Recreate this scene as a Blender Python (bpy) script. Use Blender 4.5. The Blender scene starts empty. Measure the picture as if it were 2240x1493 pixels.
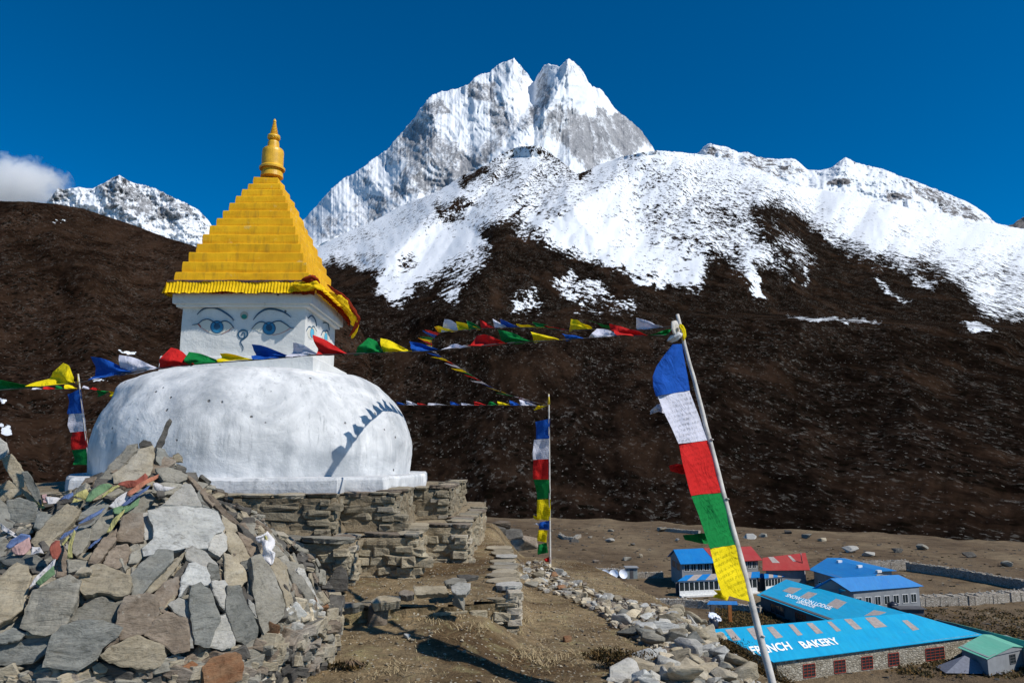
import bpy, bmesh, math, random
import numpy as np
from mathutils import Vector, Matrix

random.seed(7); RNG = np.random.RandomState(11)
scene = bpy.context.scene
COL = scene.collection

# ------------------------------------------------------------------ camera, sky, sun, exposure
F = 1618.0                      # focal length in photo pixels (2240 wide)
PITCH = math.radians(8.9)
EYE = 1.6
CP, SP = math.cos(PITCH), math.sin(PITCH)
cam_d = bpy.data.cameras.new('camera'); cam = bpy.data.objects.new('camera', cam_d); COL.objects.link(cam)
cam_d.sensor_width = 36.0; cam_d.lens = 36.0 * F / 2240.0
cam_d.clip_start = 0.05; cam_d.clip_end = 60000
cam.location = (0, 0, EYE); cam.rotation_euler = (math.pi / 2 + PITCH, 0, 0)
scene.camera = cam

SUN_EL = math.radians(46.5)
SUN_H = Vector((0.885, -0.465)).normalized()        # horizontal direction towards the sun
to_sun = Vector((SUN_H.x * math.cos(SUN_EL), SUN_H.y * math.cos(SUN_EL), math.sin(SUN_EL)))
sun_d = bpy.data.lights.new('sun', 'SUN'); sun = bpy.data.objects.new('sun', sun_d); COL.objects.link(sun)
sun_d.energy = 4.6; sun_d.angle = math.radians(0.53); sun_d.color = (1.0, 0.955, 0.88)
sun.rotation_euler = to_sun.to_track_quat('Z', 'Y').to_euler()
sun.location = (20, -20, 40)

world = bpy.data.worlds.new('World'); scene.world = world; world.use_nodes = True
wn = world.node_tree; wn.nodes.clear()
w_out = wn.nodes.new('ShaderNodeOutputWorld'); w_bg = wn.nodes.new('ShaderNodeBackground')
w_sky = wn.nodes.new('ShaderNodeTexSky'); w_sky.sky_type = 'NISHITA'; w_sky.sun_disc = False
w_sky.sun_elevation = SUN_EL; w_sky.sun_rotation = math.atan2(SUN_H.x, SUN_H.y)
w_sky.altitude = 4400; w_sky.air_density = 1.0; w_sky.dust_density = 0.0; w_sky.ozone_density = 2.0
w_hsv = wn.nodes.new('ShaderNodeHueSaturation'); w_hsv.inputs['Saturation'].default_value = 1.7
w_hsv.inputs['Hue'].default_value = 0.498; w_hsv.inputs['Value'].default_value = 1.06
wn.links.new(w_sky.outputs[0], w_hsv.inputs['Color']); wn.links.new(w_hsv.outputs[0], w_bg.inputs['Color'])
w_bg.inputs['Strength'].default_value = 0.12
wn.links.new(w_bg.outputs[0], w_out.inputs['Surface'])
scene.view_settings.view_transform = 'Standard'; scene.view_settings.look = 'None'
scene.view_settings.gamma = 1.0; scene.view_settings.exposure = 0.0
scene.cycles.max_bounces = 20; scene.cycles.diffuse_bounces = 4; scene.cycles.glossy_bounces = 3; scene.cycles.transmission_bounces = 4; scene.cycles.transparent_max_bounces = 6
scene.cycles.volume_bounces = 20

# ------------------------------------------------------------------ photo pixel -> point in the world
def vray(px, py):
    dx = (px - 1120.0) / F; dy = (746.5 - py) / F
    return dx, CP - dy * SP, SP + dy * CP
def at(px, py, Y):
    x, y, z = vray(px, py); t = Y / y
    return np.array([x * t, Y, EYE + z * t]).T if np.ndim(px) else Vector((x * t, Y, EYE + z * t))
def atz(px, py, zz):
    x, y, z = vray(px, py); t = (zz - EYE) / z
    return Vector((x * t, y * t, zz))
def on_plane(px, py, p0, n):
    d = Vector(vray(px, py)); o = Vector((0, 0, EYE))
    return o + d * ((Vector(p0) - o).dot(n) / d.dot(n))

# ------------------------------------------------------------------ noise (numpy)
def _hash(ix, iy, iz, seed):
    n = (ix.astype(np.int64) * 374761393 + iy.astype(np.int64) * 668265263 + iz.astype(np.int64) * 2147483647 + seed * 974711) & 0xffffffff
    n = ((n ^ (n >> 13)) * 1274126177) & 0xffffffff
    n = ((n ^ (n >> 16)) * 2246822519) & 0xffffffff
    return ((n ^ (n >> 15)) & 0xffff) / 32767.5 - 1.0
def vn3(x, y, z, seed=0):
    x, y, z = np.broadcast_arrays(np.asarray(x, float), np.asarray(y, float), np.asarray(z, float))
    x0, y0, z0 = np.floor(x), np.floor(y), np.floor(z)
    fx, fy, fz = x - x0, y - y0, z - z0
    fx, fy, fz = [f * f * (3 - 2 * f) for f in (fx, fy, fz)]
    r = 0
    for a in (0, 1):
        for b in (0, 1):
            for c in (0, 1):
                w = (fx if a else 1 - fx) * (fy if b else 1 - fy) * (fz if c else 1 - fz)
                r = r + w * _hash(x0 + a, y0 + b, z0 + c, seed)
    return r
def vn2(x, y, seed=0): return vn3(x, y, 0.0, seed)
def fbm(x, y, z=0.0, oct=4, seed=0, gain=0.5):
    r = 0; a = 1.0; t = 0
    for i in range(oct):
        r = r + a * vn3(x * 2 ** i, y * 2 ** i, z * 2 ** i if np.ndim(z) or z else 0.0, seed + i * 17); t += a; a *= gain
    return r / t
def ridged(x, y, oct=4, seed=0, gain=0.55):
    r = 0; a = 1.0; t = 0
    for i in range(oct):
        r = r + a * (1 - 2 * np.abs(vn2(x * 2 ** i, y * 2 ** i, seed + i * 31))); t += a; a *= gain
    return r / t
def sstep(a, b, x):
    t = np.clip((x - a) / (b - a), 0, 1); return t * t * (3 - 2 * t)

# ------------------------------------------------------------------ objects, names, labels
def tag(o, label=None, cat=None, group=None, kind=None):
    if label: o['label'] = label
    if cat: o['category'] = cat
    if group: o['group'] = group
    if kind: o['kind'] = kind
    return o
def empty(name, loc=(0, 0, 0)):
    o = bpy.data.objects.new(name, None); COL.objects.link(o); o.location = loc
    o.empty_display_size = 0.2
    return o
def mesh_obj(name, verts, faces, mats, parent=None, smooth=False, mat_idx=None, attrs=None):
    me = bpy.data.meshes.new(name)
    vs = np.asarray([tuple(v) for v in verts] if not isinstance(verts, np.ndarray) else verts, float)
    off = Vector((0, 0, 0))
    if parent is not None: off = Vector(parent.matrix_basis.translation) if parent.parent is None else Vector((0, 0, 0))
    if parent is not None:
        p = parent; off = Vector((0, 0, 0))
        while p is not None: off += p.location; p = p.parent
    vs = vs - np.array(off)
    me.from_pydata(vs.tolist(), [], faces.tolist() if isinstance(faces, np.ndarray) else faces)
    if not isinstance(mats, (list, tuple)): mats = [mats]
    for m in mats: me.materials.append(m)
    if mat_idx is not None: me.polygons.foreach_set('material_index', list(mat_idx))
    if smooth: me.polygons.foreach_set('use_smooth', [True] * len(me.polygons))
    if attrs:
        for k, v in attrs.items():
            a = me.attributes.new(k, 'FLOAT', 'POINT'); a.data.foreach_set('value', np.asarray(v, np.float32).ravel())
    me.update()
    o = bpy.data.objects.new(name, me); COL.objects.link(o)
    if parent is not None: o.parent = parent
    return o
def set_origin(o):
    """origin of a top-level mesh to its base centre"""
    me = o.data; n = len(me.vertices); a = np.zeros(n * 3); me.vertices.foreach_get('co', a); a = a.reshape(-1, 3)
    c = np.array([(a[:, 0].min() + a[:, 0].max()) / 2, (a[:, 1].min() + a[:, 1].max()) / 2, a[:, 2].min()])
    a -= c; me.vertices.foreach_set('co', a.ravel()); me.update(); o.location = Vector(c) + o.location
    return o

class MB:
    """collects pieces into one mesh"""
    def __init__(s): s.v = []; s.f = []; s.m = []; s.n = 0
    def add(s, verts, faces, mi=0):
        verts = [tuple(v) for v in verts]
        s.v += verts; s.f += [tuple(i + s.n for i in f) for f in faces]; s.m += [mi] * len(faces); s.n += len(verts)
    def box(s, lo, hi, mi=0):
        x0, y0, z0 = lo; x1, y1, z1 = hi
        s.add([(x0,y0,z0),(x1,y0,z0),(x1,y1,z0),(x0,y1,z0),(x0,y0,z1),(x1,y0,z1),(x1,y1,z1),(x0,y1,z1)],
              [(0,3,2,1),(4,5,6,7),(0,1,5,4),(1,2,6,5),(2,3,7,6),(3,0,4,7)], mi)
    def obox(s, c, ux, uy, uz, mi=0):
        """box from centre c and three half vectors"""
        c, ux, uy, uz = Vector(c), Vector(ux), Vector(uy), Vector(uz); vs = []
        for k in (-1, 1):
            for a, b in ((-1,-1),(1,-1),(1,1),(-1,1)): vs.append(c + ux * a + uy * b + uz * k)
        s.add(vs, [(0,3,2,1),(4,5,6,7),(0,1,5,4),(1,2,6,5),(2,3,7,6),(3,0,4,7)], mi)
    def prism(s, poly, z0, z1, mi=0):
        n = len(poly)
        s.add([(p[0], p[1], z0) for p in poly] + [(p[0], p[1], z1) for p in poly],
              [tuple(range(n - 1, -1, -1)), tuple(range(n, 2 * n))] + [(i, (i + 1) % n, n + (i + 1) % n, n + i) for i in range(n)], mi)
    def plate(s, pts, n, th, mi=0):
        """flat polygon pts thickened along -n"""
        pts = [Vector(p) for p in pts]; n = Vector(n).normalized(); k = len(pts)
        s.add([p for p in pts] + [p - n * th for p in pts],
              [tuple(range(k)), tuple(range(2 * k - 1, k - 1, -1))] + [(i, k + i, k + (i + 1) % k, (i + 1) % k) for i in range(k)], mi)
    def tube(s, pts, r, seg=8, mi=0):
        pts = [Vector(p) for p in pts]; n = len(pts); rs = r if isinstance(r, (list, tuple)) else [r] * n
        vs = []
        for i, p in enumerate(pts):
            d = (pts[min(i + 1, n - 1)] - pts[max(i - 1, 0)]).normalized()
            a = d.orthogonal().normalized() if i == 0 else (pa - d * pa.dot(d)).normalized()
            pa = a; b = d.cross(a)
            for k in range(seg):
                t = 2 * math.pi * k / seg; vs.append(p + (a * math.cos(t) + b * math.sin(t)) * rs[i])
        fs = [(i * seg + k, i * seg + (k + 1) % seg, (i + 1) * seg + (k + 1) % seg, (i + 1) * seg + k) for i in range(n - 1) for k in range(seg)]
        fs += [tuple(range(seg - 1, -1, -1)), tuple((n - 1) * seg + k for k in range(seg))]
        s.add(vs, fs, mi)
    def lathe(s, prof, cx, cy, seg=32, mi=0):
        vs = []; n = len(prof)
        for r, z in prof:
            for k in range(seg):
                t = 2 * math.pi * k / seg; vs.append((cx + r * math.cos(t), cy + r * math.sin(t), z))
        fs = [(i * seg + k, i * seg + (k + 1) % seg, (i + 1) * seg + (k + 1) % seg, (i + 1) * seg + k) for i in range(n - 1) for k in range(seg)]
        s.add(vs, fs + [tuple(range(seg - 1, -1, -1)), tuple((n - 1) * seg + k for k in range(seg))], mi)
    def build(s, name, mats, parent=None, smooth=False):
        return mesh_obj(name, s.v, s.f, mats, parent, smooth, s.m)

# ------------------------------------------------------------------ materials
def new_mat(name):
    m = bpy.data.materials.new(name); m.use_nodes = True; nt = m.node_tree
    return m, nt, nt.nodes['Principled BSDF']
def N(nt, t, **kw):
    n = nt.nodes.new(t)
    for k, v in kw.items(): setattr(n, k, v)
    return n
def ramp(nt, fac, stops):
    r = N(nt, 'ShaderNodeValToRGB'); nt.links.new(fac, r.inputs[0]); e = r.color_ramp.elements
    while len(e) < len(stops): e.new(0.5)
    for i, (p, c) in enumerate(stops):
        e[i].position = p; e[i].color = (*c, 1) if len(c) == 3 else c
    return r.outputs[0]
def noise(nt, vec, scale, detail=5, rough=0.6, dist=0.0):
    n = N(nt, 'ShaderNodeTexNoise'); n.inputs['Scale'].default_value = scale; n.inputs['Detail'].default_value = detail
    n.inputs['Roughness'].default_value = rough; n.inputs['Distortion'].default_value = dist
    if vec is not None: nt.links.new(vec, n.inputs['Vector'])
    return n.outputs['Fac']
def mapping(nt, vec, scale=(1, 1, 1), rot=(0, 0, 0), loc=None):
    mp = N(nt, 'ShaderNodeMapping'); mp.inputs['Scale'].default_value = scale; mp.inputs['Rotation'].default_value = rot
    if loc is not None: nt.links.new(loc, mp.inputs['Location'])
    nt.links.new(vec, mp.inputs['Vector']); return mp.outputs[0]
def mathn(nt, op, a, b=None, clamp=False):
    n = N(nt, 'ShaderNodeMath', operation=op); n.use_clamp = clamp
    for i, v in enumerate((a, b)):
        if v is None: continue
        if isinstance(v, (int, float)): n.inputs[i].default_value = v
        else: nt.links.new(v, n.inputs[i])
    return n.outputs[0]
def mix(nt, fac, a, b, blend='MIX'):
    n = N(nt, 'ShaderNodeMix', data_type='RGBA', blend_type=blend)
    for s, v in ((0, fac), (6, a), (7, b)):
        if isinstance(v, (int, float)): n.inputs[s].default_value = v
        elif isinstance(v, tuple): n.inputs[s].default_value = (*v, 1) if len(v) == 3 else v
        else: nt.links.new(v, n.inputs[s])
    return n.outputs[2]
def bump(nt, bs, h, strength=0.5, dist=0.02):
    b = N(nt, 'ShaderNodeBump'); b.inputs['Strength'].default_value = strength; b.inputs['Distance'].default_value = dist
    nt.links.new(h, b.inputs['Height']); nt.links.new(b.outputs[0], bs.inputs['Normal'])
def setc(nt, bs, c, rough=0.85, spec=0.25):
    if isinstance(c, tuple): bs.inputs['Base Color'].default_value = (*c, 1)
    else: nt.links.new(c, bs.inputs['Base Color'])
    bs.inputs['Roughness'].default_value = rough; bs.inputs['Specular IOR Level'].default_value = spec
def objcoord(nt): return N(nt, 'ShaderNodeTexCoord').outputs['Object']
def geopos(nt): return N(nt, 'ShaderNodeNewGeometry').outputs['Position']

def stone_mat(name, c1, c2, spot=(0.42, 0.4, 0.36), scale=6.0, spotamt=0.25, bstr=0.5, strata=True):
    m, nt, bs = new_mat(name)
    oi = N(nt, 'ShaderNodeObjectInfo'); rnd = oi.outputs['Random']
    pos = objcoord(nt); off = N(nt, 'ShaderNodeVectorMath', operation='ADD'); nt.links.new(pos, off.inputs[0])
    cx = N(nt, 'ShaderNodeCombineXYZ'); k = mathn(nt, 'MULTIPLY', rnd, 37.0); nt.links.new(k, cx.inputs[0]); nt.links.new(k, cx.inputs[1]); nt.links.new(cx.outputs[0], off.inputs[1])
    p = off.outputs[0]
    n1 = noise(nt, mapping(nt, p, (1, 1, 2.2)), scale, 8, 0.62, 0.4)
    n2 = noise(nt, p, scale * 0.35, 4, 0.6)
    n3 = noise(nt, p, scale * 7, 6, 0.75)
    c = mix(nt, ramp(nt, n1, [(0.3, (0, 0, 0)), (0.7, (1, 1, 1))]), c1, c2)
    c = mix(nt, ramp(nt, n2, [(0.52, (0, 0, 0)), (0.72, (spotamt * 2,) * 3)]), c, spot)
    dk = ramp(nt, n3, [(0.25, (0.55, 0.55, 0.55)), (0.5, (1, 1, 1)), (0.75, (1.12, 1.12, 1.12))])
    c = mix(nt, 1.0, c, dk, 'MULTIPLY')
    st = noise(nt, mapping(nt, p, (1.2, 5.5, 9) if strata else (1, 1.3, 1.6), (0.5, 0.3, 0)), scale * 0.5, 6, 0.7, 0.8)
    c = mix(nt, 1.0, c, ramp(nt, st, [(0.32, (0.62, 0.60, 0.56)), (0.45, (1, 1, 1)), (0.7, (1.12, 1.10, 1.05))]), 'MULTIPLY')
    n5 = noise(nt, p, scale * 2.2, 7, 0.75)
    c = mix(nt, ramp(nt, n5, [(0.62, (0, 0, 0)), (0.68, (0.55, 0.55, 0.55))]), c, (0.40, 0.385, 0.33))
    c = mix(nt, ramp(nt, n5, [(0.30, (0.6, 0.6, 0.6)), (0.37, (0, 0, 0))]), c, tuple(v * 0.45 for v in c1))
    vary = mathn(nt, 'ADD', mathn(nt, 'MULTIPLY', rnd, 0.42), 0.66)
    cc = N(nt, 'ShaderNodeCombineColor'); [nt.links.new(vary, cc.inputs[i]) for i in range(3)]
    c = mix(nt, 1.0, c, cc.outputs[0], 'MULTIPLY')
    setc(nt, bs, c, 0.9, 0.15)
    h = mathn(nt, 'ADD', mathn(nt, 'ADD', n1, mathn(nt, 'MULTIPLY', n3, 0.5)), mathn(nt, 'MULTIPLY', st, 1.6))
    bump(nt, bs, h, bstr, 0.03)
    return m
def cloth_mat(name, c, print_amt=0.0, fade=0.15):
    m, nt, bs = new_mat(name); pos = objcoord(nt)
    n1 = noise(nt, pos, 9, 4, 0.6); col = mix(nt, ramp(nt, n1, [(0.35, (0, 0, 0)), (0.75, (1, 1, 1))]), c, tuple(min(1, v * (1 + fade) + 0.02 * fade) for v in c))
    if print_amt:
        wv = N(nt, 'ShaderNodeTexWave', wave_type='BANDS', bands_direction='Z'); wv.inputs['Scale'].default_value = 9; nt.links.new(mapping(nt, pos, (1, 1, 1), (0, 0.22, 0)), wv.inputs['Vector'])
        n_a = noise(nt, mapping(nt, pos, (1, 1, .35)), 75, 3, 0.7); a = mix(nt, 1.0, ramp(nt, wv.outputs['Fac'], [(0.45, (0, 0, 0)), (0.6, (1, 1, 1))]), ramp(nt, n_a, [(0.47, (0, 0, 0)), (0.54, (1, 1, 1))]), 'MULTIPLY'); b = ramp(nt, noise(nt, pos, 3.2, 2), [(0.36, (0.12, 0.12, 0.12)), (0.58, (1, 1, 1))])
        k = mix(nt, 1.0, a, b, 'MULTIPLY'); sc = mix(nt, print_amt, (0, 0, 0), k)
        col = mix(nt, sc, col, tuple(v * 0.35 for v in c))
    setc(nt, bs, col, 0.8, 0.1)
    tr = N(nt, 'ShaderNodeBsdfTranslucent'); nt.links.new(col, tr.inputs[0]) if not isinstance(col, tuple) else None
    ms = N(nt, 'ShaderNodeMixShader'); ms.inputs[0].default_value = 0.28
    out = nt.nodes['Material Output']; nt.links.new(bs.outputs[0], ms.inputs[1]); nt.links.new(tr.outputs[0], ms.inputs[2]); nt.links.new(ms.outputs[0], out.inputs['Surface'])
    bump(nt, bs, noise(nt, mapping(nt, pos, (1, 1, .5)), 13, 4, 0.6, 0.8), 0.9, 0.03)
    return m
def plain_mat(name, c, rough=0.6, spec=0.3, var=0.2, scale=3.0, bs_=0.15):
    m, nt, bs = new_mat(name); pos = objcoord(nt)
    n1 = noise(nt, pos, scale, 6, 0.65)
    col = mix(nt, ramp(nt, n1, [(0.3, (0, 0, 0)), (0.7, (1, 1, 1))]), tuple(v * (1 - var) for v in c), tuple(min(1, v * (1 + var)) for v in c))
    setc(nt, bs, col, rough, spec); bump(nt, bs, noise(nt, pos, scale * 8, 4), bs_, 0.01)
    return m

S = {
 'grey':  stone_mat('stone_grey', (0.20, 0.185, 0.15), (0.33, 0.31, 0.26)),
 'tan':   stone_mat('stone_tan', (0.27, 0.225, 0.155), (0.40, 0.35, 0.26)),
 'brown': stone_mat('stone_brown', (0.15, 0.115, 0.085), (0.27, 0.22, 0.17)),
 'dark':  stone_mat('stone_dark', (0.06, 0.055, 0.05), (0.14, 0.13, 0.115), (0.25, 0.24, 0.2)),
 'blue':  stone_mat('stone_blue_grey', (0.145, 0.148, 0.135), (0.265, 0.265, 0.24), (0.34, 0.30, 0.23)),
 'pale':  stone_mat('stone_pale', (0.38, 0.37, 0.33), (0.52, 0.50, 0.46)),
 'white': stone_mat('stone_white', (0.42, 0.42, 0.395), (0.60, 0.60, 0.57), (0.33, 0.32, 0.29)),
 'rust':  stone_mat('stone_rust', (0.24, 0.105, 0.05), (0.30, 0.19, 0.11), (0.10, 0.07, 0.05)),
 'cream': stone_mat('stone_cream', (0.46, 0.38, 0.26), (0.64, 0.56, 0.42)),
}
CL = {'blue': (0.012, 0.09, 0.42), 'white': (0.66, 0.66, 0.74), 'red': (0.60, 0.022, 0.02), 'green': (0.008, 0.22, 0.05), 'yellow': (0.82, 0.66, 0.01)}
FL = {k: cloth_mat('flag_cloth_' + k, v, 0.0) for k, v in CL.items()}
FLP = {k: cloth_mat('printed_cloth_' + k, v, 0.6 if k in ('white', 'yellow') else 0.3) for k, v in CL.items()}
FAD = {'blue': (0.13, 0.19, 0.36), 'white': (0.62, 0.60, 0.60), 'red': (0.36, 0.11, 0.08), 'green': (0.17, 0.28, 0.15), 'yellow': (0.52, 0.48, 0.20),
       'orange': (0.50, 0.21, 0.13), 'pink': (0.55, 0.36, 0.34)}
FD = {k: cloth_mat('faded_cloth_' + k, v, 0.3) for k, v in FAD.items()}
WOODW = plain_mat('weathered_pole', (0.50, 0.47, 0.43), 0.7, 0.2, 0.35, 9)
CORD = plain_mat('cord', (0.10, 0.09, 0.09), 0.9, 0.1)
# ------------------------------------------------------------------ terrain
ZV = -25.0
def earth_mat(name):
    m, nt, bs = new_mat(name); p = geopos(nt)
    n1 = noise(nt, p, 0.9, 6, 0.65, 0.3); n2 = noise(nt, p, 7, 8, 0.75); n3 = noise(nt, p, 45, 4, 0.7)
    c = ramp(nt, n1, [(0.30, (0.20, 0.148, 0.090)), (0.5, (0.30, 0.235, 0.145)), (0.72, (0.42, 0.345, 0.22))])
    c2 = ramp(nt, n2, [(0.3, (0.45, 0.42, 0.40)), (0.5, (0.95, 0.95, 0.95)), (0.72, (1.5, 1.42, 1.3))])
    c = mix(nt, 1.0, c, c2, 'MULTIPLY')
    c = mix(nt, 1.0, c, ramp(nt, n3, [(0.3, (0.6, 0.6, 0.6)), (0.7, (1.3, 1.3, 1.3))]), 'MULTIPLY')
    n4 = noise(nt, mapping(nt, p, (1, 1.6, 1)), 0.55, 4, 0.6, 0.8); c = mix(nt, 1.0, c, ramp(nt, n4, [(0.38, (0.62, 0.56, 0.50)), (0.52, (1, 1, 1)), (0.66, (1.12, 1.10, 1.05))]), 'MULTIPLY')
    c = mix(nt, 1.0, c, (0.74, 0.70, 0.66), 'MULTIPLY')
    n5 = noise(nt, p, 3.2, 6, 0.7, 0.5); c = mix(nt, ramp(nt, n5, [(0.55, (0, 0, 0)), (0.66, (0.6, 0.6, 0.6))]), c, (0.30, 0.26, 0.13))
    v = N(nt, 'ShaderNodeTexVoronoi'); v.inputs['Scale'].default_value = 28; nt.links.new(p, v.inputs['Vector']); sp = N(nt, 'ShaderNodeSeparateColor'); nt.links.new(v.outputs['Color'], sp.inputs[0])
    c = mix(nt, mathn(nt, 'MULTIPLY', mathn(nt, 'LESS_THAN', v.outputs['Distance'], 0.26), mathn(nt, 'GREATER_THAN', sp.outputs[0], 0.80)), c, (0.50, 0.45, 0.35))
    setc(nt, bs, c, 0.95, 0.08)
    bump(nt, bs, mathn(nt, 'ADD', n2, mathn(nt, 'MULTIPLY', n3, 0.4)), 0.9, 0.05)
    return m
def valley_mat():
    m, nt, bs = new_mat('valley_earth'); p = geopos(nt)
    n1 = noise(nt, mapping(nt, p, (1, 0.6, 1)), 0.03, 6, 0.6, 0.5); n2 = noise(nt, p, 0.25, 7, 0.75); n3 = noise(nt, p, 1.6, 5, 0.7)
    c = ramp(nt, n1, [(0.32, (0.09, 0.063, 0.039)), (0.5, (0.145, 0.105, 0.066)), (0.68, (0.22, 0.168, 0.105))])
    c = mix(nt, 1.0, c, ramp(nt, n2, [(0.32, (0.55, 0.52, 0.5)), (0.5, (1, 1, 1)), (0.7, (1.35, 1.3, 1.2))]), 'MULTIPLY')
    tuft = ramp(nt, n3, [(0.60, (0, 0, 0)), (0.68, (1, 1, 1))]); t2 = ramp(nt, noise(nt, p, 0.06, 3), [(0.5, (0, 0, 0)), (0.62, (1, 1, 1))])
    c = mix(nt, mix(nt, 1.0, tuft, t2, 'MULTIPLY'), c, (0.028, 0.022, 0.014))
    w = ramp(nt, noise(nt, p, 2.7, 4, 0.8), [(0.70, (0, 0, 0)), (0.76, (0.8, 0.8, 0.8))])
    c = mix(nt, w, c, (0.42, 0.38, 0.33))
    setc(nt, bs, c, 0.95, 0.08); bump(nt, bs, mathn(nt, 'ADD', n2, n3), 0.8, 0.6)
    return m
EARTH = earth_mat('hill_earth'); VALLEY = valley_mat()

def G(x, y, detail=True):
    """height of the stupa hill"""
    x = np.asarray(x, float); y = np.asarray(y, float)
    left = np.interp(y, [0, 5.4, 6.4, 7.2, 8.0, 40], [0.0, 0.02, 0.08, 0.16, 0.28, 0.28])
    right = np.interp(y, [0, 4, 5.6, 8, 10.5, 14, 40], [-0.05, -0.06, -0.03, -0.16, -0.28, -0.38, -0.5])
    k = sstep(-0.45, 0.30, x); z = left * (1 - k) + right * k
    xe = np.interp(y, [-10, 4, 6.5, 7.6, 9, 10.5, 14, 18, 30], [2.6, 2.25, 1.95, 1.85, 1.9, 2.0, 1.6, 0.6, -3])
    z = z - 0.10 * sstep(0.2, 2.3, x) * sstep(4.0, 6.5, y)
    d = x - xe
    db = (y - 15.5) * 0.9; dl = -x - 16
    d = np.maximum(np.maximum(d, db), dl)
    fall = np.where(d > 0, 0.85 * (np.sqrt(d * d + 0.09) - 0.3), 0)
    z = z - fall
    if detail:
        w = 1 + 3 * sstep(0, 6, d)
        z = z + 0.030 * w * fbm(x * 0.9, y * 0.9, 0, 3, 5) + 0.012 * w * fbm(x * 4, y * 4, 0, 3, 9)
    return np.maximum(z, ZV - 1.0)
def grid_mesh(name, X, Y, Z, mat, kind='structure', smooth=True, attrs=None):
    nv, nu = X.shape; V = np.stack([X, Y, Z], -1).reshape(-1, 3)
    idx = np.arange(nv * nu).reshape(nv, nu)
    Fc = np.stack([idx[:-1, :-1], idx[:-1, 1:], idx[1:, 1:], idx[1:, :-1]], -1).reshape(-1, 4)
    o = mesh_obj(name, V, Fc, mat, None, smooth, attrs=attrs); tag(o, kind=kind); return o
xs = np.concatenate([np.linspace(-46, -9, 60)[:-1], np.linspace(-9, 5, 281)[:-1], np.linspace(5, 40, 90)])
ys = np.concatenate([np.linspace(-14, 3.5, 30)[:-1], np.linspace(3.5, 13, 230)[:-1], np.linspace(13, 50, 100)])
gx, gy = np.meshgrid(xs, ys); gz = G(gx, gy)
tag(grid_mesh('ground', gx, gy, gz, EARTH), 'brown trampled earth of the hilltop around the white stupa')

def ground_at(px, py, h=lambda x, y: float(G(x, y, False))):
    d = vray(px, py); ts = np.linspace(2.5, 60, 700); X_, Y_, Z_ = d[0] * ts, d[1] * ts, EYE + d[2] * ts
    b = np.nonzero(Z_ < G(X_, Y_, False))[0]
    if not len(b): return Vector((float(X_[-1]), float(Y_[-1]), float(Z_[-1])))
    ts = np.linspace(ts[max(b[0] - 1, 0)], ts[b[0]], 12); X_, Y_, Z_ = d[0] * ts, d[1] * ts, EYE + d[2] * ts; g_ = G(X_, Y_, False); k = np.nonzero(Z_ < g_)[0][0]
    return Vector((float(X_[k]), float(Y_[k]), float(g_[k])))

# valley floor: one sheet out to the horizon
def VZ(x, y):
    return ZV + 0.9 * fbm(x * 0.02, y * 0.02, 0, 3, 3) * sstep(150, 260, y) + 0.12 * fbm(x * 0.3, y * 0.3, 0, 2, 4)
vy = np.concatenate([np.linspace(-60, 60, 30)[:-1], np.linspace(60, 420, 260)[:-1], np.geomspace(420, 30000, 20)])
vx = np.concatenate([-np.geomspace(30000, 260, 12)[:-1], np.linspace(-260, 320, 260)[:-1], np.geomspace(320, 30000, 12)])
gx, gy = np.meshgrid(vx, vy)
tag(grid_mesh('valley_floor', gx, gy, VZ(gx, gy) - 0.0 - 6 * sstep(500, 900, np.abs(gx) + np.abs(gy)), VALLEY), 'flat brown valley floor under the dark slope')

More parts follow.
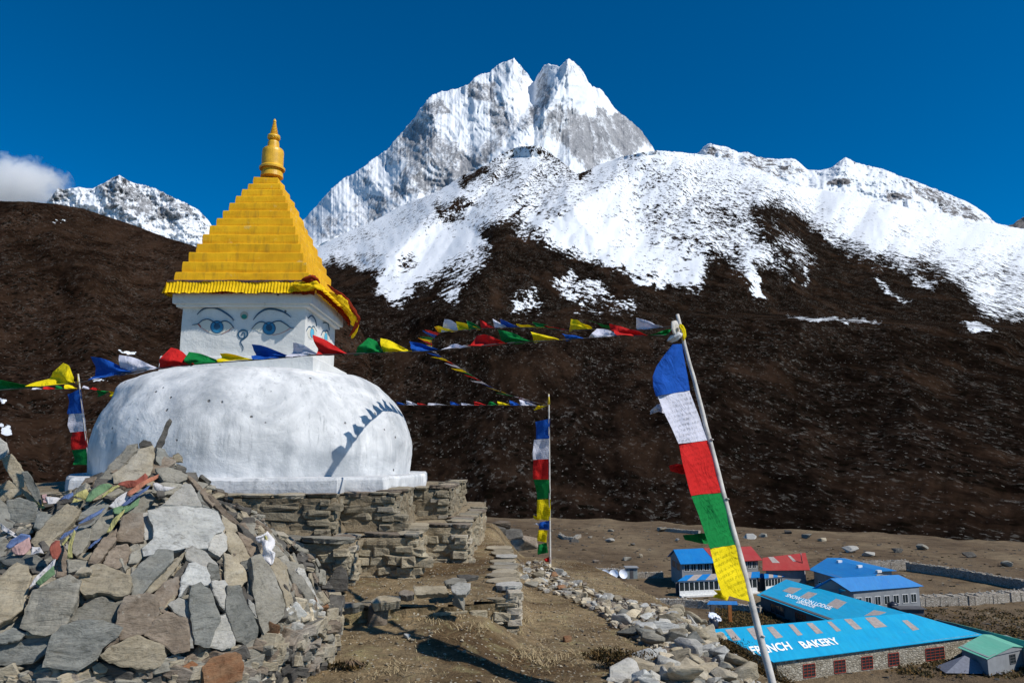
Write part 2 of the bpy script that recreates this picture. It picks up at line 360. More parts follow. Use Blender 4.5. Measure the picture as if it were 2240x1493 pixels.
# mountain materials ------------------------------------------------
def mountain_mat(name, s, rockA, rockB, snow=(0.74, 0.77, 0.81), k=0.9, stretch=(1, 1, 1), flecks=0.0, bdist=8.0, sharp=0.05, bs_strength=0.8, big=14, con=1.0, w=0.6):
    """s = size of one grain in metres"""
    m, nt, bs = new_mat(name); p = mapping(nt, geopos(nt), stretch)
    at_ = N(nt, 'ShaderNodeAttribute', attribute_name='snow').outputs['Fac']
    n1 = noise(nt, p, 1 / (s * big), 9, 0.72, 0.3); n2 = noise(nt, p, 1 / (s * 3), 6, 0.72); n3 = noise(nt, p, 1 / (s * 40), 5, 0.6)
    nn = mathn(nt, 'ADD', mathn(nt, 'MULTIPLY', n1, w), mathn(nt, 'MULTIPLY', n2, 1 - w))
    v = mathn(nt, 'ADD', at_, mathn(nt, 'MULTIPLY', mathn(nt, 'SUBTRACT', nn, 0.5), k * 2))
    fac = ramp(nt, v, [(0.5 - sharp, (0, 0, 0)), (0.5 + sharp, (1, 1, 1))])
    rock = mix(nt, ramp(nt, n1, [(0.35, (0, 0, 0)), (0.65, (1, 1, 1))]), rockA, rockB)
    rock = mix(nt, 1.0, rock, ramp(nt, n2, [(0.3, (1 - .65 * con,) * 3), (0.5, (1 - .1 * con,) * 3), (0.75, (1 + con, 1 + .95 * con, 1 + .9 * con))]), 'MULTIPLY')
    rock = mix(nt, 1.0, rock, ramp(nt, n3, [(0.3, (1 - .4 * con,) * 3), (0.7, (1 + .35 * con, 1 + .3 * con, 1 + .25 * con))]), 'MULTIPLY')
    if flecks:
        for sz, th_, col_, kk in ((1.2, .20, (0.085, 0.080, 0.070), .76), (2.4, .16, (0.055, 0.051, 0.044), .79), (2.6, .34, (0.004, 0.003, 0.002), .45)):
            vo = N(nt, 'ShaderNodeTexVoronoi'); vo.inputs['Scale'].default_value = 1 / (sz * s); nt.links.new(mapping(nt, geopos(nt), (1, stretch[1] * 1.3, stretch[2] * 1.4)), vo.inputs['Vector']); sp = N(nt, 'ShaderNodeSeparateColor'); nt.links.new(vo.outputs['Color'], sp.inputs[0])
            mm = mathn(nt, 'MULTIPLY', mathn(nt, 'LESS_THAN', vo.outputs['Distance'], th_), mathn(nt, 'GREATER_THAN', mathn(nt, 'ADD', mathn(nt, 'MULTIPLY', sp.outputs[0], 0.6), mathn(nt, 'MULTIPLY', n3, 0.6)), kk)); rock = mix(nt, mm, rock, col_)
        n4 = noise(nt, p, 1 / (s * 1.3), 4, 0.7); m4 = mix(nt, 1.0, ramp(nt, n4, [(0.56, (0, 0, 0)), (0.62, (1, 1, 1))]), ramp(nt, n1, [(0.47, (0, 0, 0)), (0.60, (1, 1, 1))]), 'MULTIPLY')
        rock = mix(nt, mix(nt, flecks, (0, 0, 0), m4), rock, (0.10, 0.095, 0.085))
        n6 = noise(nt, p, 1 / (s * 0.8), 3, 0.7); rock = mix(nt, mix(nt, 1.0, ramp(nt, n6, [(0.66, (0, 0, 0)), (0.71, (1, 1, 1))]), ramp(nt, n1, [(0.35, (0, 0, 0)), (0.5, (1, 1, 1))]), 'MULTIPLY'), rock, (0.17, 0.16, 0.145))
        n7 = noise(nt, p, 1 / (s * 22), 5, 0.65, 0.5); rock = mix(nt, ramp(nt, n7, [(0.50, (0, 0, 0)), (0.72, (0.75, 0.75, 0.75))]), rock, (0.042, 0.024, 0.015))
    sn = mix(nt, ramp(nt, n2, [(0.3, (0, 0, 0)), (0.7, (1, 1, 1))]), tuple(x * 0.93 for x in snow), snow)
    c = mix(nt, fac, rock, sn)
    setc(nt, bs, c, 1.0, 0.0)
    bump(nt, bs, mathn(nt, 'ADD', n1, mathn(nt, 'MULTIPLY', n2, 0.35)), bs_strength, bdist)
    return m

def poly_sd(px, py, poly):
    """signed distance (px), positive inside"""
    P = np.array(poly, float); d = np.full(px.shape, 1e9); ins = np.zeros(px.shape, bool)
    for i in range(len(P)):
        a, b = P[i], P[(i + 1) % len(P)]; ab = b - a
        t = np.clip(((px - a[0]) * ab[0] + (py - a[1]) * ab[1]) / max(ab.dot(ab), 1e-9), 0, 1)
        d = np.minimum(d, np.hypot(px - a[0] - t * ab[0], py - a[1] - t * ab[1]))
        c = ((a[1] > py) != (b[1] > py)) & (px < (b[0] - a[0]) * (py - a[1]) / (b[1] - a[1] + 1e-12) + a[0]); ins ^= c
    return np.where(ins, d, -d)
def paint(m, px, py, poly, val, feather=14):
    w = sstep(-feather, feather, poly_sd(px, py, poly)); return m * (1 - w) + val * w
def interp_poly(pts, x):
    p = np.array(pts, float); return np.interp(x, p[:, 0], p[:, 1])
def tent(px, py, line, width, amp):
    P = np.array(line, float); d = np.full(px.shape, 1e9)
    for i in range(len(P) - 1):
        a, b = P[i], P[i + 1]; ab = b - a
        t = np.clip(((px - a[0]) * ab[0] + (py - a[1]) * ab[1]) / ab.dot(ab), 0, 1)
        d = np.minimum(d, np.hypot(px - a[0] - t * ab[0], py - a[1] - t * ab[1]))
    return amp * np.clip(1 - d / width, 0, 1)

def range_sheet(name, x0, x1, nx, nv, crest, bottom, depth, relief, snow, mat, label, jag=1.5, jscale=9.0, seed=1, back=4000, ext=(0, 0)):
    px1 = np.linspace(x0, x1, nx)
    if ext[0]: px1 = np.concatenate([np.linspace(x0 - ext[0], x0, 90)[:-1], px1])
    if ext[1]: px1 = np.concatenate([px1, np.linspace(x1, x1 + ext[1], 90)[1:]])
    px1 = px1 + 0; v1 = np.linspace(0, 1, nv)
    cr = interp_poly(crest, px1) - jag * ridged(px1 / jscale, px1 * 0 + seed, 4, seed); bo = interp_poly(bottom, px1) if not callable(bottom) else bottom(px1)
    PX, Vv = np.meshgrid(px1, v1); PY = bo + (cr - bo) * Vv
    D = depth(PX, PY, Vv) * (1 + relief(PX, PY, Vv))
    vx_, vy_, vz_ = vray(PX, PY); t = D / vy_
    X, Y, Z = vx_ * t, D, EYE + vz_ * t
    sn = snow(PX, PY, Vv) if snow else np.zeros_like(PX)
    # the far side falls away behind the crest
    xb = [X]; yb = [Y]; zb = [Z]; sb = [sn]
    for q, w in ((0.08, 0.04), (0.35, 0.25), (1.0, 1.0)):
        r = np.hypot(X[-1], Y[-1])
        xb.append((X[-1] * (1 + back * q / r))[None]); yb.append((Y[-1] * (1 + back * q / r))[None])
        zb.append((Z[-1] * (1 - w) + (ZV - 20) * w)[None]); sb.append(sn[-1:])
    X, Y, Z, sn = [np.concatenate(a) for a in (xb, yb, zb, sb)]
    return tag(grid_mesh(name, X, Y, Z, mat, attrs={'snow': sn}), label)

# --- snowy flank with the dark slope below (from the valley floor up to the near crest)
L3c = [(560, 640), (640, 560), (700, 534), (740, 515), (813, 486), (877, 450), (961, 417), (1010, 385), (1062, 362), (1095, 338), (1130, 321), (1182, 319), (1223, 349), (1263, 381), (1283, 374),
       (1303, 363), (1363, 341), (1432, 329), (1520, 336), (1570, 345), (1625, 362), (1719, 400), (1800, 415), (1887, 430), (1965, 449), (2037, 467), (2110, 483), (2176, 490), (2240, 501), (2420, 530), (2700, 510), (3000, 560), (3500, 520)]
def toe_py(px): return np.interp(px, [300, 900, 1100, 1400, 1700, 2000, 2240, 2420], [1120, 1132, 1140, 1148, 1163, 1183, 1198, 1215]) + 5 * vn2(px / 60, px * 0, 3)
def L3depth(PX, PY, V):
    tp = toe_py(PX); _, vy_, vz_ = vray(PX, tp); ty = (ZV - 1.0 - EYE) / vz_ * vy_
    cr = sum(interp_poly(L3c, PX + o) for o in np.linspace(-110, 110, 15)) / 15
    bench = np.interp(PX, [560, 900, 1300, 1700, 2240, 2420], [680, 700, 690, 700, 722, 735])
    u1 = np.clip((tp - PY) / (tp - bench), 0, 1)              # toe -> bench
    u2 = np.clip((bench - PY) / np.maximum(bench - cr, 5), 0, 1)
    kb = np.interp(PX, [800, 1400, 1700], [0.0, 0.25, 1.0])    # bench is clear on the right
    d1 = ty * (900 / ty) ** u1
    step = kb * 260 * sstep(0, 0.05, u2)
    d2 = (900 + step) * ((3100 - 500 * np.clip((1100 - PX) / 500, 0, 1)) / (900 + step)) ** (u2 ** 1.1)
    return np.where(PY > bench, d1, d2)
SPURS = [([(1182, 319), (1165, 380), (1122, 440), (1082, 478)], 55, -0.055), ([(1062, 365), (1000, 425), (930, 480), (840, 560)], 48, -0.04), ([(1225, 350), (1240, 430), (1290, 520)], 50, -0.04), ([(1363, 341), (1330, 430), (1340, 560)], 60, -0.035), ([(1432, 329), (1300, 420), (1200, 480), (1090, 560), (1000, 690)], 130, -0.10), ([(1130, 321), (1060, 400), (960, 450), (860, 560)], 80, -0.07),
         ([(1660, 440), (1700, 560), (1760, 690)], 120, -0.08), ([(1480, 340), (1520, 470), (1600, 640)], 110, -0.05), ([(1887, 430), (2000, 560), (2140, 690)], 130, -0.07),
         ([(1200, 700), (1100, 900), (1050, 1130)], 170, -0.10), ([(1600, 800), (1500, 1000), (1480, 1140)], 160, -0.10), ([(1950, 720), (2000, 900), (2050, 1170)], 190, -0.14),
         ([(1700, 780), (1740, 900), (1760, 1150)], 90, -0.05), ([(2200, 760), (2240, 1100)], 120, -0.09)]
def L3relief(PX, PY, V):
    r = 0
    for l, w, a in SPURS: r = r + (1.2 if l[0][1] < 600 else 0.55) * tent(PX + 14 * fbm(PX / 40, PY / 40, 0, 3, 8), PY, l, w, a) * sstep(0.0, 0.30, V)
    r = r + (0.018 + 0.02 * sstep(700, 620, PY)) * ridged(PX / 120 + PY / 260, PY / 150, 3, 21, 0.40) + 0.004 * fbm(PX / 14, PY / 22, 0, 3, 5)
    return r * sstep(0, 0.05, V)
DARK = [(600, 600), (700, 590), (722, 570), (790, 580), (825, 583), (818, 640), (869, 675), (917, 634), (961, 612), (1022, 576), (1078, 536), (1058, 502), (1082, 478), (1138, 490), (1203, 534),
        (1263, 568), (1320, 582), (1383, 602), (1460, 620), (1531, 634), (1545, 600), (1562, 565), (1600, 590), (1625, 605), (1650, 655), (1668, 660), (1655, 582), (1700, 600), (1730, 614), (1722, 560), (1715, 535), (1685, 505), (1659, 462), (1700, 456),
        (1775, 500), (1850, 546), (1930, 560), (2000, 570), (2045, 592), (2112, 640), (2142, 692), (2240, 704), (2440, 720), (2900, 700), (3600, 730), (3600, 1400), (300, 1400), (300, 640)]
def L3snow(PX, PY, V):
    m = np.full(PX.shape, 0.98)
    wx = PX + 13 * fbm(PX / 22, PY / 16, 0, 3, 61); wy = PY + 13 * fbm(PX / 22, PY / 16, 0, 3, 62)
    m = paint(m, wx, wy, [(1360, 335), (1560, 335), (1720, 400), (1780, 480), (1700, 560), (1600, 590), (1450, 560), (1380, 430)], 0.66, 50)
    m = paint(m, wx, wy, [(1540, 440), (1600, 450), (1640, 600), (1570, 600), (1530, 520)], 0.56, 25)
    m = paint(m, wx, wy, [(1640, 440), (1720, 450), (1800, 520), (1760, 600), (1690, 600), (1650, 520)], 0.42, 25)
    m = paint(m, wx, wy, [(700, 540), (900, 480), (960, 440), (940, 500), (800, 520), (720, 545)], 0.63, 20)
    m = paint(m, wx, wy, [(1140, 430), (1280, 400), (1420, 340), (1440, 360), (1300, 440), (1200, 480), (1130, 480)], 0.70, 25)
    m = paint(m, wx, wy, [(1960, 500), (2120, 570), (2240, 560), (2240, 700), (2140, 690), (2080, 590)], 0.62, 30)
    m = paint(m, wx, wy, DARK, -0.34, 30)
    m = paint(m, wx, wy, [(690, 540), (900, 450), (1060, 380), (1180, 330), (1290, 380), (1230, 470), (1100, 470), (960, 500), (800, 530)], 0.76, 30)
    m = m + 0.20 * ridged(wx / 30 + wy / 22, wy / 60, 3, 177) * sstep(0.5, 0.8, m) - 0.04
    m = paint(m, wx, wy, [(1035, 356), (1090, 330), (1140, 312), (1200, 312), (1275, 378), (1240, 405), (1150, 385), (1070, 405)], 0.64, 18)
    m = paint(m, wx, wy, [(1120, 330), (1190, 325), (1215, 360), (1150, 372)], 0.86, 9)
    up = np.clip((PY - 690) / 120, 0, 1)
    m = m - 0.12 * up * (m < 0.3)
    for poly, v, f in (([(1205, 612), (1240, 592), (1320, 615), (1350, 655), (1290, 668), (1215, 650)], 0.62, 14), ([(1010, 560), (1060, 530), (1080, 560), (1000, 660), (940, 660)], 0.50, 22),
                       ([(1110, 640), (1180, 620), (1190, 690), (1120, 690)], 0.42, 22), ([(1270, 640), (1400, 650), (1400, 690), (1250, 690)], 0.36, 20),
                       ([(1380, 604), (1450, 620), (1455, 634), (1400, 622)], 0.8, 6), ([(1725, 694), (1800, 688), (1930, 700), (1925, 708), (1800, 706), (1730, 702)], 0.52, 6),
                       ([(1800, 500), (1900, 545), (2010, 575), (2060, 610), (1960, 600), (1860, 570)], 0.36, 22), ([(1690, 470), (1760, 520), (1800, 590), (1740, 590), (1700, 530)], 0.34, 22), ([(1640, 560), (1660, 610), (1675, 656), (1655, 652), (1630, 590)], 0.75, 6), ([(2092, 705), (2140, 706), (2190, 728), (2120, 728)], 0.72, 6),
                       ([(1755, 580), (1775, 620), (1765, 625), (1750, 600)], 0.6, 7), ([(1920, 590), (1950, 640), (2000, 660), (1990, 668), (1930, 645), (1912, 600)], 0.52, 9), ([(2000, 600), (2060, 625), (2040, 640), (1990, 618)], 0.55, 8),
                       ([(1790, 480), (1860, 530), (1990, 560), (1980, 575), (1850, 548), (1780, 500)], 0.5, 12), ([(1130, 480), (1200, 495), (1190, 530), (1120, 520)], 0.45, 14), ([(880, 560), (910, 550), (900, 600), (870, 590)], 0.5, 14), ([(730, 560), (820, 545), (850, 560), (800, 590), (740, 580)], 0.62, 18)):
        m = paint(m, wx, wy, poly, v, f)
    for poly, v, f in (([(953, 445), (1000, 441), (1015, 482), (960, 478)], 0.22, 8), ([(985, 432), (1045, 436), (1040, 455), (990, 455)], 0.25, 6), ([(1000, 400), (1062, 358), (1070, 372), (1020, 410)], 0.15, 7),
                       ([(1262, 372), (1300, 366), (1296, 382), (1270, 392)], 0.05, 6), ([(1040, 395), (1130, 365), (1150, 375), (1060, 410)], 0.42, 10), ([(1140, 322), (1190, 320), (1235, 360), (1200, 352)], 0.4, 9), ([(1120, 470), (1150, 440), (1160, 436), (1135, 470)], 0.2, 5)):
        m = paint(m, wx, wy, poly, v, f)
    m = m + 0.22 * fbm(PX / 45, PY / 22, 0, 4, 77) * (m > 0.05) - 0.06 * sstep(0.4, 0.9, m)
    return m
M3 = mountain_mat('snowy_moorland', 2.6, (0.0054, 0.0034, 0.0025), (0.0165, 0.0112, 0.0084), k=2.5, stretch=(1, 0.42, 0.55), big=7, w=0.45, bdist=1.6, flecks=0.8)
range_sheet('mountain_slope', 560, 2420, 720, 330, L3c, lambda x: toe_py(x) + 3, L3depth, L3relief, L3snow, M3, 'dark brown slope rising to a snow covered flank', 1.6, 10, 3, ext=(0, 1000))

# --- the great double peak
L4c = [(560, 560), (640, 500), (672, 474), (695, 447), (720, 417), (750, 392), (793, 369), (815, 349), (845, 329), (877, 293), (905, 258), (937, 216), (953, 204), (990, 196), (1022, 188), (1038, 170), (1055, 163), (1074, 156), (1098, 136), (1110, 135), (1124, 129),
       (1142, 148), (1157, 166), (1168, 182), (1176, 164), (1190, 144), (1203, 140), (1214, 144), (1223, 146), (1234, 136), (1243, 130), (1256, 136), (1267, 146), (1280, 166), (1295, 190), (1306, 193), (1319, 200), (1330, 217), (1343, 237), (1362, 252), (1383, 269), (1396, 280), (1407, 293), (1418, 308), (1432, 329), (1460, 370), (1520, 460)]
RIDGES4 = [([(1243, 130), (1222, 200), (1195, 240), (1150, 300), (1105, 350)], 66, -0.072), ([(1124, 129), (1100, 200), (1120, 260), (1080, 330), (1040, 400)], 60, -0.022),
           ([(937, 216), (960, 300), (900, 380), (880, 440)], 70, -0.026), ([(1022, 188), (1040, 240), (1000, 330), (990, 400)], 50, -0.018), ([(793, 369), (830, 420), (850, 480)], 45, -0.024),
           ([(845, 329), (900, 400)], 40, -0.016), ([(1295, 190), (1300, 260), (1290, 340)], 50, -0.018), ([(1243, 130), (1260, 210), (1250, 290), (1230, 350)], 40, -0.014), ([(1383, 269), (1370, 330)], 40, -0.016), ([(720, 417), (770, 460)], 35, -0.015)]
def L4coords(PX, PY):
    wx = PX + 6 * fbm(PX / 30, PY / 30, 0, 2, 41) + 1.5 * fbm(PX / 6, PY / 6, 0, 2, 43); wy = PY + 6 * fbm(PX / 30, PY / 30, 0, 2, 42) + 1.5 * fbm(PX / 6, PY / 6, 0, 2, 44)
    k = sstep(1150, 1185, wx)
    fr = np.arctan2(wx - 1238, wy - 30) * 16; fl = np.arctan2(wx - 1010, wy + 170) * 46       # flutes fan out below each summit
    fl2 = (wx * 0.80 - wy * 0.60) / 13
    return wx, wy, k, fr, fl, fl2
def L4relief(PX, PY, V):
    wx, wy, k, fr, fl, fl2 = L4coords(PX, PY)
    r = tent(wx, wy, [(1168, 178), (1152, 235), (1122, 292), (1090, 350)], 46, 0.045)
    for l, w, a in RIDGES4: r = r + 1.15 * tent(wx, wy, l, w, a)
    big = ridged(wx / 75 + wy / 120, wy / 110 - wx / 260, 3, 91, 0.5)
    flr = ridged(fr, wy / 75, 4, 92, 0.6); fll = ridged(fl, wy / 60, 4, 94, 0.6); dg = ridged(fl2, (wx * .6 + wy * .8) / 55, 4, 98, 0.6)
    r = r - 0.016 * big - (0.0048 * flr) * k - (0.0032 * fll + 0.0042 * dg) * (1 - k)
    r = r + 0.007 * np.abs(((wy - 0.42 * wx) / 30 + 1.6 * fbm(PX / 60, PY / 60, 0, 2, 19)) % 1 - 0.5) * (1 - k * .6)
    return r * sstep(0, 0.08, V)
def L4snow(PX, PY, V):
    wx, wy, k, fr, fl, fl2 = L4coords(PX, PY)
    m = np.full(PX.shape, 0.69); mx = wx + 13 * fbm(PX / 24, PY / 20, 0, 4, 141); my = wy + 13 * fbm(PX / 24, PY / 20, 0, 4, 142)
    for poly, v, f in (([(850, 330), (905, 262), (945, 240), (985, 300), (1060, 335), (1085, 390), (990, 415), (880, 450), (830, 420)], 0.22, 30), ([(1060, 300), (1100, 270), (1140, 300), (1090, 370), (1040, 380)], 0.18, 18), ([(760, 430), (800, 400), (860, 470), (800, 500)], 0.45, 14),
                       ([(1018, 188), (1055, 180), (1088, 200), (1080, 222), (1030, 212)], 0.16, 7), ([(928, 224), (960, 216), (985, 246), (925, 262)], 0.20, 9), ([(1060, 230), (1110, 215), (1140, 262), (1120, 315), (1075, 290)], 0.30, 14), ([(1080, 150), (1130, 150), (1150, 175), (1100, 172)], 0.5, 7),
                       ([(1092, 352), (1130, 300), (1160, 235), (1178, 170), (1200, 160), (1214, 205), (1190, 260), (1140, 330)], 0.26, 9), ([(1195, 245), (1240, 235), (1300, 260), (1345, 232), (1400, 285), (1430, 330), (1340, 350), (1290, 390), (1240, 350), (1185, 310)], 0.24, 14),  # first patch: rock streaks, increased to deepen the shade of the left flank
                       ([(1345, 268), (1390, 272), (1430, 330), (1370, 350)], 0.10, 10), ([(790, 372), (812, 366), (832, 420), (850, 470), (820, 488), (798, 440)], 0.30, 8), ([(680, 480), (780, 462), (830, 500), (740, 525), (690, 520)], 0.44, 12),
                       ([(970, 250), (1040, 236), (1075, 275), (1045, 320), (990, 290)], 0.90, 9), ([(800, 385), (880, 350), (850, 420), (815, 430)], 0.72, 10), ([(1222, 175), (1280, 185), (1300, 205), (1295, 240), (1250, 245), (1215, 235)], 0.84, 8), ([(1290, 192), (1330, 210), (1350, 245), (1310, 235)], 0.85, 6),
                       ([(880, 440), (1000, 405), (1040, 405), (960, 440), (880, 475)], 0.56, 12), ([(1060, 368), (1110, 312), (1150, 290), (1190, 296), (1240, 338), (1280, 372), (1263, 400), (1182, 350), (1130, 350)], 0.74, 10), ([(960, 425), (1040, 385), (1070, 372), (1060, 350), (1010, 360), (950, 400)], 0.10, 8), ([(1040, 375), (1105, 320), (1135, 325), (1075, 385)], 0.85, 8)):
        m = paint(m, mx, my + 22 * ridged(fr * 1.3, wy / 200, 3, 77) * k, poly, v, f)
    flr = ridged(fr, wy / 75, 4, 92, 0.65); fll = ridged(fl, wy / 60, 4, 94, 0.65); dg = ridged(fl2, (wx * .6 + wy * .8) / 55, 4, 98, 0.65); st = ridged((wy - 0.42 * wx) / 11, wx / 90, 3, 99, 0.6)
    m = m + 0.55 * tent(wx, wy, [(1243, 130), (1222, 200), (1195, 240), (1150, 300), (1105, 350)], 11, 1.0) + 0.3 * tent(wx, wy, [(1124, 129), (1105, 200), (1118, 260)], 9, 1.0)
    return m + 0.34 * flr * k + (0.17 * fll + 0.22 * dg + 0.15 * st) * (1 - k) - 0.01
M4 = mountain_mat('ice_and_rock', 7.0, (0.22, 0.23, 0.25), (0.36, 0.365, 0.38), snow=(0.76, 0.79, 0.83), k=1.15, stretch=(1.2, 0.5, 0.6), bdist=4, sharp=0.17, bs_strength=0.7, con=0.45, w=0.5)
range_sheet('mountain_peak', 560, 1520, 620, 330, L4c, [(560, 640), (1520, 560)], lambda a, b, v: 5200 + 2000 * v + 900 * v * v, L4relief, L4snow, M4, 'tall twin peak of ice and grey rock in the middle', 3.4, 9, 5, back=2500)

# --- ridge with small summits on the right
L5c = [(1440, 360), (1500, 345), (1527, 336), (1540, 321), (1552, 314), (1570, 318), (1595, 323), (1615, 333), (1636, 333), (1655, 343), (1681, 347), (1705, 348), (1737, 347), (1752, 358), (1764, 370), (1794, 374), (1820, 366), (1838, 352), (1850, 343), (1862, 351), (1884, 359), (1932, 370), (1965, 384), (2000, 396), (2056, 417), (2095, 433), (2131, 449), (2160, 470), (2178, 489), (2205, 494), (2216, 491), (2228, 481), (2240, 474), (2300, 440), (2420, 470), (2600, 420), (3000, 480), (3500, 440)]
def L5relief(PX, PY, V):
    r = tent(PX, PY, [(1850, 343), (1830, 390), (1800, 420)], 40, -0.03) + tent(PX, PY, [(1552, 314), (1600, 350), (1660, 380)], 40, -0.025) + tent(PX, PY, [(2000, 396), (1990, 430)], 45, -0.02)
    return (r - 0.016 * ridged(PX / 26, PY / 24, 5, 33) + 0.004 * fbm(PX / 6, PY / 6, 0, 2, 34)) * sstep(0, 0.06, V)
def L5snow(PX, PY, V):
    m = np.full(PX.shape, 0.84); wx = PX + 10 * fbm(PX / 15, PY / 12, 0, 3, 71); wy = PY + 8 * fbm(PX / 15, PY / 12, 0, 3, 72)
    for poly, v, f in (([(1530, 335), (1550, 318), (1640, 338), (1740, 352), (1770, 380), (1700, 390), (1600, 352)], 0.48, 8), ([(1815, 392), (1870, 386), (1860, 402), (1812, 408)], 0.2, 5), ([(1935, 418), (1990, 420), (2000, 440), (1940, 438)], 0.3, 7),
                       ([(1980, 396), (2060, 415), (2180, 490), (2080, 475), (2010, 430)], 0.42, 8), ([(2200, 500), (2240, 470), (2420, 450), (2420, 520)], 0.1, 6), ([(1760, 376), (1815, 372), (1800, 410), (1750, 400)], 1.0, 6)):
        m = paint(m, wx, wy, poly, v, f)
    return m + 0.16 * ridged(PX / 12, PY / 8, 4, 97)
M5 = mountain_mat('snowy_ridge_rock', 4.5, (0.10, 0.095, 0.095), (0.25, 0.24, 0.24), k=1.4, con=0.5, bdist=4, sharp=0.08)
range_sheet('mountain_ridge', 1440, 2420, 420, 110, L5c, [(1440, 430), (1800, 470), (2176, 540), (2420, 620)], lambda a, b, v: 3900 + 900 * v, L5relief, L5snow, M5, 'jagged snowy ridge on the right skyline', 1.8, 8, 9, back=1500, ext=(0, 1000))

# --- small far peak on the left
L6c = [(60, 520), (103, 441), (115, 424), (127, 411), (140, 415), (155, 412), (171, 410), (200, 413), (225, 402), (245, 390), (261, 383), (275, 392), (295, 402), (315, 405), (339, 412), (375, 430), (412, 447), (435, 460), (451, 476), (460, 488), (470, 505), (520, 560), (620, 640)]
def L6relief(PX, PY, V):
    r = tent(PX, PY, [(261, 383), (240, 430), (300, 480), (330, 530)], 55, -0.03) + tent(PX, PY, [(171, 410), (200, 460)], 35, -0.018) + tent(PX, PY, [(375, 430), (400, 500)], 35, -0.02)
    return (r - 0.014 * ridged(PX / 22, PY / 20, 5, 53) + 0.004 * fbm(PX / 5, PY / 5, 0, 2, 54)) * sstep(0, 0.06, V)
def L6snow(PX, PY, V):
    wx = PX + 14 * fbm(PX / 20, PY / 14, 0, 3, 171); wy = PY + 10 * fbm(PX / 20, PY / 14, 0, 3, 172)
    m = np.full(PX.shape, 0.62)
    for poly, v, f in (([(220, 400), (262, 384), (300, 400), (330, 440), (390, 450), (420, 490), (330, 480), (230, 450)], 0.34, 10), ([(340, 412), (410, 445), (450, 478), (420, 470), (350, 430)], 0.35, 6), ([(105, 440), (128, 412), (150, 430), (140, 460)], 0.35, 6)):
        m = paint(m, wx, wy, poly, v, f)
    return m + 0.25 * ridged(wx / 16, wy / 9, 4, 197)
M6 = mountain_mat('far_peak_rock', 6.0, (0.19, 0.20, 0.215), (0.32, 0.325, 0.34), k=1.3, con=0.45, bdist=5, sharp=0.09)
range_sheet('distant_peak', 60, 620, 300, 130, L6c, [(60, 620), (620, 700)], lambda a, b, v: 5600 + 900 * v, L6relief, L6snow, M6, 'small snow streaked peak far off on the left', 1.8, 7, 13, back=1500)

# --- brown rounded hillside on the left
L7c = [(-1200, 500), (-800, 430), (-400, 470), (-200, 452), (-60, 442), (0, 440), (60, 441), (120, 446), (180, 456), (240, 475), (300, 495), (360, 518), (440, 543), (520, 566), (620, 600), (700, 640), (790, 720), (850, 860), (890, 1010)]
def L7depth(PX, PY, V):
    tp = np.interp(PX, [-200, 1100], [1125, 1150]); _, vy_, vz_ = vray(PX, tp); ty = (ZV - 1.0 - EYE) / vz_ * vy_
    top = np.interp(PX, [-200, 0, 300, 600, 900, 1100], [1000, 1050, 1150, 1000, 700, 560])
    return ty * (top / ty) ** V
def L7relief(PX, PY, V):
    r = tent(PX, PY, [(60, 441), (200, 620), (240, 900)], 170, -0.08) + tent(PX, PY, [(300, 495), (420, 640), (500, 760)], 120, -0.05) + tent(PX, PY, [(-60, 560), (0, 800), (20, 1050)], 130, -0.06)
    return (r + 0.026 * ridged(PX / 120 + PY / 260, PY / 120, 3, 121, 0.4) + 0.003 * fbm(PX / 16, PY / 16, 0, 3, 55)) * sstep(0, 0.05, V)
def L7snow(PX, PY, V):
    wx = PX + 7 * fbm(PX / 10, PY / 8, 0, 3, 271); wy = PY + 6 * fbm(PX / 10, PY / 8, 0, 3, 272)
    m = np.full(PX.shape, -0.34)
    for poly, v, f in (([(105, 484), (135, 476), (150, 484), (112, 494)], 0.42, 4), ([(0, 925), (25, 930), (30, 955), (0, 950)], 0.75, 4), ([(195, 825), (240, 818), (252, 832), (205, 835)], 0.5, 5), ([(258, 768), (300, 768), (300, 776), (262, 774)], 0.6, 4), ([(0, 870), (12, 872), (10, 884), (0, 884)], 0.8, 3),
                       ([(0, 955), (20, 962), (0, 972)], 0.7, 3)):
        m = paint(m, wx, wy, poly, v, f)
    return m
M7 = mountain_mat('moorland', 2.4, (0.0100, 0.0056, 0.0038), (0.031, 0.0190, 0.0132), k=2.1, stretch=(1, 0.75, 0.9), big=9, bdist=1.8, flecks=0.6)
range_sheet('hillside', -200, 885, 420, 260, L7c, [(-200, 1130), (885, 1150)], L7depth, L7relief, L7snow, M7, 'rounded dark brown hillside on the left', 0.8, 14, 17, back=900, ext=(1000, 0))

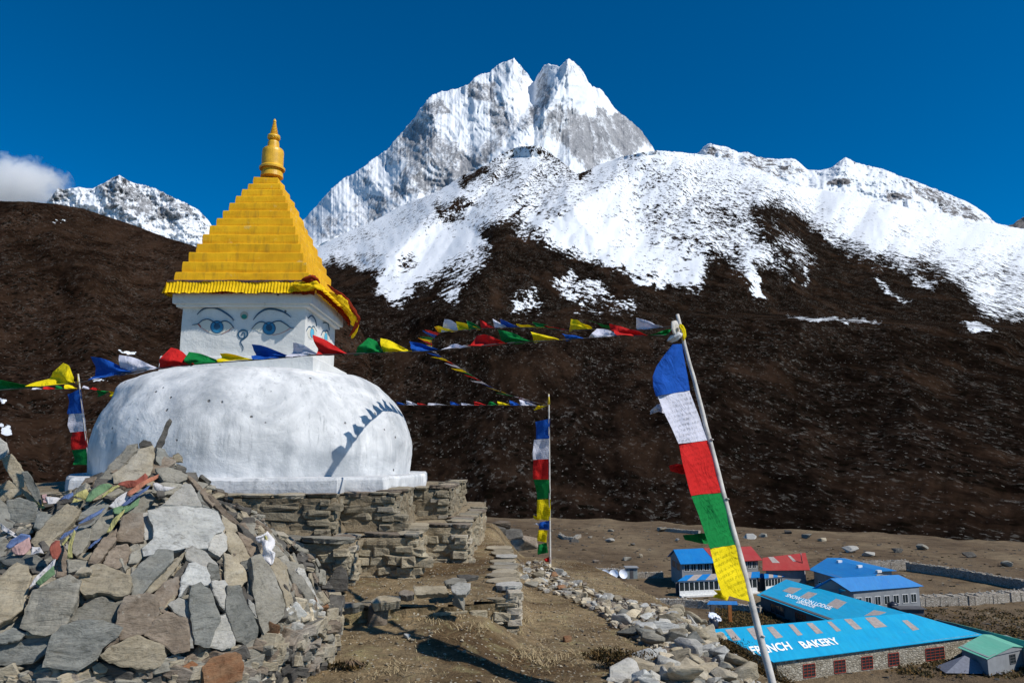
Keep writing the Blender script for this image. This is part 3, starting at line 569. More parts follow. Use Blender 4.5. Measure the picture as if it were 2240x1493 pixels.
# --- cloud behind the hill
def cloud():
    c = at(30, 405, 9000); bm_ = bmesh.new(); bmesh.ops.create_icosphere(bm_, subdivisions=3, radius=1.0)
    vs = [(v.co.x * 760 + c.x, v.co.y * 500 + c.y, v.co.z * 420 + c.z) for v in bm_.verts]; fs = [tuple(v.index for v in f.verts) for f in bm_.faces]; bm_.free()
    m = bpy.data.materials.new('cloud_vapour'); m.use_nodes = True; nt = m.node_tree; nt.nodes.remove(nt.nodes['Principled BSDF'])
    v = N(nt, 'ShaderNodeVolumePrincipled'); v.inputs['Color'].default_value = (1, 1, 1, 1); v.inputs['Anisotropy'].default_value = 0.2
    oc = objcoord(nt); n = noise(nt, oc, 0.0050, 9, 0.66, 0.5)
    ln = N(nt, 'ShaderNodeVectorMath', operation='LENGTH'); nt.links.new(mapping(nt, oc, (1 / 760, 1 / 500, 1 / 420)), ln.inputs[0])
    e = mathn(nt, 'SUBTRACT', 1.18, ln.outputs['Value'])
    d = mathn(nt, 'MULTIPLY', mathn(nt, 'SUBTRACT', mathn(nt, 'ADD', n, mathn(nt, 'MULTIPLY', e, 0.62)), 0.70, ), 0.03, False)
    d = mathn(nt, 'MAXIMUM', d, 0.0)
    nt.links.new(d, v.inputs['Density']); nt.links.new(v.outputs[0], nt.nodes['Material Output'].inputs['Volume'])
    m.cycles.volume_step_rate = 1.0
    cv = np.array(vs) - np.array(c)
    o = mesh_obj('cloud', cv, fs, m); o.location = c
    tag(o, 'white puffy cloud behind the brown hill at the left edge', 'cloud', kind='stuff')
cloud()
# ------------------------------------------------------------------ stone generators
def hull_rock(seed, sx=1, sy=1, sz=1, n=16, rough=0.05, sub=1):
    r = random.Random(seed); bm_ = bmesh.new()
    for i in range(n):
        while True:
            v = Vector((r.uniform(-1, 1), r.uniform(-1, 1), r.uniform(-1, 1)))
            if 0.55 < max(abs(v.x), abs(v.y), abs(v.z)) and v.length < 1.35: break
        bm_.verts.new((v.x * sx * .5, v.y * sy * .5, v.z * sz * .5))
    res = bmesh.ops.convex_hull(bm_, input=bm_.verts)
    bmesh.ops.delete(bm_, geom=[g for g in res['geom_interior'] if isinstance(g, bmesh.types.BMVert)], context='VERTS')
    loose = [v for v in bm_.verts if not v.link_faces]
    if loose: bmesh.ops.delete(bm_, geom=loose, context='VERTS')
    bmesh.ops.dissolve_limit(bm_, angle_limit=0.25, verts=bm_.verts, edges=bm_.edges)
    bmesh.ops.bevel(bm_, geom=list(bm_.edges), offset=0.035 * min(sx, sy, sz) + 0.004, segments=1, profile=0.6, affect='EDGES', clamp_overlap=True)
    if sub:
        bmesh.ops.triangulate(bm_, faces=bm_.faces)
        for _ in range(sub): bmesh.ops.subdivide_edges(bm_, edges=bm_.edges, cuts=1, use_grid_fill=True)
        bm_.verts.ensure_lookup_table()
        a = np.array([v.co[:] for v in bm_.verts]); m = min(sx, sy, sz)
        d = fbm(a[:, 0] * 2.2 / m + seed, a[:, 1] * 2.2 / m, a[:, 2] * 2.2 / m, 3, seed) * rough * m
        bm_.normal_update()
        for v, k in zip(bm_.verts, d): v.co += v.normal * float(k)
    bm_.verts.ensure_lookup_table()
    vs = np.array([v.co[:] for v in bm_.verts]); fs = [tuple(v.index for v in f.verts) for f in bm_.faces]; bm_.free()
    return vs, fs
ROCKT = [hull_rock(100 + i, 1, 1, 1, 15, 0.07, 1) for i in range(16)]
BRICKT = [hull_rock(300 + i, 1, 1, 1, 24, 0.10, 1) for i in range(14)]
# boxy stones for walls: a rounded, dented block
def block(seed):
    r = random.Random(seed); bm_ = bmesh.new(); bmesh.ops.create_cube(bm_, size=1.0)
    for v in bm_.verts: v.co = Vector([c * (1 + r.uniform(-0.16, 0.10)) for c in v.co])
    bmesh.ops.bevel(bm_, geom=list(bm_.edges), offset=0.07, segments=1, profile=0.6, affect='EDGES')
    bmesh.ops.triangulate(bm_, faces=bm_.faces); bmesh.ops.subdivide_edges(bm_, edges=bm_.edges, cuts=1)
    a = np.array([v.co[:] for v in bm_.verts]); d = fbm(a[:, 0] * 3 + seed, a[:, 1] * 3, a[:, 2] * 3, 2, seed) * 0.10
    bm_.normal_update()
    for v, k in zip(bm_.verts, d): v.co += v.normal * float(k)
    vs = np.array([v.co[:] for v in bm_.verts]); fs = [tuple(v.index for v in f.verts) for f in bm_.faces]; bm_.free(); return vs, fs
BLOCKT = [block(500 + i) for i in range(16)]

def slab_mesh(poly3, n, th, seed, relief=0.006, layers=3, grow=1.0):
    """a split flagstone from an outline lying in a plane; top at the outline, body towards -n"""
    r = random.Random(seed); P = [Vector(p) for p in poly3]; n = Vector(n).normalized()
    c = sum(P, Vector()) / len(P); out = []; P = [c + (p - c) * grow for p in P]
    size = max((p - c).length for p in P)
    for i in range(len(P)):
        a, b = P[i], P[(i + 1) % len(P)]; L = (b - a).length; k = max(1, int(L / (size * 0.12)))
        e = (b - a).normalized(); side = e.cross(n)
        for j in range(k):
            q = a.lerp(b, j / k)
            if j: q = q + side * r.uniform(-1, 1) * 0.03 * size + e * r.uniform(-.2, .2) * L / k
            out.append(q)
    m = len(out); vs = []; fs = []
    nz = [r.uniform(-1, 1) for _ in range(8)]
    def H(p):
        q = p - c; return relief * (fbm(q.x * 6 + seed, q.y * 6, q.z * 6, 3, seed % 97) * 1.6) * 1.0
    tilt = Vector((r.uniform(-1, 1), r.uniform(-1, 1), r.uniform(-1, 1))) * 0.05
    rings = []
    for s in (0.30, 0.62, 0.88, 0.992): rings.append([c + (p - c) * s for p in out])
    vs.append(c + n * float(H(c)))
    for k, rg in enumerate(rings):
        for p in rg:
            vs.append(p + n * float(H(p)) + (n * (-0.004) if k == 3 else Vector()))
    # sides with split layers
    offs = []
    for l in range(layers + 1):
        z = -0.010 - (th - 0.010) * l / layers
        jit = [r.uniform(-0.02, 0.012) * size * (1 if 0 < l else .3) for _ in range(m)]
        k1 = r.uniform(-0.02, 0.015)
        ring = []
        for i, p in enumerate(out):
            s = 1 + k1 - 0.03 * l; q = c + (p - c) * s
            ring.append(q + (p - c).normalized() * jit[i] + n * z)
        offs.append(ring)
    for ring in offs: vs += ring
    nr = 4 + layers + 1
    for i in range(m): fs.append((0, 1 + i, 1 + (i + 1) % m))
    for k in range(nr - 1):
        b0 = 1 + k * m; b1 = 1 + (k + 1) * m
        for i in range(m): fs.append((b0 + i, b1 + i, b1 + (i + 1) % m, b0 + (i + 1) % m))
    fs.append(tuple(1 + (nr - 1) * m + i for i in range(m)))
    return vs, fs
def rot_from(n, ang):
    n = Vector(n).normalized(); return n.to_track_quat('Z', 'Y').to_matrix() @ Matrix.Rotation(ang, 3, 'Z')
def tmpl(T, c, scale, R):
    vs, fs = T; A = np.array(R); v = (vs * np.array(scale)) @ A.T + np.array(c); return v, fs

# ------------------------------------------------------------------ white stupa
SX, SY = -4.057, 11.93
def plaster_mat(name, base, dirt, dirtamt=0.5, blue=True):
    m, nt, bs = new_mat(name); p = geopos(nt)
    n1 = noise(nt, p, 1.3, 7, 0.62, 0.6); n2 = noise(nt, p, 7, 7, 0.7); n3 = noise(nt, mapping(nt, p, (3.5, 3.5, 0.5)), 1.4, 5, 0.6)
    c = mix(nt, ramp(nt, n1, [(0.36, (0, 0, 0)), (0.66, (dirtamt,) * 3)]), base, dirt)
    c = mix(nt, ramp(nt, noise(nt, mapping(nt, p, (9, 9, 1.1)), 1.6, 6, 0.7, 0.3), [(0.56, (0, 0, 0)), (0.70, (dirtamt * .7,) * 3)]), c, tuple(v * 0.8 for v in dirt))
    ed = ramp(nt, noise(nt, mapping(nt, p, (1, 1, 3)), 2.2, 6, 0.7, 1.2), [(0.485, (0, 0, 0)), (0.5, (0.5, 0.5, 0.5)), (0.515, (0, 0, 0))]); c = mix(nt, mix(nt, 1.0, ed, ramp(nt, noise(nt, p, 0.9, 2), [(0.5, (0, 0, 0)), (0.6, (1, 1, 1))]), 'MULTIPLY'), c, (0.2, 0.2, 0.19))
    c = mix(nt, ramp(nt, n3, [(0.5, (0, 0, 0)), (0.72, (dirtamt * .6,) * 3)]), c, dirt)
    chips = N(nt, 'ShaderNodeTexVoronoi'); chips.inputs['Scale'].default_value = 5.5; nt.links.new(mix(nt, 0.08, p, N(nt, 'ShaderNodeTexNoise').outputs['Color']), chips.inputs['Vector'])
    chips.inputs['Randomness'].default_value = 1.0
    k = ramp(nt, chips.outputs['Distance'], [(0.07, (1, 1, 1)), (0.12, (0, 0, 0))])
    k = mix(nt, 1.0, k, ramp(nt, noise(nt, p, 2.3, 3), [(0.48, (0, 0, 0)), (0.52, (1, 1, 1))]), 'MULTIPLY')
    c = mix(nt, k, c, (0.13, 0.125, 0.12))
    setc(nt, bs, c, 0.85, 0.2)
    bump(nt, bs, mathn(nt, 'SUBTRACT', mathn(nt, 'ADD', mathn(nt, 'MULTIPLY', n1, 1.4), mathn(nt, 'MULTIPLY', n2, 0.45)), k), 0.55, 0.05)
    return m
DOMEM = plaster_mat('whitewash_dome', (0.75, 0.75, 0.745), (0.28, 0.30, 0.32), 0.80)
WHITE = plaster_mat('whitewash', (0.68, 0.68, 0.66), (0.48, 0.47, 0.43), 0.35)
def ochre():
    m, nt, bs = new_mat('ochre_paint'); p = geopos(nt)
    n1 = noise(nt, p, 2.2, 6, 0.65, 0.4); n2 = noise(nt, mapping(nt, p, (5, 5, 0.8)), 2.2, 5, 0.65)
    c = mix(nt, ramp(nt, n1, [(0.35, (0, 0, 0)), (0.7, (1, 1, 1))]), (0.68, 0.34, 0.004), (0.84, 0.47, 0.008))
    c = mix(nt, ramp(nt, n2, [(0.54, (0, 0, 0)), (0.70, (0.7,) * 3)]), c, (0.46, 0.25, 0.015))
    c = mix(nt, ramp(nt, noise(nt, p, 3.3, 5, 0.7), [(0.62, (0, 0, 0)), (0.70, (0.65,) * 3)]), c, (0.72, 0.56, 0.22))
    setc(nt, bs, c, 0.7, 0.25); bump(nt, bs, mathn(nt, 'ADD', n1, n2), 0.35, 0.02); return m
OCHRE = ochre()
GOLD = plain_mat('gilded_paint', (0.72, 0.40, 0.02), 0.42, 0.5, 0.25, 9)
EYEB = plain_mat('eye_blue', (0.03, 0.20, 0.36), 0.6, 0.3, 0.25, 12); EYED = plain_mat('eye_dark_blue', (0.02, 0.075, 0.14), 0.6, 0.3, 0.3, 12)
EYEW = plain_mat('eye_white', (0.60, 0.59, 0.52), 0.7, 0.2, 0.05, 12); EYER = plain_mat('eye_red', (0.38, 0.12, 0.10), 0.7, 0.2, 0.2, 12); EYEG = plain_mat('jewel_green', (0.02, 0.20, 0.16), 0.5, 0.3, 0.2, 12)
EYELB = plain_mat('eye_light_blue', (0.10, 0.42, 0.60), 0.6, 0.3, 0.2, 12)

stupa = tag(empty('stupa', (SX, SY, 1.17)), 'white domed stupa with painted eyes and a stepped yellow spire', 'stupa')
# dome
prof = [(2.40, 1.30), (2.405, 1.40), (2.42, 1.6), (2.42, 1.80), (2.37, 2.02), (2.29, 2.22), (2.16, 2.43), (2.02, 2.60), (1.84, 2.76), (1.66, 2.85), (1.30, 2.90), (0.6, 2.93), (0.01, 2.94)]
pr = np.array(prof); tt = np.linspace(0, 1, 90); cl = np.r_[0, np.cumsum(np.hypot(*np.diff(pr, axis=0).T))]; cl /= cl[-1]
rr, zz = np.interp(tt, cl, pr[:, 0]), np.interp(tt, cl, pr[:, 1])
for _ in range(3): rr[1:-1] = (rr[:-2] + 2 * rr[1:-1] + rr[2:]) / 4; zz[1:-1] = (zz[:-2] + 2 * zz[1:-1] + zz[2:]) / 4
seg = 220; th = np.linspace(0, 2 * math.pi, seg, endpoint=False)
RR = rr[:, None] * (1 + 0.012 * vn2(np.cos(th) * 1.3 + 5, np.sin(th) * 1.3)[None]); RR = RR * (1 + 0.085 * np.clip(-np.cos(th + 0.35), 0, 1)[None] * np.exp(-((zz - 2.68) / 0.17) ** 2)[:, None]); X = RR * np.cos(th)[None]; Y = RR * np.sin(th)[None]; Z = np.repeat(zz[:, None], seg, 1)
d = 0.040 * fbm(X * 1.7, Y * 1.7, Z * 1.7, 4, 31) + 0.022 * fbm(X * 5, Y * 5, Z * 6, 3, 32); k = 1 + d / np.maximum(RR, 0.5)
X, Y, Z = X * k * .985 + SX + .05, Y * k * .985 + SY, Z + d * 0.4 * sstep(1.3, 1.5, Z)
V = np.stack([X, Y, Z], -1).reshape(-1, 3); fs = [(i * seg + a, i * seg + (a + 1) % seg, (i + 1) * seg + (a + 1) % seg, (i + 1) * seg + a) for i in range(89) for a in range(seg)]
mesh_obj('dome', V, fs, DOMEM, stupa, True)
# plinth following the redented plan
def wobble_prism(poly, z0, z1, mat, name, parent, amp=0.02, step=0.12, seed=3, bev=0.03):
    P = []
    for i in range(len(poly)):
        a, b = Vector(poly[i]), Vector(poly[(i + 1) % len(poly)]); k = max(1, int((b - a).length / step))
        for j in range(k): P.append(a.lerp(b, j / k))
    c = sum(P, Vector((0, 0))) / len(P); P = np.array([p[:] for p in P]); n = len(P)
    vs = []; lv = [(z0, 0.0), (z0 + (z1 - z0) * .35, 0.004), (z0 + (z1 - z0) * .7, 0.0), (z1 - bev, -0.004), (z1, -bev)]
    cc = np.array([c.x, c.y]); dirn = (P - cc) / np.linalg.norm(P - cc, axis=1)[:, None]
    for z, o in lv:
        q = P + dirn * (o + amp * fbm(P[:, 0] * 2.5, P[:, 1] * 2.5, z * 4, 3, seed))[:, None]
        zz_ = z + (0.5 * amp * vn2(P[:, 0] * 3, P[:, 1] * 3, seed + 5) if z > z0 else 0 * P[:, 0])
        vs += [(q[i, 0], q[i, 1], float(zz_[i]) if np.ndim(zz_) else z) for i in range(n)]
    fs_ = [(l * n + i, l * n + (i + 1) % n, (l + 1) * n + (i + 1) % n, (l + 1) * n + i) for l in range(len(lv) - 1) for i in range(n)]
    fs_ += [tuple(range(n - 1, -1, -1)), tuple((len(lv) - 1) * n + i for i in range(n))]
    return mesh_obj(name, vs, fs_, mat, parent, False)
pl = [(-1.36, -2.73), (1.92, -2.73), (1.92, -2.30), (2.40, -2.28), (2.72, -0.3), (2.48, 2.0), (1.9, 2.6), (-1.9, 2.6), (-2.74, 2.0), (-2.74, -0.43), (-2.3, -1.22), (-1.76, -2.12), (-1.55, -2.35)]
wobble_prism([(SX + a, SY + b) for a, b in pl], 1.15, 1.35, DOMEM, 'plinth', stupa, 0.022)
def sqp(h, cx=SX, cy=SY): return [(cx - h, cy - h), (cx + h, cy - h), (cx + h, cy + h), (cx - h, cy + h)]
wobble_prism(sqp(1.13), 2.72, 3.075, WHITE, 'neck_slab', stupa, 0.012, 0.2, 8, 0.015)
HF = SY - 0.932; HR = SX + 0.932
harm = wobble_prism(sqp(0.932), 3.05, 3.88, WHITE, 'face_block', stupa, 0.006, 0.2, 9, 0.005)
wobble_prism([(a, b) for a, b in sqp(1.0)], 3.84, 3.90, WHITE, 'cornice', stupa, 0.006, 0.2, 10, 0.012)
c2 = stupa
wobble_prism(sqp(1.045), 3.885, 4.10, WHITE, 'cornice', stupa, 0.008, 0.2, 12, 0.02)
roof = wobble_prism(sqp(1.09), 4.085, 4.20, OCHRE, 'roof_slab', stupa, 0.008, 0.2, 13, 0.02)
# stepped spire
spire = MB(); nst = 13; z0 = 4.19; hw0 = 1.015; hw1 = 0.20; H = 6.20 - z0
zs = [z0]; w = [1.18 - 0.028 * i for i in range(nst)]; sw = sum(w)
for i in range(nst): zs.append(zs[-1] + H * w[i] / sw)
first = None
for i in range(nst):
    h = hw0 + (hw1 - hw0) * i / (nst - 1); cx = SX - 0.035
    o = wobble_prism([(cx - h, SY - h), (cx + h, SY - h), (cx + h, SY + h), (cx - h, SY + h)], zs[i] - 0.004, zs[i + 1], OCHRE, 'spire_step', stupa, 0.020, 0.09, 40 + i, 0.012)
# pinnacle
def zat(py, Y=SY): return at(600, py, Y).z
PXc = at(597, 340, SY).x
def rad(p): return p / F * (SY / 0.955)
pn = MB()
pn.lathe([(rad(24), zat(388)), (rad(23), zat(379)), (rad(20), zat(374)), (rad(20), zat(368)), (rad(27), zat(372)), (rad(27.5), zat(368)), (rad(23), zat(364)), (rad(23), zat(334)), (rad(22), zat(329)), (rad(20), zat(327)), (rad(13), zat(325)), (rad(12), zat(313)), (rad(11), zat(310)), (rad(5), zat(309)), (rad(5), zat(306))], PXc, SY, 40)
pn.build('pinnacle_bell', GOLD, stupa, False)
lt = MB()
for k_ in range(14):
    a = 2 * math.pi * k_ / 14; c = Vector((PXc + rad(10) * math.cos(a), SY + rad(10) * math.sin(a), zat(302)))
    vs, fs_ = tmpl(ROCKT[0], c, (rad(9), rad(7), rad(9)), Matrix.Rotation(a, 3, 'Z')); lt.add(vs, fs_)
lt.lathe([(rad(5), zat(309)), (rad(11), zat(305)), (rad(14), zat(302)), (rad(13), zat(297)), (rad(6), zat(294))], PXc, SY, 28)
lt.build('pinnacle_lotus', GOLD, stupa, True)
cn = MB(); pf = []
zt, zb = zat(268), zat(294)
for k_ in range(7):
    za = zb + (zt - zb) * k_ / 7; zc = zb + (zt - zb) * (k_ + 0.62) / 7; r_ = rad(8.5) * (1 - k_ * 0.095)
    pf += [(r_ * .93, za), (r_, za + 0.006), (r_, zc - 0.004), (r_ * .9, zc), (r_ * .62, zc + 0.004)]
pf += [(rad(3), zat(268)), (rad(3.6), zat(266)), (rad(2.6), zat(263)), (0.004, zat(260))]
cn.lathe(pf, PXc, SY, 28); cn.build('pinnacle_rings', GOLD, stupa, False)

# painted face: pixel outlines carried onto the wall of the face block
def facepts(z, front=True, off=0.004):
    out = []
    for x, y in z:
        px, py = 400 + x / 5.895, 640 + y / 5.895
        out.append(on_plane(px, py, (SX, HF - off, 0), Vector((0, -1, 0))) if front else on_plane(px, py, (HR + off, SY, 0), Vector((1, 0, 0))))
    return out
def brush(name, line, widths, mat, parent, front=True, off=0.012, closed=False):
    P = facepts(line, front, off); n = Vector((0, -1, 0)) if front else Vector((1, 0, 0)); mb = MB(); L = len(P)
    # catmull smoothing
    Q = []; W = []
    for i in range(L - 1):
        p0, p1, p2, p3 = P[max(i - 1, 0)], P[i], P[i + 1], P[min(i + 2, L - 1)]
        for s in range(6):
            t = s / 6; Q.append(0.5 * ((2 * p1) + (p2 - p0) * t + (2 * p0 - 5 * p1 + 4 * p2 - p3) * t * t + (3 * p1 - p0 - 3 * p2 + p3) * t ** 3)); W.append(widths[i] * (1 - t) + widths[i + 1] * t)
    Q.append(P[-1]); W.append(widths[-1]); vs = []
    for i, p in enumerate(Q):
        d = (Q[min(i + 1, len(Q) - 1)] - Q[max(i - 1, 0)]).normalized(); s = d.cross(n) * W[i] * 0.5 * 0.00118
        vs += [p + s, p - s, p + s - n * 0.03, p - s - n * 0.03]
    fs_ = []
    for i in range(len(Q) - 1):
        a = 4 * i; b = a + 4; fs_ += [(a, b, b + 1, a + 1), (a + 2, a + 3, b + 3, b + 2), (a, a + 2, b + 2, b), (a + 1, b + 1, b + 3, a + 3)]
    return mesh_obj(name, vs, fs_, mat, parent)
def patch(name, outline, mat, parent, front=True, off=0.009):
    P = facepts(outline, front, off); n = Vector((0, -1, 0)) if front else Vector((1, 0, 0)); mb = MB(); mb.plate(P, n, 0.02); return mb.build(name, mat, parent)
def ell(cx, cy, rx, ry, n=24): return [(cx + rx * math.cos(2 * math.pi * k / n), cy - ry * math.sin(2 * math.pi * k / n)) for k in range(n)]
def eye(upper, lower, brow, iris, front=True):
    e = patch('painted_eye', upper + lower[::-1], EYEW, harm, front, 0.008)
    p3 = stupa  # strokes hang below the eye as its own pieces via material slots
    return e
def merge_eye(parts, name, parent):
    vs = []; fs_ = []; ms = []; mats = []
    for o in parts:
        me = o.data; b = len(vs); off = o.matrix_basis.translation
        vs += [tuple(v.co) for v in me.vertices]; fs_ += [tuple(i + b for i in p.vertices) for p in me.polygons]
        if me.materials[0] not in mats: mats.append(me.materials[0])
        ms += [mats.index(me.materials[0])] * len(me.polygons); bpy.data.objects.remove(o)
    me = bpy.data.meshes.new(name); me.from_pydata(vs, [], fs_); [me.materials.append(m) for m in mats]; me.polygons.foreach_set('material_index', ms)
    o = bpy.data.objects.new(name, me); COL.objects.link(o); o.parent = parent; return o
# left eye
A = []
A.append(patch('a', [(205, 400), (250, 355), (320, 340), (380, 365), (430, 395), (500, 370), (560, 365), (610, 395), (650, 450), (600, 480), (520, 520), (440, 540), (340, 515), (240, 450)], EYEW, harm))
A.append(patch('a', [(180, 395), (205, 395), (235, 430), (225, 450)], EYER, harm, True, 0.010))
A.append(patch('a', ell(438, 440, 86, 84), EYED, harm, True, 0.012)); A.append(patch('a', ell(440, 442, 76, 74), EYEB, harm, True, 0.014)); A.append(patch('a', ell(440, 435, 42, 42), EYED, harm, True, 0.016))
A.append(brush('a', [(115, 415), (190, 400), (250, 355), (320, 340), (375, 362), (430, 398), (480, 380), (545, 362), (610, 395), (655, 455)], [3, 8, 12, 14, 15, 14, 14, 14, 11, 4], EYED, harm, True, 0.018))
A.append(brush('a', [(210, 430), (270, 470), (340, 512)], [3, 4, 3], EYER, harm)); A.append(brush('a', [(500, 530), (590, 485), (650, 440)], [3, 4, 3], EYER, harm))
merge_eye(A, 'painted_eye', harm)
A = [patch('a', [(895, 455), (950, 395), (1010, 372), (1060, 385), (1110, 410), (1180, 375), (1250, 370), (1330, 410), (1390, 450), (1330, 490), (1240, 530), (1110, 545), (990, 510)], EYEW, harm),
     patch('a', ell(1112, 458, 86, 86), EYED, harm, True, 0.012), patch('a', ell(1112, 460, 76, 76), EYEB, harm, True, 0.014), patch('a', ell(1112, 450, 42, 42), EYED, harm, True, 0.016),
     brush('a', [(885, 465), (950, 395), (1015, 373), (1060, 388), (1105, 412), (1160, 380), (1240, 362), (1320, 400), (1380, 445), (1430, 460)], [4, 10, 13, 14, 14, 14, 14, 12, 8, 3], EYED, harm, True, 0.018),
     brush('a', [(1150, 545), (1250, 525), (1330, 490), (1390, 450)], [3, 4, 4, 3], EYER, harm)]
merge_eye(A, 'painted_eye', harm)
merge_eye([brush('a', [(180, 280), (250, 215), (350, 190), (450, 205), (550, 260), (620, 315), (660, 355)], [4, 14, 22, 24, 22, 15, 4], EYED, harm)], 'painted_eyebrow', harm)
merge_eye([brush('a', [(905, 350), (970, 270), (1060, 215), (1160, 208), (1270, 235), (1350, 280), (1395, 320)], [4, 16, 24, 26, 22, 14, 4], EYED, harm)], 'painted_eyebrow', harm)
merge_eye([patch('a', ell(790, 290, 50, 52), plain_mat('jewel_ring', (0.42, 0.36, 0.30)), harm, True, 0.008), patch('a', ell(790, 308, 36, 30), EYEG, harm, True, 0.012)], 'painted_jewel', harm)
merge_eye([brush('a', [(772, 748), (775, 700), (750, 655), (745, 620), (790, 590), (830, 550), (830, 505), (780, 480), (730, 495), (712, 535), (735, 580), (780, 585), (800, 550), (785, 515), (760, 525), (762, 550)],
                 [4, 10, 12, 14, 16, 18, 18, 18, 18, 18, 16, 14, 12, 11, 10, 8], EYED, harm)], 'painted_nose', harm)
for cx, cy in ((1668, 520), (1845, 575)):
    k_ = 1.0 if cx < 1700 else 0.8
    A = [patch('a', ell(cx, cy, 58 * k_, 80), EYEW, harm, False), patch('a', ell(cx, cy, 26 * k_, 62), EYED, harm, False, 0.010), patch('a', ell(cx, cy, 22 * k_, 56), EYELB, harm, False, 0.012),
         brush('a', [(cx - 70 * k_, cy - 30), (cx - 35 * k_, cy - 85), (cx - 5, cy - 70), (cx + 25 * k_, cy - 88), (cx + 60 * k_, cy - 20)], [4, 10, 12, 10, 4], EYED, harm, False)]
    merge_eye(A, 'painted_eye', harm)
    merge_eye([brush('a', [(cx - 45 * k_, cy - 190 + (0 if k_ == 1 else 10)), (cx, cy - 225 + (0 if k_ == 1 else 35)), (cx + 45 * k_, cy - 170), (cx + 62 * k_, cy - 90)], [5, 18, 14, 5], EYED, harm, False)], 'painted_eyebrow', harm)

# pleated yellow cloth hung round the roof slab
CY = cloth_mat('pleated_yellow_cloth', (0.86, 0.58, 0.01)); CR = cloth_mat('red_brown_cloth', (0.30, 0.035, 0.012)); CK = cloth_mat('patterned_braid', (0.10, 0.06, 0.06))
val = tag(empty('cloth_valance', (SX, SY - 1.2, 4.05)), 'pleated yellow cloth valance with red hem hung under the stepped spire', 'valance')
def band(a, b, ztop, zbot, pleat, amp, out_top, out_bot, n, name, mat, thick=0.006, sag=0.0, seed=1):
    """cloth strip from a to b hanging between ztop and zbot"""
    a = Vector((a[0], a[1], 0)); b = Vector((b[0], b[1], 0)); L = (b - a).length; d = (b - a) / L; nn = Vector((d.y, -d.x, 0)); cols = int(L * n); rows = 5; vs = []
    for i in range(cols + 1):
        s = L * i / cols; ph = s * pleat * 2 * math.pi + 1.3 * float(vn2(s * 3, 0, seed)); sg = sag * math.sin(math.pi * i / cols) + 0.02 * float(vn2(s * 2.3, 3, seed))
        for j in range(rows + 1):
            t = j / rows; z = ztop(s) * (1 - t) + (zbot(s) + sg + 0.012 * float(vn2(s * 14, 7, seed))) * t
            o = out_top * (1 - t) + out_bot * t + amp * (0.35 + 0.65 * t) * math.sin(ph) + 0.01 * float(vn2(s * 5, t * 3, seed + 1))
            p = a + d * s + nn * o; vs.append((p.x, p.y, z))
    idx = lambda i, j: i * (rows + 1) + j
    fs_ = [(idx(i, j), idx(i + 1, j), idx(i + 1, j + 1), idx(i, j + 1)) for i in range(cols) for j in range(rows)]
    nv = len(vs); back = [(x - nn.x * thick, y - nn.y * thick, z) for x, y, z in vs]; fs_ += [tuple(reversed([k + nv for k in f])) for f in fs_]
    fs_ += [(idx(i + 1, rows), idx(i, rows), idx(i, rows) + nv, idx(i + 1, rows) + nv) for i in range(cols)]
    return mesh_obj(name, vs + back, fs_, mat, val, True)
hw = 1.11; FLc, FRc, BRc = (SX - hw, SY - hw), (SX + hw, SY - hw), (SX + hw, SY + hw)
band(FLc, FRc, lambda s: 4.205, lambda s: 4.03 - 0.02 * math.sin(s * 2), 21, 0.011, 0.01, 0.065, 190, 'pleated_cloth', CY, seed=3)
band(FLc, FRc, lambda s: 4.10, lambda s: 4.015, 14, 0.012, 0.0, 0.035, 90, 'red_hem', CR, seed=5)
band(FLc, FRc, lambda s: 4.225, lambda s: 4.185, 4, 0.004, 0.012, 0.026, 60, 'braid', CK, seed=6)
band(FRc, BRc, lambda s: 4.21, lambda s: 4.06 - 0.05 * (s / 2.4) ** 2, 12, 0.028, 0.02, 0.13, 110, 'pleated_cloth', CY, seed=7)
band(FRc, BRc, lambda s: 4.13, lambda s: 4.03 - 0.12 * (s / 2.4) ** 2, 10, 0.02, 0.02, 0.05, 80, 'red_hem', CR, seed=8)
band((SX - hw, SY + hw), FLc, lambda s: 4.2, lambda s: 4.04, 12, 0.02, 0.01, 0.07, 60, 'pleated_cloth', CY, seed=9)
def crumple(name, pts, mat, parent, r0=0.05, seed=1, wind=3, flat=0.6):
    """a rumpled roll of cloth along a line"""
    P = [Vector(p) for p in pts]; Q = []
    for i in range(len(P) - 1):
        for s in range(10): Q.append(P[i].lerp(P[i + 1], s / 10))
    Q.append(P[-1]); n = len(Q); segn = 18; vs = []
    for i, p in enumerate(Q):
        d = (Q[min(i + 1, n - 1)] - Q[max(i - 1, 0)]).normalized(); a = d.orthogonal().normalized() if i == 0 else (pa - d * pa.dot(d)).normalized(); pa = a; b = d.cross(a)
        e = min(1, 4 * min(i, n - 1 - i) / n + 0.25)
        for k in range(segn):
            t = 2 * math.pi * k / segn + i * 0.12
            r = r0 * e * (1 + 0.45 * math.sin(wind * t + i * 0.2) + 0.5 * float(vn3(p.x * 14 + math.cos(t), p.y * 14 + math.sin(t), p.z * 14, seed)))
            vs.append(p + a * math.cos(t) * r + b * math.sin(t) * r * flat)
    fs_ = [(i * segn + k, i * segn + (k + 1) % segn, (i + 1) * segn + (k + 1) % segn, (i + 1) * segn + k) for i in range(n - 1) for k in range(segn)]
    fs_ += [tuple(range(segn - 1, -1, -1)), tuple((n - 1) * segn + k for k in range(segn))]
    return mesh_obj(name, vs, fs_, mat, parent, True)
fx, fy = FRc
crumple('cloth_bunch', [(fx - 0.32, fy - 0.06, 4.15), (fx - 0.12, fy - 0.10, 4.10), (fx + 0.03, fy - 0.10, 4.14), (fx + 0.12, fy + 0.05, 4.08)], CY, val, 0.06, 3)
crumple('cloth_bunch', [(fx - 0.18, fy - 0.10, 4.20), (fx - 0.02, fy - 0.13, 4.24), (fx + 0.08, fy - 0.05, 4.17)], CR, val, 0.05, 5)
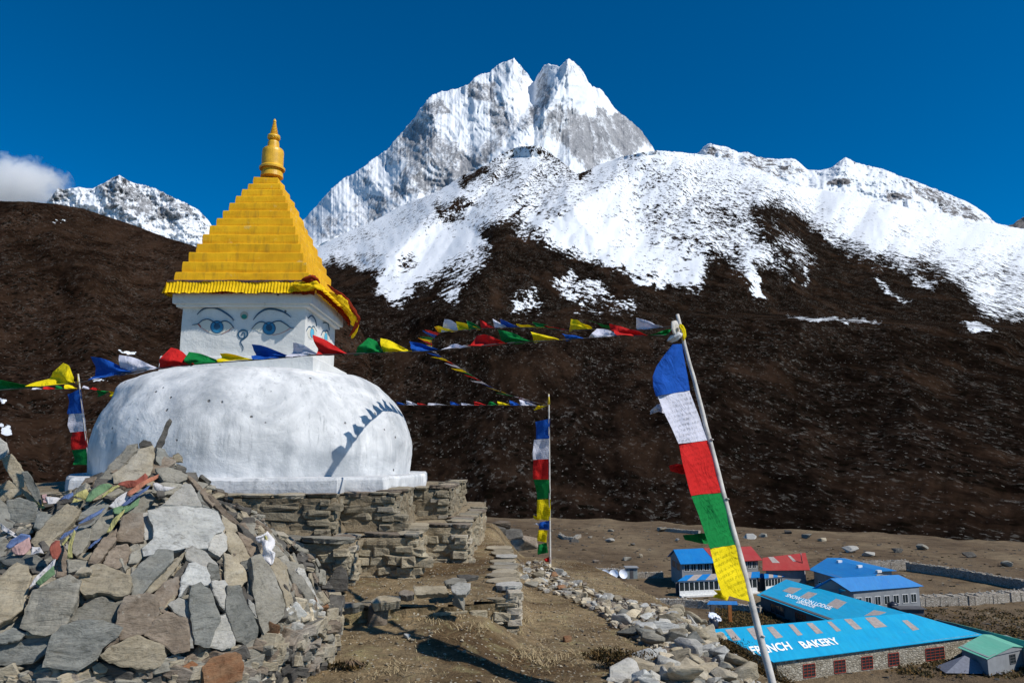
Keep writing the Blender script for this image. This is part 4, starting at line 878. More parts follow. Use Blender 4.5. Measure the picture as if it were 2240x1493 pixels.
crumple('cloth_bunch', [(fx - 0.10, fy - 0.09, 4.25), (fx + 0.03, fy - 0.07, 4.23)], CK, val, 0.05, 7)
crumple('cloth_bunch', [(fx + 0.08, fy + 0.5, 4.15), (fx + 0.15, fy + 1.2, 4.13), (fx + 0.17, fy + 1.9, 4.03), (fx + 0.16, fy + 2.3, 3.90)], CY, val, 0.055, 9)
crumple('cloth_bunch', [(fx + 0.13, fy + 0.2, 4.20), (fx + 0.17, fy + 1.3, 4.19), (fx + 0.24, fy + 2.0, 4.02), (fx + 0.12, fy + 2.25, 3.86), (fx + 0.05, fy + 2.2, 3.74)], CR, val, 0.035, 11)
crumple('cloth_bunch', [(fx + 0.20, fy + 2.2, 3.98), (fx + 0.12, fy + 2.3, 3.82), (fx + 0.05, fy + 2.35, 3.72)], CY, val, 0.035, 13)

# ------------------------------------------------------------------ dry-stone terraces
MORT = stone_mat('packed_earth', (0.22, 0.17, 0.11), (0.36, 0.295, 0.20), (0.44, 0.38, 0.27), 9, 0.3, 0.9, False)
WSTONE = stone_mat('wall_stone', (0.25, 0.205, 0.14), (0.44, 0.385, 0.28), (0.52, 0.47, 0.37), 7, 0.3, 0.8, False); WSTONE2 = stone_mat('wall_stone_dark', (0.22, 0.18, 0.125), (0.38, 0.33, 0.24), (0.46, 0.41, 0.31), 7, 0.25, 0.8, False)
WSUNLIT = stone_mat('wall_corner_sunlit', (0.38, 0.33, 0.25), (0.50, 0.45, 0.37), (0.30, 0.24, 0.17), 5, 0.3, 0.6)  # paler stone colour standing in for sunlight on the corner faces
def stone_face(mb, a, b, z0, z1, rnd, out=0.03, hmin=0.07, hmax=0.20, lmin=0.12, lmax=0.46, mats=(1, 2), depth=0.16, cover=1.0, mud=True):
    """courses of stones on the vertical face a->b (outside on the right hand of a->b)"""
    a, b = Vector((*a, 0)), Vector((*b, 0)); L = (b - a).length; d = (b - a) / L; nn = Vector((d.y, -d.x, 0))
    zz_ = 0.0; row = 0
    za0, za1 = (z0 if callable(z0) else (lambda s: z0)), (z1 if callable(z1) else (lambda s: z1))
    Hm = max(za1(0), za1(L)) - min(za0(0), za0(L))
    while zz_ < Hm:
        h = rnd.uniform(hmin, hmax); s = -rnd.uniform(0, lmin)
        while s < L:
            l = rnd.uniform(lmin, lmax) ** 1.0 * (0.6 + h / hmax * .7); c = s + l / 2
            if -0.02 < c < L + 0.02:
                zb, zt = za0(min(max(c, 0), L)), za1(min(max(c, 0), L)); z = zb + zz_ + h / 2
                if z + h * 0.4 < zt and rnd.random() < cover:
                    T = rnd.choice(BLOCKT); tilt = rnd.uniform(-.13, .13)
                    R = Matrix((d, -nn, Vector((0, 0, 1)))).transposed() @ Matrix.Rotation(tilt, 3, 'Y') @ Matrix.Rotation(rnd.uniform(-.25, .25), 3, 'Z')
                    hh = h * rnd.uniform(.75, 1.05)
                    p = a + d * c + nn * (out * rnd.uniform(-0.5, 0.6)) - nn * depth * .42; p.z = z + rnd.uniform(-.01, .01)
                    vs, fs_ = tmpl(T, p, (l * rnd.uniform(.88, 1.0), depth, hh), R); mb.add(vs, fs_, rnd.choice(mats))
            s += l
        zz_ += h; row += 1
    if mud:
        cols = max(3, int(L / 0.035)); rows = max(3, int(Hm / 0.035)); vs = []
        for j in range(rows + 1):
            for i in range(cols + 1):
                s = L * i / cols; v = j / rows; zb, zt = za0(s), za1(s); z = zb + (zt - zb) * v; p = a + d * s
                q = float(vn3((p.x + p.y) * 2.3, z * 4.0, 0.5, 61) * .6 + vn3((p.x - p.y) * 6.1, z * 9, 1.5, 62) * .35 + vn3((p.x + p.y) * 19, z * 22, 2.5, 63) * .2)
                o = 0.006 + 0.088 * q + 0.10 * max(0, 0.28 - v) ** 1.5 * 3; p = p + nn * min(o, .09); vs.append((p.x, p.y, z))
        mb.add(vs, [(j * (cols + 1) + i, j * (cols + 1) + i + 1, (j + 1) * (cols + 1) + i + 1, (j + 1) * (cols + 1) + i) for j in range(rows) for i in range(cols)], 0)
def caps(parent, a, b, z, rnd, wid=0.34, lmin=0.22, lmax=0.55, th=0.035, inset=0.10, keys=('grey', 'tan', 'brown', 'tan'), n='coping_slab', zf=None):
    a, b = Vector((*a, 0)), Vector((*b, 0)); L = (b - a).length; d = (b - a) / L; nn = Vector((d.y, -d.x, 0)); s = 0.0; k = 0
    while s < L - 0.08:
        l = min(rnd.uniform(lmin, lmax), L - s + 0.05); w = wid * rnd.uniform(.75, 1.15); c = a + d * (s + l / 2) - nn * (w / 2 - inset * rnd.uniform(.2, 1)); c.z = (zf(s) if zf else z) + th + rnd.uniform(0, .02)
        P = []
        m = rnd.choice((5, 6, 7))
        for i in range(8):
            t = 2 * math.pi * i / 8 + 0.39; u = math.copysign(min(1, abs(math.cos(t)) * 1.35), math.cos(t)) * l * .5 * rnd.uniform(.88, 1.02); v = math.copysign(min(1, abs(math.sin(t)) * 1.35), math.sin(t)) * w * .5 * rnd.uniform(.85, 1.02)
            P.append(c + d * u + nn * v)
        nrm = Vector((rnd.uniform(-.05, .05), rnd.uniform(-.05, .05), 1)).normalized()
        P = [p - Vector((0, 0, 1)) * ((p - c).dot(nrm)) for p in P]
        vs, fs_ = slab_mesh(P, nrm, th * rnd.uniform(.6, 1.5), rnd.randrange(9999), 0.004)
        mesh_obj(n, vs, fs_, S[rnd.choice(keys)], parent); s += l * rnd.uniform(.9, 1.0); k += 1
def area_fill(mb, poly, z, mi=0, sub=0.12, seed=2, amp=0.02):
    """uneven earth top"""
    xs_ = [p[0] for p in poly]; ys_ = [p[1] for p in poly]; X_, Y_ = np.meshgrid(np.arange(min(xs_), max(xs_) + sub, sub), np.arange(min(ys_), max(ys_) + sub, sub))
    sd = poly_sd(X_, Y_, poly); Zc = (z(X_, Y_) if callable(z) else z) + amp * fbm(X_ * 2, Y_ * 2, 0, 3, seed) + 0.4 * amp * fbm(X_ * 9, Y_ * 9, 0, 2, seed)
    n_ = X_.shape; idx = np.arange(X_.size).reshape(n_); vs = list(zip(X_.ravel(), Y_.ravel(), Zc.ravel())); fs_ = []
    for i in range(n_[0] - 1):
        for j in range(n_[1] - 1):
            if sd[i, j] > 0 and sd[i + 1, j] > 0 and sd[i, j + 1] > 0 and sd[i + 1, j + 1] > 0: fs_.append((idx[i, j], idx[i, j + 1], idx[i + 1, j + 1], idx[i + 1, j]))
    mb.add(vs, fs_, mi)
rnd = random.Random(5)
def terrace(name, label, front, back, z0, z1, seed, cap=True, group=None, z0f=None, hmax=.12):
    """front: visible outline from left to right to back; back: the hidden rest"""
    rnd = random.Random(seed); t = tag(empty(name, (front[len(front) // 2][0], front[len(front) // 2][1], z0)), label, 'terrace')
    mb = MB(); inner = []
    poly = front + back
    c = Vector((sum(p[0] for p in poly) / len(poly), sum(p[1] for p in poly) / len(poly)))
    cor = [Vector(p) + (c - Vector(p)).normalized() * 0.035 for p in poly]
    mb.prism([tuple(p) for p in cor], z0 - 0.4, z1 - 0.012, 0)
    area_fill(mb, [tuple(p) for p in cor], z1, 0, 0.09, seed, 0.015)
    for i in range(len(front) - 1):
        stone_face(mb, front[i], front[i + 1], z0 if z0f is None else z0f, z1, rnd, mats=(1, 1, 2), hmax=hmax)
    # corner stones, some coloured paler as if sunlit
    for i in range(1, len(front) - 1):
        a, p, b = Vector(front[i - 1]), Vector(front[i]), Vector(front[i + 1])
        if (p - a).cross(b - p) > 0:      # convex corner seen from outside
            n_ = ((p - a).normalized() - (b - p).normalized()).normalized()
            for q in range(int((z1 - z0) / 0.055)):
                T = rnd.choice(BLOCKT); zz_ = z0 + 0.03 + q * 0.055
                L_ = rnd.uniform(.10, .26)
                dd = (b - p).normalized() if q % 2 else -(p - a).normalized()
                pc = p + dd * L_ * .42 - n_ * 0.01; w_ = 0.10
                R = Matrix.Rotation(math.atan2(dd.y, dd.x), 3, 'Z') @ Matrix.Rotation(rnd.uniform(-.08, .08), 3, 'X')
                vs, fs_ = tmpl(T, (pc.x, pc.y, zz_), (L_, .12, .06), R); mb.add(vs, fs_, rnd.choice((3, 1, 1, 2)))
    mb.build('stonework', [MORT, WSTONE, WSTONE2, WSUNLIT], t)
    if cap:
        for i in range(len(front) - 1): caps(t, front[i], front[i + 1], z1, rnd)
    return t
T1f = [(-8.6, 8.35), (-2.0, 8.3), (-2.0, 8.85), (-1.38, 8.85), (-1.38, 10.6), (-0.9, 10.6), (-0.9, 14.2)]
terrace('upper_terrace', 'upper dry stone terrace carrying the white stupa', T1f, [(-8.6, 14.4)], 0.75, 1.155, 21)
T2f = [(-9.4, 7.8), (-1.65, 7.75), (-1.65, 8.32), (-1.08, 8.3), (-1.08, 9.5), (-0.56, 9.5), (-0.48, 12.6)]
terrace('middle_terrace', 'middle dry stone terrace with stepped corners under the upper one', T2f, [(-0.5, 15), (-9.4, 15)], 0.26, 0.735, 22)
# lowest terrace: earth behind a low broken wall
t3 = tag(empty('lower_terrace', (-0.9, 7.2, 0.1)), 'lowest terrace of bare earth behind a low broken stone wall', 'terrace')
mb = MB(); T3 = [(-3.2, 6.75), (-1.72, 6.82), (-1.15, 7.05), (-0.55, 7.15), (-0.22, 7.28), (0.03, 7.35), (0.05, 8.6), (-0.05, 11.4)]
poly = T3 + [(-0.5, 13), (-9, 13), (-9, 6.8)]
zt3 = lambda x, y: 0.215 + 0.10 * sstep(6.9, 7.8, y) + 0 * x
area_fill(mb, poly, zt3, 0, 0.08, 4, 0.015)
rnd = random.Random(9)
def gz0(a, b): 
    a, b = Vector((*a, 0)), Vector((*b, 0)); L = (b - a).length
    return lambda s: float(G(a.x + (b.x - a.x) * s / L, a.y + (b.y - a.y) * s / L, False)) - 0.03
for i in range(len(T3) - 1): stone_face(mb, T3[i], T3[i + 1], gz0(T3[i], T3[i + 1]), 0.235 if i < 5 else 0.30, rnd, 0.03, .045, .09, .09, .24, depth=.2)
for q in range(8):
    vs, fs_ = tmpl(rnd.choice(BLOCKT), (0.02, 7.38 + rnd.uniform(-.02, .02), 0.06 + q * 0.035), (.14, .14, .06), Matrix.Rotation(rnd.uniform(-.4, .4), 3, 'Z')); mb.add(vs, fs_, 3)
mb.build('stonework', [EARTH, WSTONE, WSTONE2, WSUNLIT], t3)
caps(t3, (-1.68, 6.86), (-1.22, 7.02), 0.235, rnd, .30, .25, .4); caps(t3, (-0.24, 7.30), (0.03, 7.36), 0.235, rnd, .42, .38, .5)
caps(t3, (0.03, 7.5), (-0.03, 11.0), 0.30, rnd, .36, .22, .4, keys=('tan', 'pale', 'tan', 'grey'))
# ------------------------------------------------------------------ cairn of flagstones
C1 = (-2.95, 6.05); C2 = (-5.75, 6.45)
def mound(x, y):
    r1 = math.hypot((x - C1[0]) / 1.0, (y - C1[1]) / 1.02); r2 = math.hypot((x - C2[0]) / 1.25, y - C2[1])
    h1 = 1.62 * max(0, 1 - r1 / 1.75) ** 0.88 if r1 < 1.75 else 0; h2 = 1.62 * max(0, 1 - r2 / 1.8) ** 0.85 if r2 < 1.8 else 0
    def wallup(h, r, R): return h + 0.30 * min(1, max(0, (R - r) / 0.12)) if r < R else 0
    h1 = wallup(h1 * 0.84, r1, 1.5); h2 = wallup(h2 * 0.84, r2, 1.5)
    h = (h1 ** 5 + h2 ** 5) ** 0.2 if h1 + h2 > 0 else 0
    return float(G(x, y, False)) + h
def mnormal(x, y):
    e = 0.12; n = Vector((-(mound(x + e, y) - mound(x - e, y)) / (2 * e), -(mound(x, y + e) - mound(x, y - e)) / (2 * e), 1)); return n.normalized()
# rubble core of the cairn, coloured dark to stand for shade in the gaps
mb = MB(); rnd = random.Random(77)
gxx, gyy = np.meshgrid(np.linspace(-8.3, -1.0, 150), np.linspace(3.9, 8.4, 90)); mz = np.vectorize(mound)(gxx, gyy); gr = G(gxx, gyy, False)
hh = mz - gr; zc = np.where(hh > 0.02, mz - 0.14 + 0.05 * fbm(gxx * 4, gyy * 4, 0, 3, 8), gr - 0.25); idx = np.arange(gxx.size).reshape(gxx.shape)
mb.add(list(zip(gxx.ravel(), gyy.ravel(), zc.ravel())), [(idx[i, j], idx[i, j + 1], idx[i + 1, j + 1], idx[i + 1, j]) for i in range(89) for j in range(149) if max(hh[i, j], hh[i + 1, j], hh[i, j + 1], hh[i + 1, j + 1]) > 0.02], 0)
for q in range(1500):
    x, y = rnd.uniform(-8.0, -1.2), rnd.uniform(4.2, 8.0)
    if mound(x, y) - float(G(x, y, False)) < 0.12: continue
    n_ = mnormal(x, y); s_ = rnd.uniform(.07, .20); z = mound(x, y) - 0.10
    R = rot_from((n_ + Vector((rnd.uniform(-.5, .5), rnd.uniform(-.5, .5), rnd.uniform(-.3, .5)))), rnd.uniform(0, 6.3))
    vs, fs_ = tmpl(rnd.choice(BLOCKT), (x, y, z), (s_ * rnd.uniform(1, 1.8), s_, s_ * rnd.uniform(.25, .5)), R); mb.add(vs, fs_, rnd.choice((1, 1, 2, 2, 2, 3)))
for q in range(1500):
    C_ = C1 if q % 3 else C2; a = rnd.uniform(-2.6, .9); r_ = 1.50 + rnd.uniform(-.05, .04); x, y = C_[0] + r_ * math.cos(a) * (1.25 if C_ is C2 else 1), C_[1] + r_ * math.sin(a); z0_ = float(G(x, y, False)); z = z0_ + rnd.uniform(0, .34); s_ = rnd.uniform(.05, .13)
    R = Matrix.Rotation(a + rnd.uniform(-.5, .5), 3, 'Z') @ Matrix.Rotation(rnd.uniform(-.5, .5), 3, 'X')
    vs, fs_ = tmpl(rnd.choice(BLOCKT), (x, y, z), (s_, s_ * rnd.uniform(1, 1.7), s_ * rnd.uniform(.4, .8)), R); mb.add(vs, fs_, rnd.choice((1, 3, 4, 4, 2)))
for q in range(1400):
    x, y = rnd.uniform(-7.6, -1.4), rnd.uniform(4.4, 6.6)
    if mound(x, y) - float(G(x, y, False)) < 0.35: continue
    n_ = mnormal(x, y); s_ = rnd.uniform(.035, .10); z = mound(x, y) - 0.035
    R = rot_from((n_ + Vector((rnd.uniform(-.6, .6), rnd.uniform(-.6, .6), rnd.uniform(-.3, .5)))), rnd.uniform(0, 6.3)); vs, fs_ = tmpl(rnd.choice(BLOCKT), (x, y, z), (s_ * rnd.uniform(1, 1.8), s_, s_ * rnd.uniform(.25, .5)), R); mb.add(vs, fs_, rnd.choice((1, 1, 2, 3, 4)))
core = mb.build('cairn_rubble', [S['dark'], S['grey'], S['dark'], S['brown'], S['tan']])
tag(core, 'small rubble inside the flagstone cairn, coloured dark to stand for shade in its gaps', 'rubble', kind='stuff')

def Zc(pts): return [(x / 2.517, 900 + y / 2.517) for x, y in pts]
def march(px, py, h=mound):
    d = vray(px, py); t = 3.0
    while t < 9.5:
        x, y, z = d[0] * t, d[1] * t, EYE + d[2] * t
        if z < h(x, y): return Vector((x, y, z))
        t += 0.02
    return None
SL = [ # outline in photo (zoomed) , stone, thickness, lift, label
 ([(520,400),(640,250),(700,190),(755,180),(750,215),(690,270),(640,330),(610,400)],'grey',.05,.02,'long grey slab leaning at the upper left of the cairn top'),
 ([(770,200),(765,175),(790,155),(830,165),(838,185)],'dark',.05,.0,'small black stone tucked in just left of the upright blade stone'),
 ([(870,195),(910,205),(960,290),(955,312),(900,310),(862,270)],'blue',.05,.02,'blue grey slab leaning on the right of the upright blade stone'),
 ([(950,240),(980,225),(1000,245),(1000,275),(955,275)],'tan',.04,.03,'small tan stone on the cairn shoulder right of the blade stone'),
 ([(620,340),(700,280),(760,215),(840,190),(848,250),(825,340),(780,375),(700,392),(630,388)],'tan',.06,.06,'smooth tan slab standing left of the upright blade stone'),
 ([(1030,330),(1085,330),(1095,370),(1080,405),(1040,365)],'dark',.06,.02,'dark square edged stone against the dome foot'),
 ([(858,308),(930,305),(1030,340),(1030,365),(980,388),(900,378),(878,345)],'grey',.04,.07,'flat grey slab below the upright blade stone'),
 ([(845,400),(940,388),(1015,398),(960,452),(895,462),(840,445)],'grey',.04,.04,'flat grey slab just above the pointed white stone'),
 ([(1100,430),(1150,480),(1215,555),(1110,525),(1080,470)],'blue',.04,.02,'blue grey slab behind the right edge of the big white rock'),
 ([(1035,350),(1072,368),(1112,428),(1182,500),(1168,522),(1098,450)],'brown',.04,.05,'thin brown slab on edge along the cairn upper right rim'),
 ([(1112,430),(1160,450),(1232,520),(1302,590),(1345,642),(1300,625),(1220,552),(1178,510)],'brown',.04,.03,'thin brown slab on edge in the middle of the cairn right rim'),
 ([(1230,500),(1292,540),(1335,592),(1298,582)],'tan',.04,.0,'small tan splinter on the right rim in front of the terrace wall'),
 ([(1308,618),(1362,650),(1442,740),(1432,772),(1368,722)],'dark',.04,.02,'thin dark slab on edge low on the cairn right rim'),
 ([(690,440),(830,440),(850,470),(785,560),(690,565),(640,520)],'grey',.05,.02,'broad grey slab under the blue and green flags'),
 ([(900,505),(1020,395),(1050,398),(1105,490),(1115,525),(1000,515),(940,522)],'pale',.06,.06,'pointed pale triangular stone on top of the big white rock'),
 ([(780,560),(835,548),(855,620),(852,690),(800,702),(775,640)],'pale',.05,.02,'pale slab at the left end of the big white rock'),
 ([(822,540),(900,508),(1110,518),(1200,545),(1218,600),(1232,640),(1165,690),(1150,742),(1020,748),(930,772),(800,784),(788,740),(850,690),(850,620)],'white',.10,.08,'big white quartz boulder with a horizontal ledge'),
 ([(1170,640),(1222,648),(1252,690),(1252,750),(1212,795),(1148,762)],'pale',.05,.06,'pinkish pale slab at the lower right of the big white rock'),
 ([(1220,568),(1300,620),(1308,650),(1250,682),(1222,645)],'tan',.05,.03,'tan slab wedged right of the big white rock'),
 ([(1248,650),(1292,650),(1312,680),(1378,800),(1372,832),(1330,852),(1258,762),(1243,690)],'tan',.05,.04,'long tan slab sloping down right of the white rock'),
 ([(1310,660),(1382,700),(1432,770),(1442,792),(1390,802),(1338,730)],'brown',.05,.03,'brown slab between the long tan slab and the white scarf'),
 ([(440,550),(560,478),(605,520),(540,542),(470,602),(355,655),(365,620)],'grey',.04,.0,'long thin grey slab behind the blue flag strip'),
 ([(430,560),(500,520),(592,508),(572,560),(480,640),(432,652)],'blue',.04,.01,'blue grey slab behind the blue flag strip'),
 ([(208,540),(290,570),(222,650),(186,640)],'blue',.04,.0,'blue grey slab under the left end of the tan parallelogram slab'),
 ([(640,705),(680,560),(785,560),(792,640),(790,712),(730,722)],'brown',.06,.05,'mottled brown lichen covered slab left of the white rock'),
 ([(480,682),(560,560),(622,530),(620,600),(590,660),(560,692),(500,702)],'grey',.05,.03,'grey slab between the blue strip and the mottled slab'),
 ([(488,832),(520,760),(570,690),(640,640),(640,700),(592,772),(540,832)],'brown',.05,.06,'rusty brown pointed slab under the yellow strip'),
 ([(170,712),(200,660),(270,590),(370,508),(442,540),(430,572),(360,640),(290,702),(210,742)],'tan',.06,.06,'large tan parallelogram slab lying diagonally on the left'),
 ([(398,772),(400,700),(430,640),(502,640),(492,700),(452,772),(420,792)],'grey',.05,.04,'grey slab right of the yellow hanging strip'),
 ([(428,802),(450,770),(512,768),(512,800),(470,812)],'tan',.04,.05,'small tan stone below the yellow hanging strip'),
 ([(600,770),(640,738),(700,728),(722,770),(690,842),(640,862),(568,842)],'brown',.07,.04,'blocky mauve brown stone below the mottled slab'),
 ([(760,758),(800,748),(802,782),(760,832),(708,832),(720,780)],'grey',.05,.03,'small grey stone at the lower left corner of the white rock'),
 ([(1018,770),(1060,738),(1130,768),(1198,830),(1196,882),(1130,862),(1080,832),(1030,812)],'pale',.05,.05,'pale slab just below the big white rock'),
 ([(1150,830),(1200,850),(1212,920),(1170,932),(1138,880)],'blue',.05,.03,'blue grey slab peeping from under the pale slab'),
 ([(1238,770),(1292,800),(1352,870),(1357,932),(1320,962),(1238,942),(1238,860)],'tan',.05,.05,'light tan rounded slab on the right flank'),
 ([(1330,820),(1370,810),(1382,850),(1350,882),(1326,850)],'blue',.05,.04,'small blue grey stone beside the large grey flank slab'),
 ([(868,758),(950,768),(952,820),(880,892),(840,932),(780,1002),(728,1000),(718,900),(780,830)],'blue',.05,.05,'long dark blue grey slab in the middle of the cairn'),
 ([(950,830),(1022,770),(962,862),(882,962),(820,1002),(798,1000),(860,920)],'tan',.05,.03,'narrow tan slab beside the long dark slab'),
 ([(1000,850),(1042,800),(1027,882),(982,922),(928,942)],'dark',.05,.0,'dark grey slab in the shadow above the speckled stone'),
 ([(698,862),(760,828),(722,892),(688,902)],'tan',.04,.02,'small tan chip left of the long dark slab'),
 ([(308,902),(320,800),(350,728),(372,800),(382,882),(340,904)],'brown',.06,.04,'upright brown stone next to the red rag'),
 ([(368,812),(480,812),(492,852),(430,872),(378,882)],'grey',.05,.02,'grey slab right of the upright brown stone'),
 ([(0,150),(35,170),(45,212),(10,262),(-60,262),(-60,160)],'pale',.07,.03,'pale rounded stone at the very left edge of the photo'),
 ([(8,262),(60,235),(100,280),(132,340),(127,412),(90,412),(50,350),(22,300)],'tan',.06,.05,'tan oval slab leaning at the top of the left heap'),
 ([(-60,410),(0,408),(50,378),(102,410),(132,440),(20,492),(-60,482)],'tan',.07,.07,'tan wedge stone lying under the oval slab'),
 ([(118,330),(150,328),(212,430),(232,520),(190,482),(138,400)],'blue',.04,.02,'narrow greenish slab leaning to the left beside the yellow flags'),
 ([(110,425),(150,440),(200,500),(160,500)],'tan',.04,.0,'thin tan slab under the leaning greenish slab'),
 ([(38,490),(110,473),(192,500),(212,540),(200,622),(130,642),(58,592)],'blue',.06,.05,'light blue grey block on the left heap'),
 ([(-60,480),(0,480),(50,520),(100,580),(122,642),(100,682),(30,642),(-60,622)],'blue',.05,.07,'pale blue grey slab at the left edge beside the light block'),
 ([(-60,690),(0,688),(40,700),(62,772),(0,792),(-60,792)],'grey',.05,.04,'grey slab at the left edge below the faded flags'),
 ([(-40,800),(110,788),(200,788),(262,820),(240,852),(160,862),(90,852),(20,832)],'blue',.05,.05,'flat blue grey slab above the tall tan slab'),
 ([(28,880),(90,828),(152,850),(172,900),(152,982),(122,1082),(60,1132),(-60,1192),(-60,980)],'tan',.06,.06,'tall tan slab with vertical grooves at the left edge'),
 ([(168,870),(240,848),(232,892),(180,892)],'dark',.05,.01,'small dark stone beside the white and green flag'),
 ([(180,980),(262,950),(380,898),(442,930),(422,1020),(402,1080),(370,1152),(300,1222),(180,1217),(112,1182),(138,1080)],'grey',.07,.07,'very large grey and ochre slab on the left front'),
 ([(428,960),(440,910),(500,850),(552,833),(622,860),(712,900),(727,950),(702,1000),(640,1012),(560,990),(470,1002)],'tan',.08,.10,'large pale brown slab with a deep shadow below it'),
 ([(378,1152),(430,1080),(500,1040),(560,1018),(622,1040),(642,1062),(692,1023),(662,1080),(632,1162),(540,1152),(450,1152)],'grey',.06,.02,'smooth pinkish grey slab under the overhanging one'),
 ([(850,1000),(900,940),(982,908),(992,950),(962,1040),(910,1102),(868,1090)],'brown',.05,.03,'brown slab left of the speckled white stone'),
 ([(688,1020),(800,998),(862,1010),(882,1100),(852,1162),(802,1222),(740,1232),(663,1252),(638,1170),(658,1080)],'brown',.07,.05,'large squarish mauve brown slab in the middle front'),
 ([(1038,840),(1075,838),(1132,870),(1162,950),(1100,962),(1040,962),(988,1022),(998,920)],'white',.07,.05,'speckled white stone above the big smooth slab'),
 ([(1168,930),(1240,928),(1292,1010),(1287,1060),(1250,1107),(1213,1070),(1178,1010)],'pale',.05,.05,'pale rounded slab right of the big smooth slab'),
 ([(928,1060),(990,1018),(1052,1040),(1067,1160),(1067,1292),(1038,1292),(1038,1140),(958,1100)],'pale',.05,.06,'narrow pale slab left of the big smooth slab'),
 ([(1058,960),(1110,938),(1162,980),(1182,1060),(1212,1150),(1182,1200),(1152,1292),(1073,1272),(1058,1160),(1048,1040)],'blue',.06,.08,'big smooth blue grey slab standing in the cairn front'),
 ([(848,1150),(920,1098),(1032,1140),(1042,1200),(1042,1312),(960,1332),(900,1282),(798,1232)],'brown',.06,.07,'trapezoid brown slab left of the narrow pale slab'),
 ([(1258,960),(1330,958),(1362,1060),(1402,1130),(1417,1180),(1417,1242),(1370,1282),(1288,1252),(1258,1130),(1248,1100)],'blue',.06,.06,'tall blue grey slab leaning on the right front'),
 ([(1213,1120),(1250,1108),(1302,1250),(1297,1282),(1225,1312),(1153,1292),(1180,1200)],'pale',.05,.09,'pale triangular slab between the two smooth ones'),
 ([(1365,868),(1395,900),(1402,970),(1392,1022),(1363,990)],'grey',.05,.03,'narrow grey slab left of the large flank slab'),
 ([(1368,1030),(1400,1058),(1427,1130),(1410,1132),(1368,1070)],'pale',.04,.04,'light thin slab in the gap left of the large flank slab'),
 ([(1383,810),(1440,788),(1482,850),(1522,920),(1552,990),(1572,1060),(1562,1112),(1500,1182),(1460,1212),(1428,1120),(1398,980),(1398,900)],'grey',.07,.07,'large grey slab standing on the right flank'),
 ([(1525,800),(1582,850),(1592,930),(1612,1040),(1580,1072),(1540,950),(1478,830)],'tan',.05,.04,'tan slab behind the large flank slab'),
 ([(1478,720),(1530,738),(1582,790),(1612,852),(1560,832)],'grey',.04,.0,'grey slab tipped back behind the white scarf'),
 ([(1600,870),(1642,950),(1692,1000),(1640,1002),(1598,950)],'dark',.05,.01,'dark slab between the two right end slabs'),
 ([(1590,870),(1640,878),(1702,970),(1762,1060),(1752,1112),(1690,1122),(1680,1020),(1618,940)],'grey',.05,.05,'grey slab at the right end of the cairn'),
 ([(1650,858),(1680,868),(1722,950),(1757,1040),(1762,1072),(1700,980),(1640,882)],'pale',.04,.08,'light thin slab at the extreme right end of the cairn'),
 ([(1688,1010),(1740,1008),(1752,1080),(1720,1132),(1688,1112)],'brown',.05,.09,'brown slab low at the right end of the cairn'),
 ([(-60,1220),(0,1220),(70,1188),(152,1220),(100,1262),(20,1277),(-60,1262)],'blue',.04,.05,'light thin greenish slab at the lower left edge'),
 ([(-60,1270),(0,1268),(100,1258),(200,1228),(282,1235),(267,1322),(180,1382),(80,1392),(-60,1387)],'blue',.08,.03,'large dark blue grey slab at the lower left'),
 ([(288,1230),(340,1178),(430,1148),(560,1148),(672,1190),(642,1242),(560,1302),(540,1352),(430,1422),(340,1412),(238,1402),(268,1290)],'blue',.08,.08,'largest dark blue grey slab at the bottom of the heap'),
 ([(570,1310),(620,1258),(672,1233),(662,1262),(600,1292)],'brown',.04,.05,'thin brown slab between the largest slab and the rounded one'),
 ([(558,1340),(620,1288),(700,1250),(760,1228),(830,1258),(900,1288),(912,1342),(870,1402),(800,1417),(700,1402),(610,1382)],'tan',.09,.08,'rounded pale brown boulder slab at the bottom'),
 ([(880,1290),(900,1285),(928,1310),(905,1372),(868,1395),(895,1340)],'brown',.05,.05,'crumbly brown stone right of the rounded boulder slab'),
 ([(508,1402),(550,1378),(597,1410),(582,1437),(520,1442)],'tan',.07,.05,'small round tan stone under the largest slab'),
 ([(318,1462),(400,1428),(560,1438),(662,1470),(640,1530),(350,1530)],'tan',.07,.04,'long tan slab along the bottom edge of the photo'),
 ([(-60,1412),(0,1408),(80,1398),(122,1410),(60,1442),(-60,1457)],'tan',.06,.03,'narrow tan slab at the bottom left corner'),
 ([(60,1500),(160,1440),(180,1470),(150,1530),(40,1540)],'tan',.05,.04,'tan corner slab at the bottom left'),
 ([(903,1360),(960,1338),(1022,1350),(1012,1382),(930,1384)],'pale',.05,.05,'light grey flat stone low in the cairn'),
 ([(698,1430),(850,1398),(960,1388),(1012,1390),(982,1432),(860,1462),(720,1462)],'dark',.06,.03,'long dark flat slab near the bottom'),
 ([(1008,1400),(1060,1368),(1092,1390),(1052,1432),(1018,1432)],'rust',.06,.06,'small orange stained stone near the bottom'),
 ([(908,1510),(1040,1428),(1112,1440),(1102,1530),(900,1540)],'tan',.06,.04,'tan slab left of the orange boulder'),
 ([(1118,1402),(1180,1348),(1292,1322),(1332,1340),(1342,1402),(1332,1472),(1232,1510),(1128,1500)],'rust',.12,.09,'orange stained boulder at the cairn foot'),
 ([(1318,1290),(1390,1258),(1462,1233),(1492,1280),(1442,1332),(1350,1382),(1328,1340)],'grey',.06,.05,'grey slab above the orange boulder'),
 ([(1000,1290),(1100,1285),(1200,1310),(1150,1350),(1040,1345)],'dark',.06,.0,'dark mossy stone under the smooth slabs'),
 ([(720,1480),(860,1465),(960,1450),(905,1520),(730,1530)],'dark',.06,.0,'dark slab at the bottom edge beside the tan one'),
 ([(1340,1395),(1400,1370),(1420,1430),(1350,1480)],'dark',.06,.02,'dark stone right of the orange boulder'),
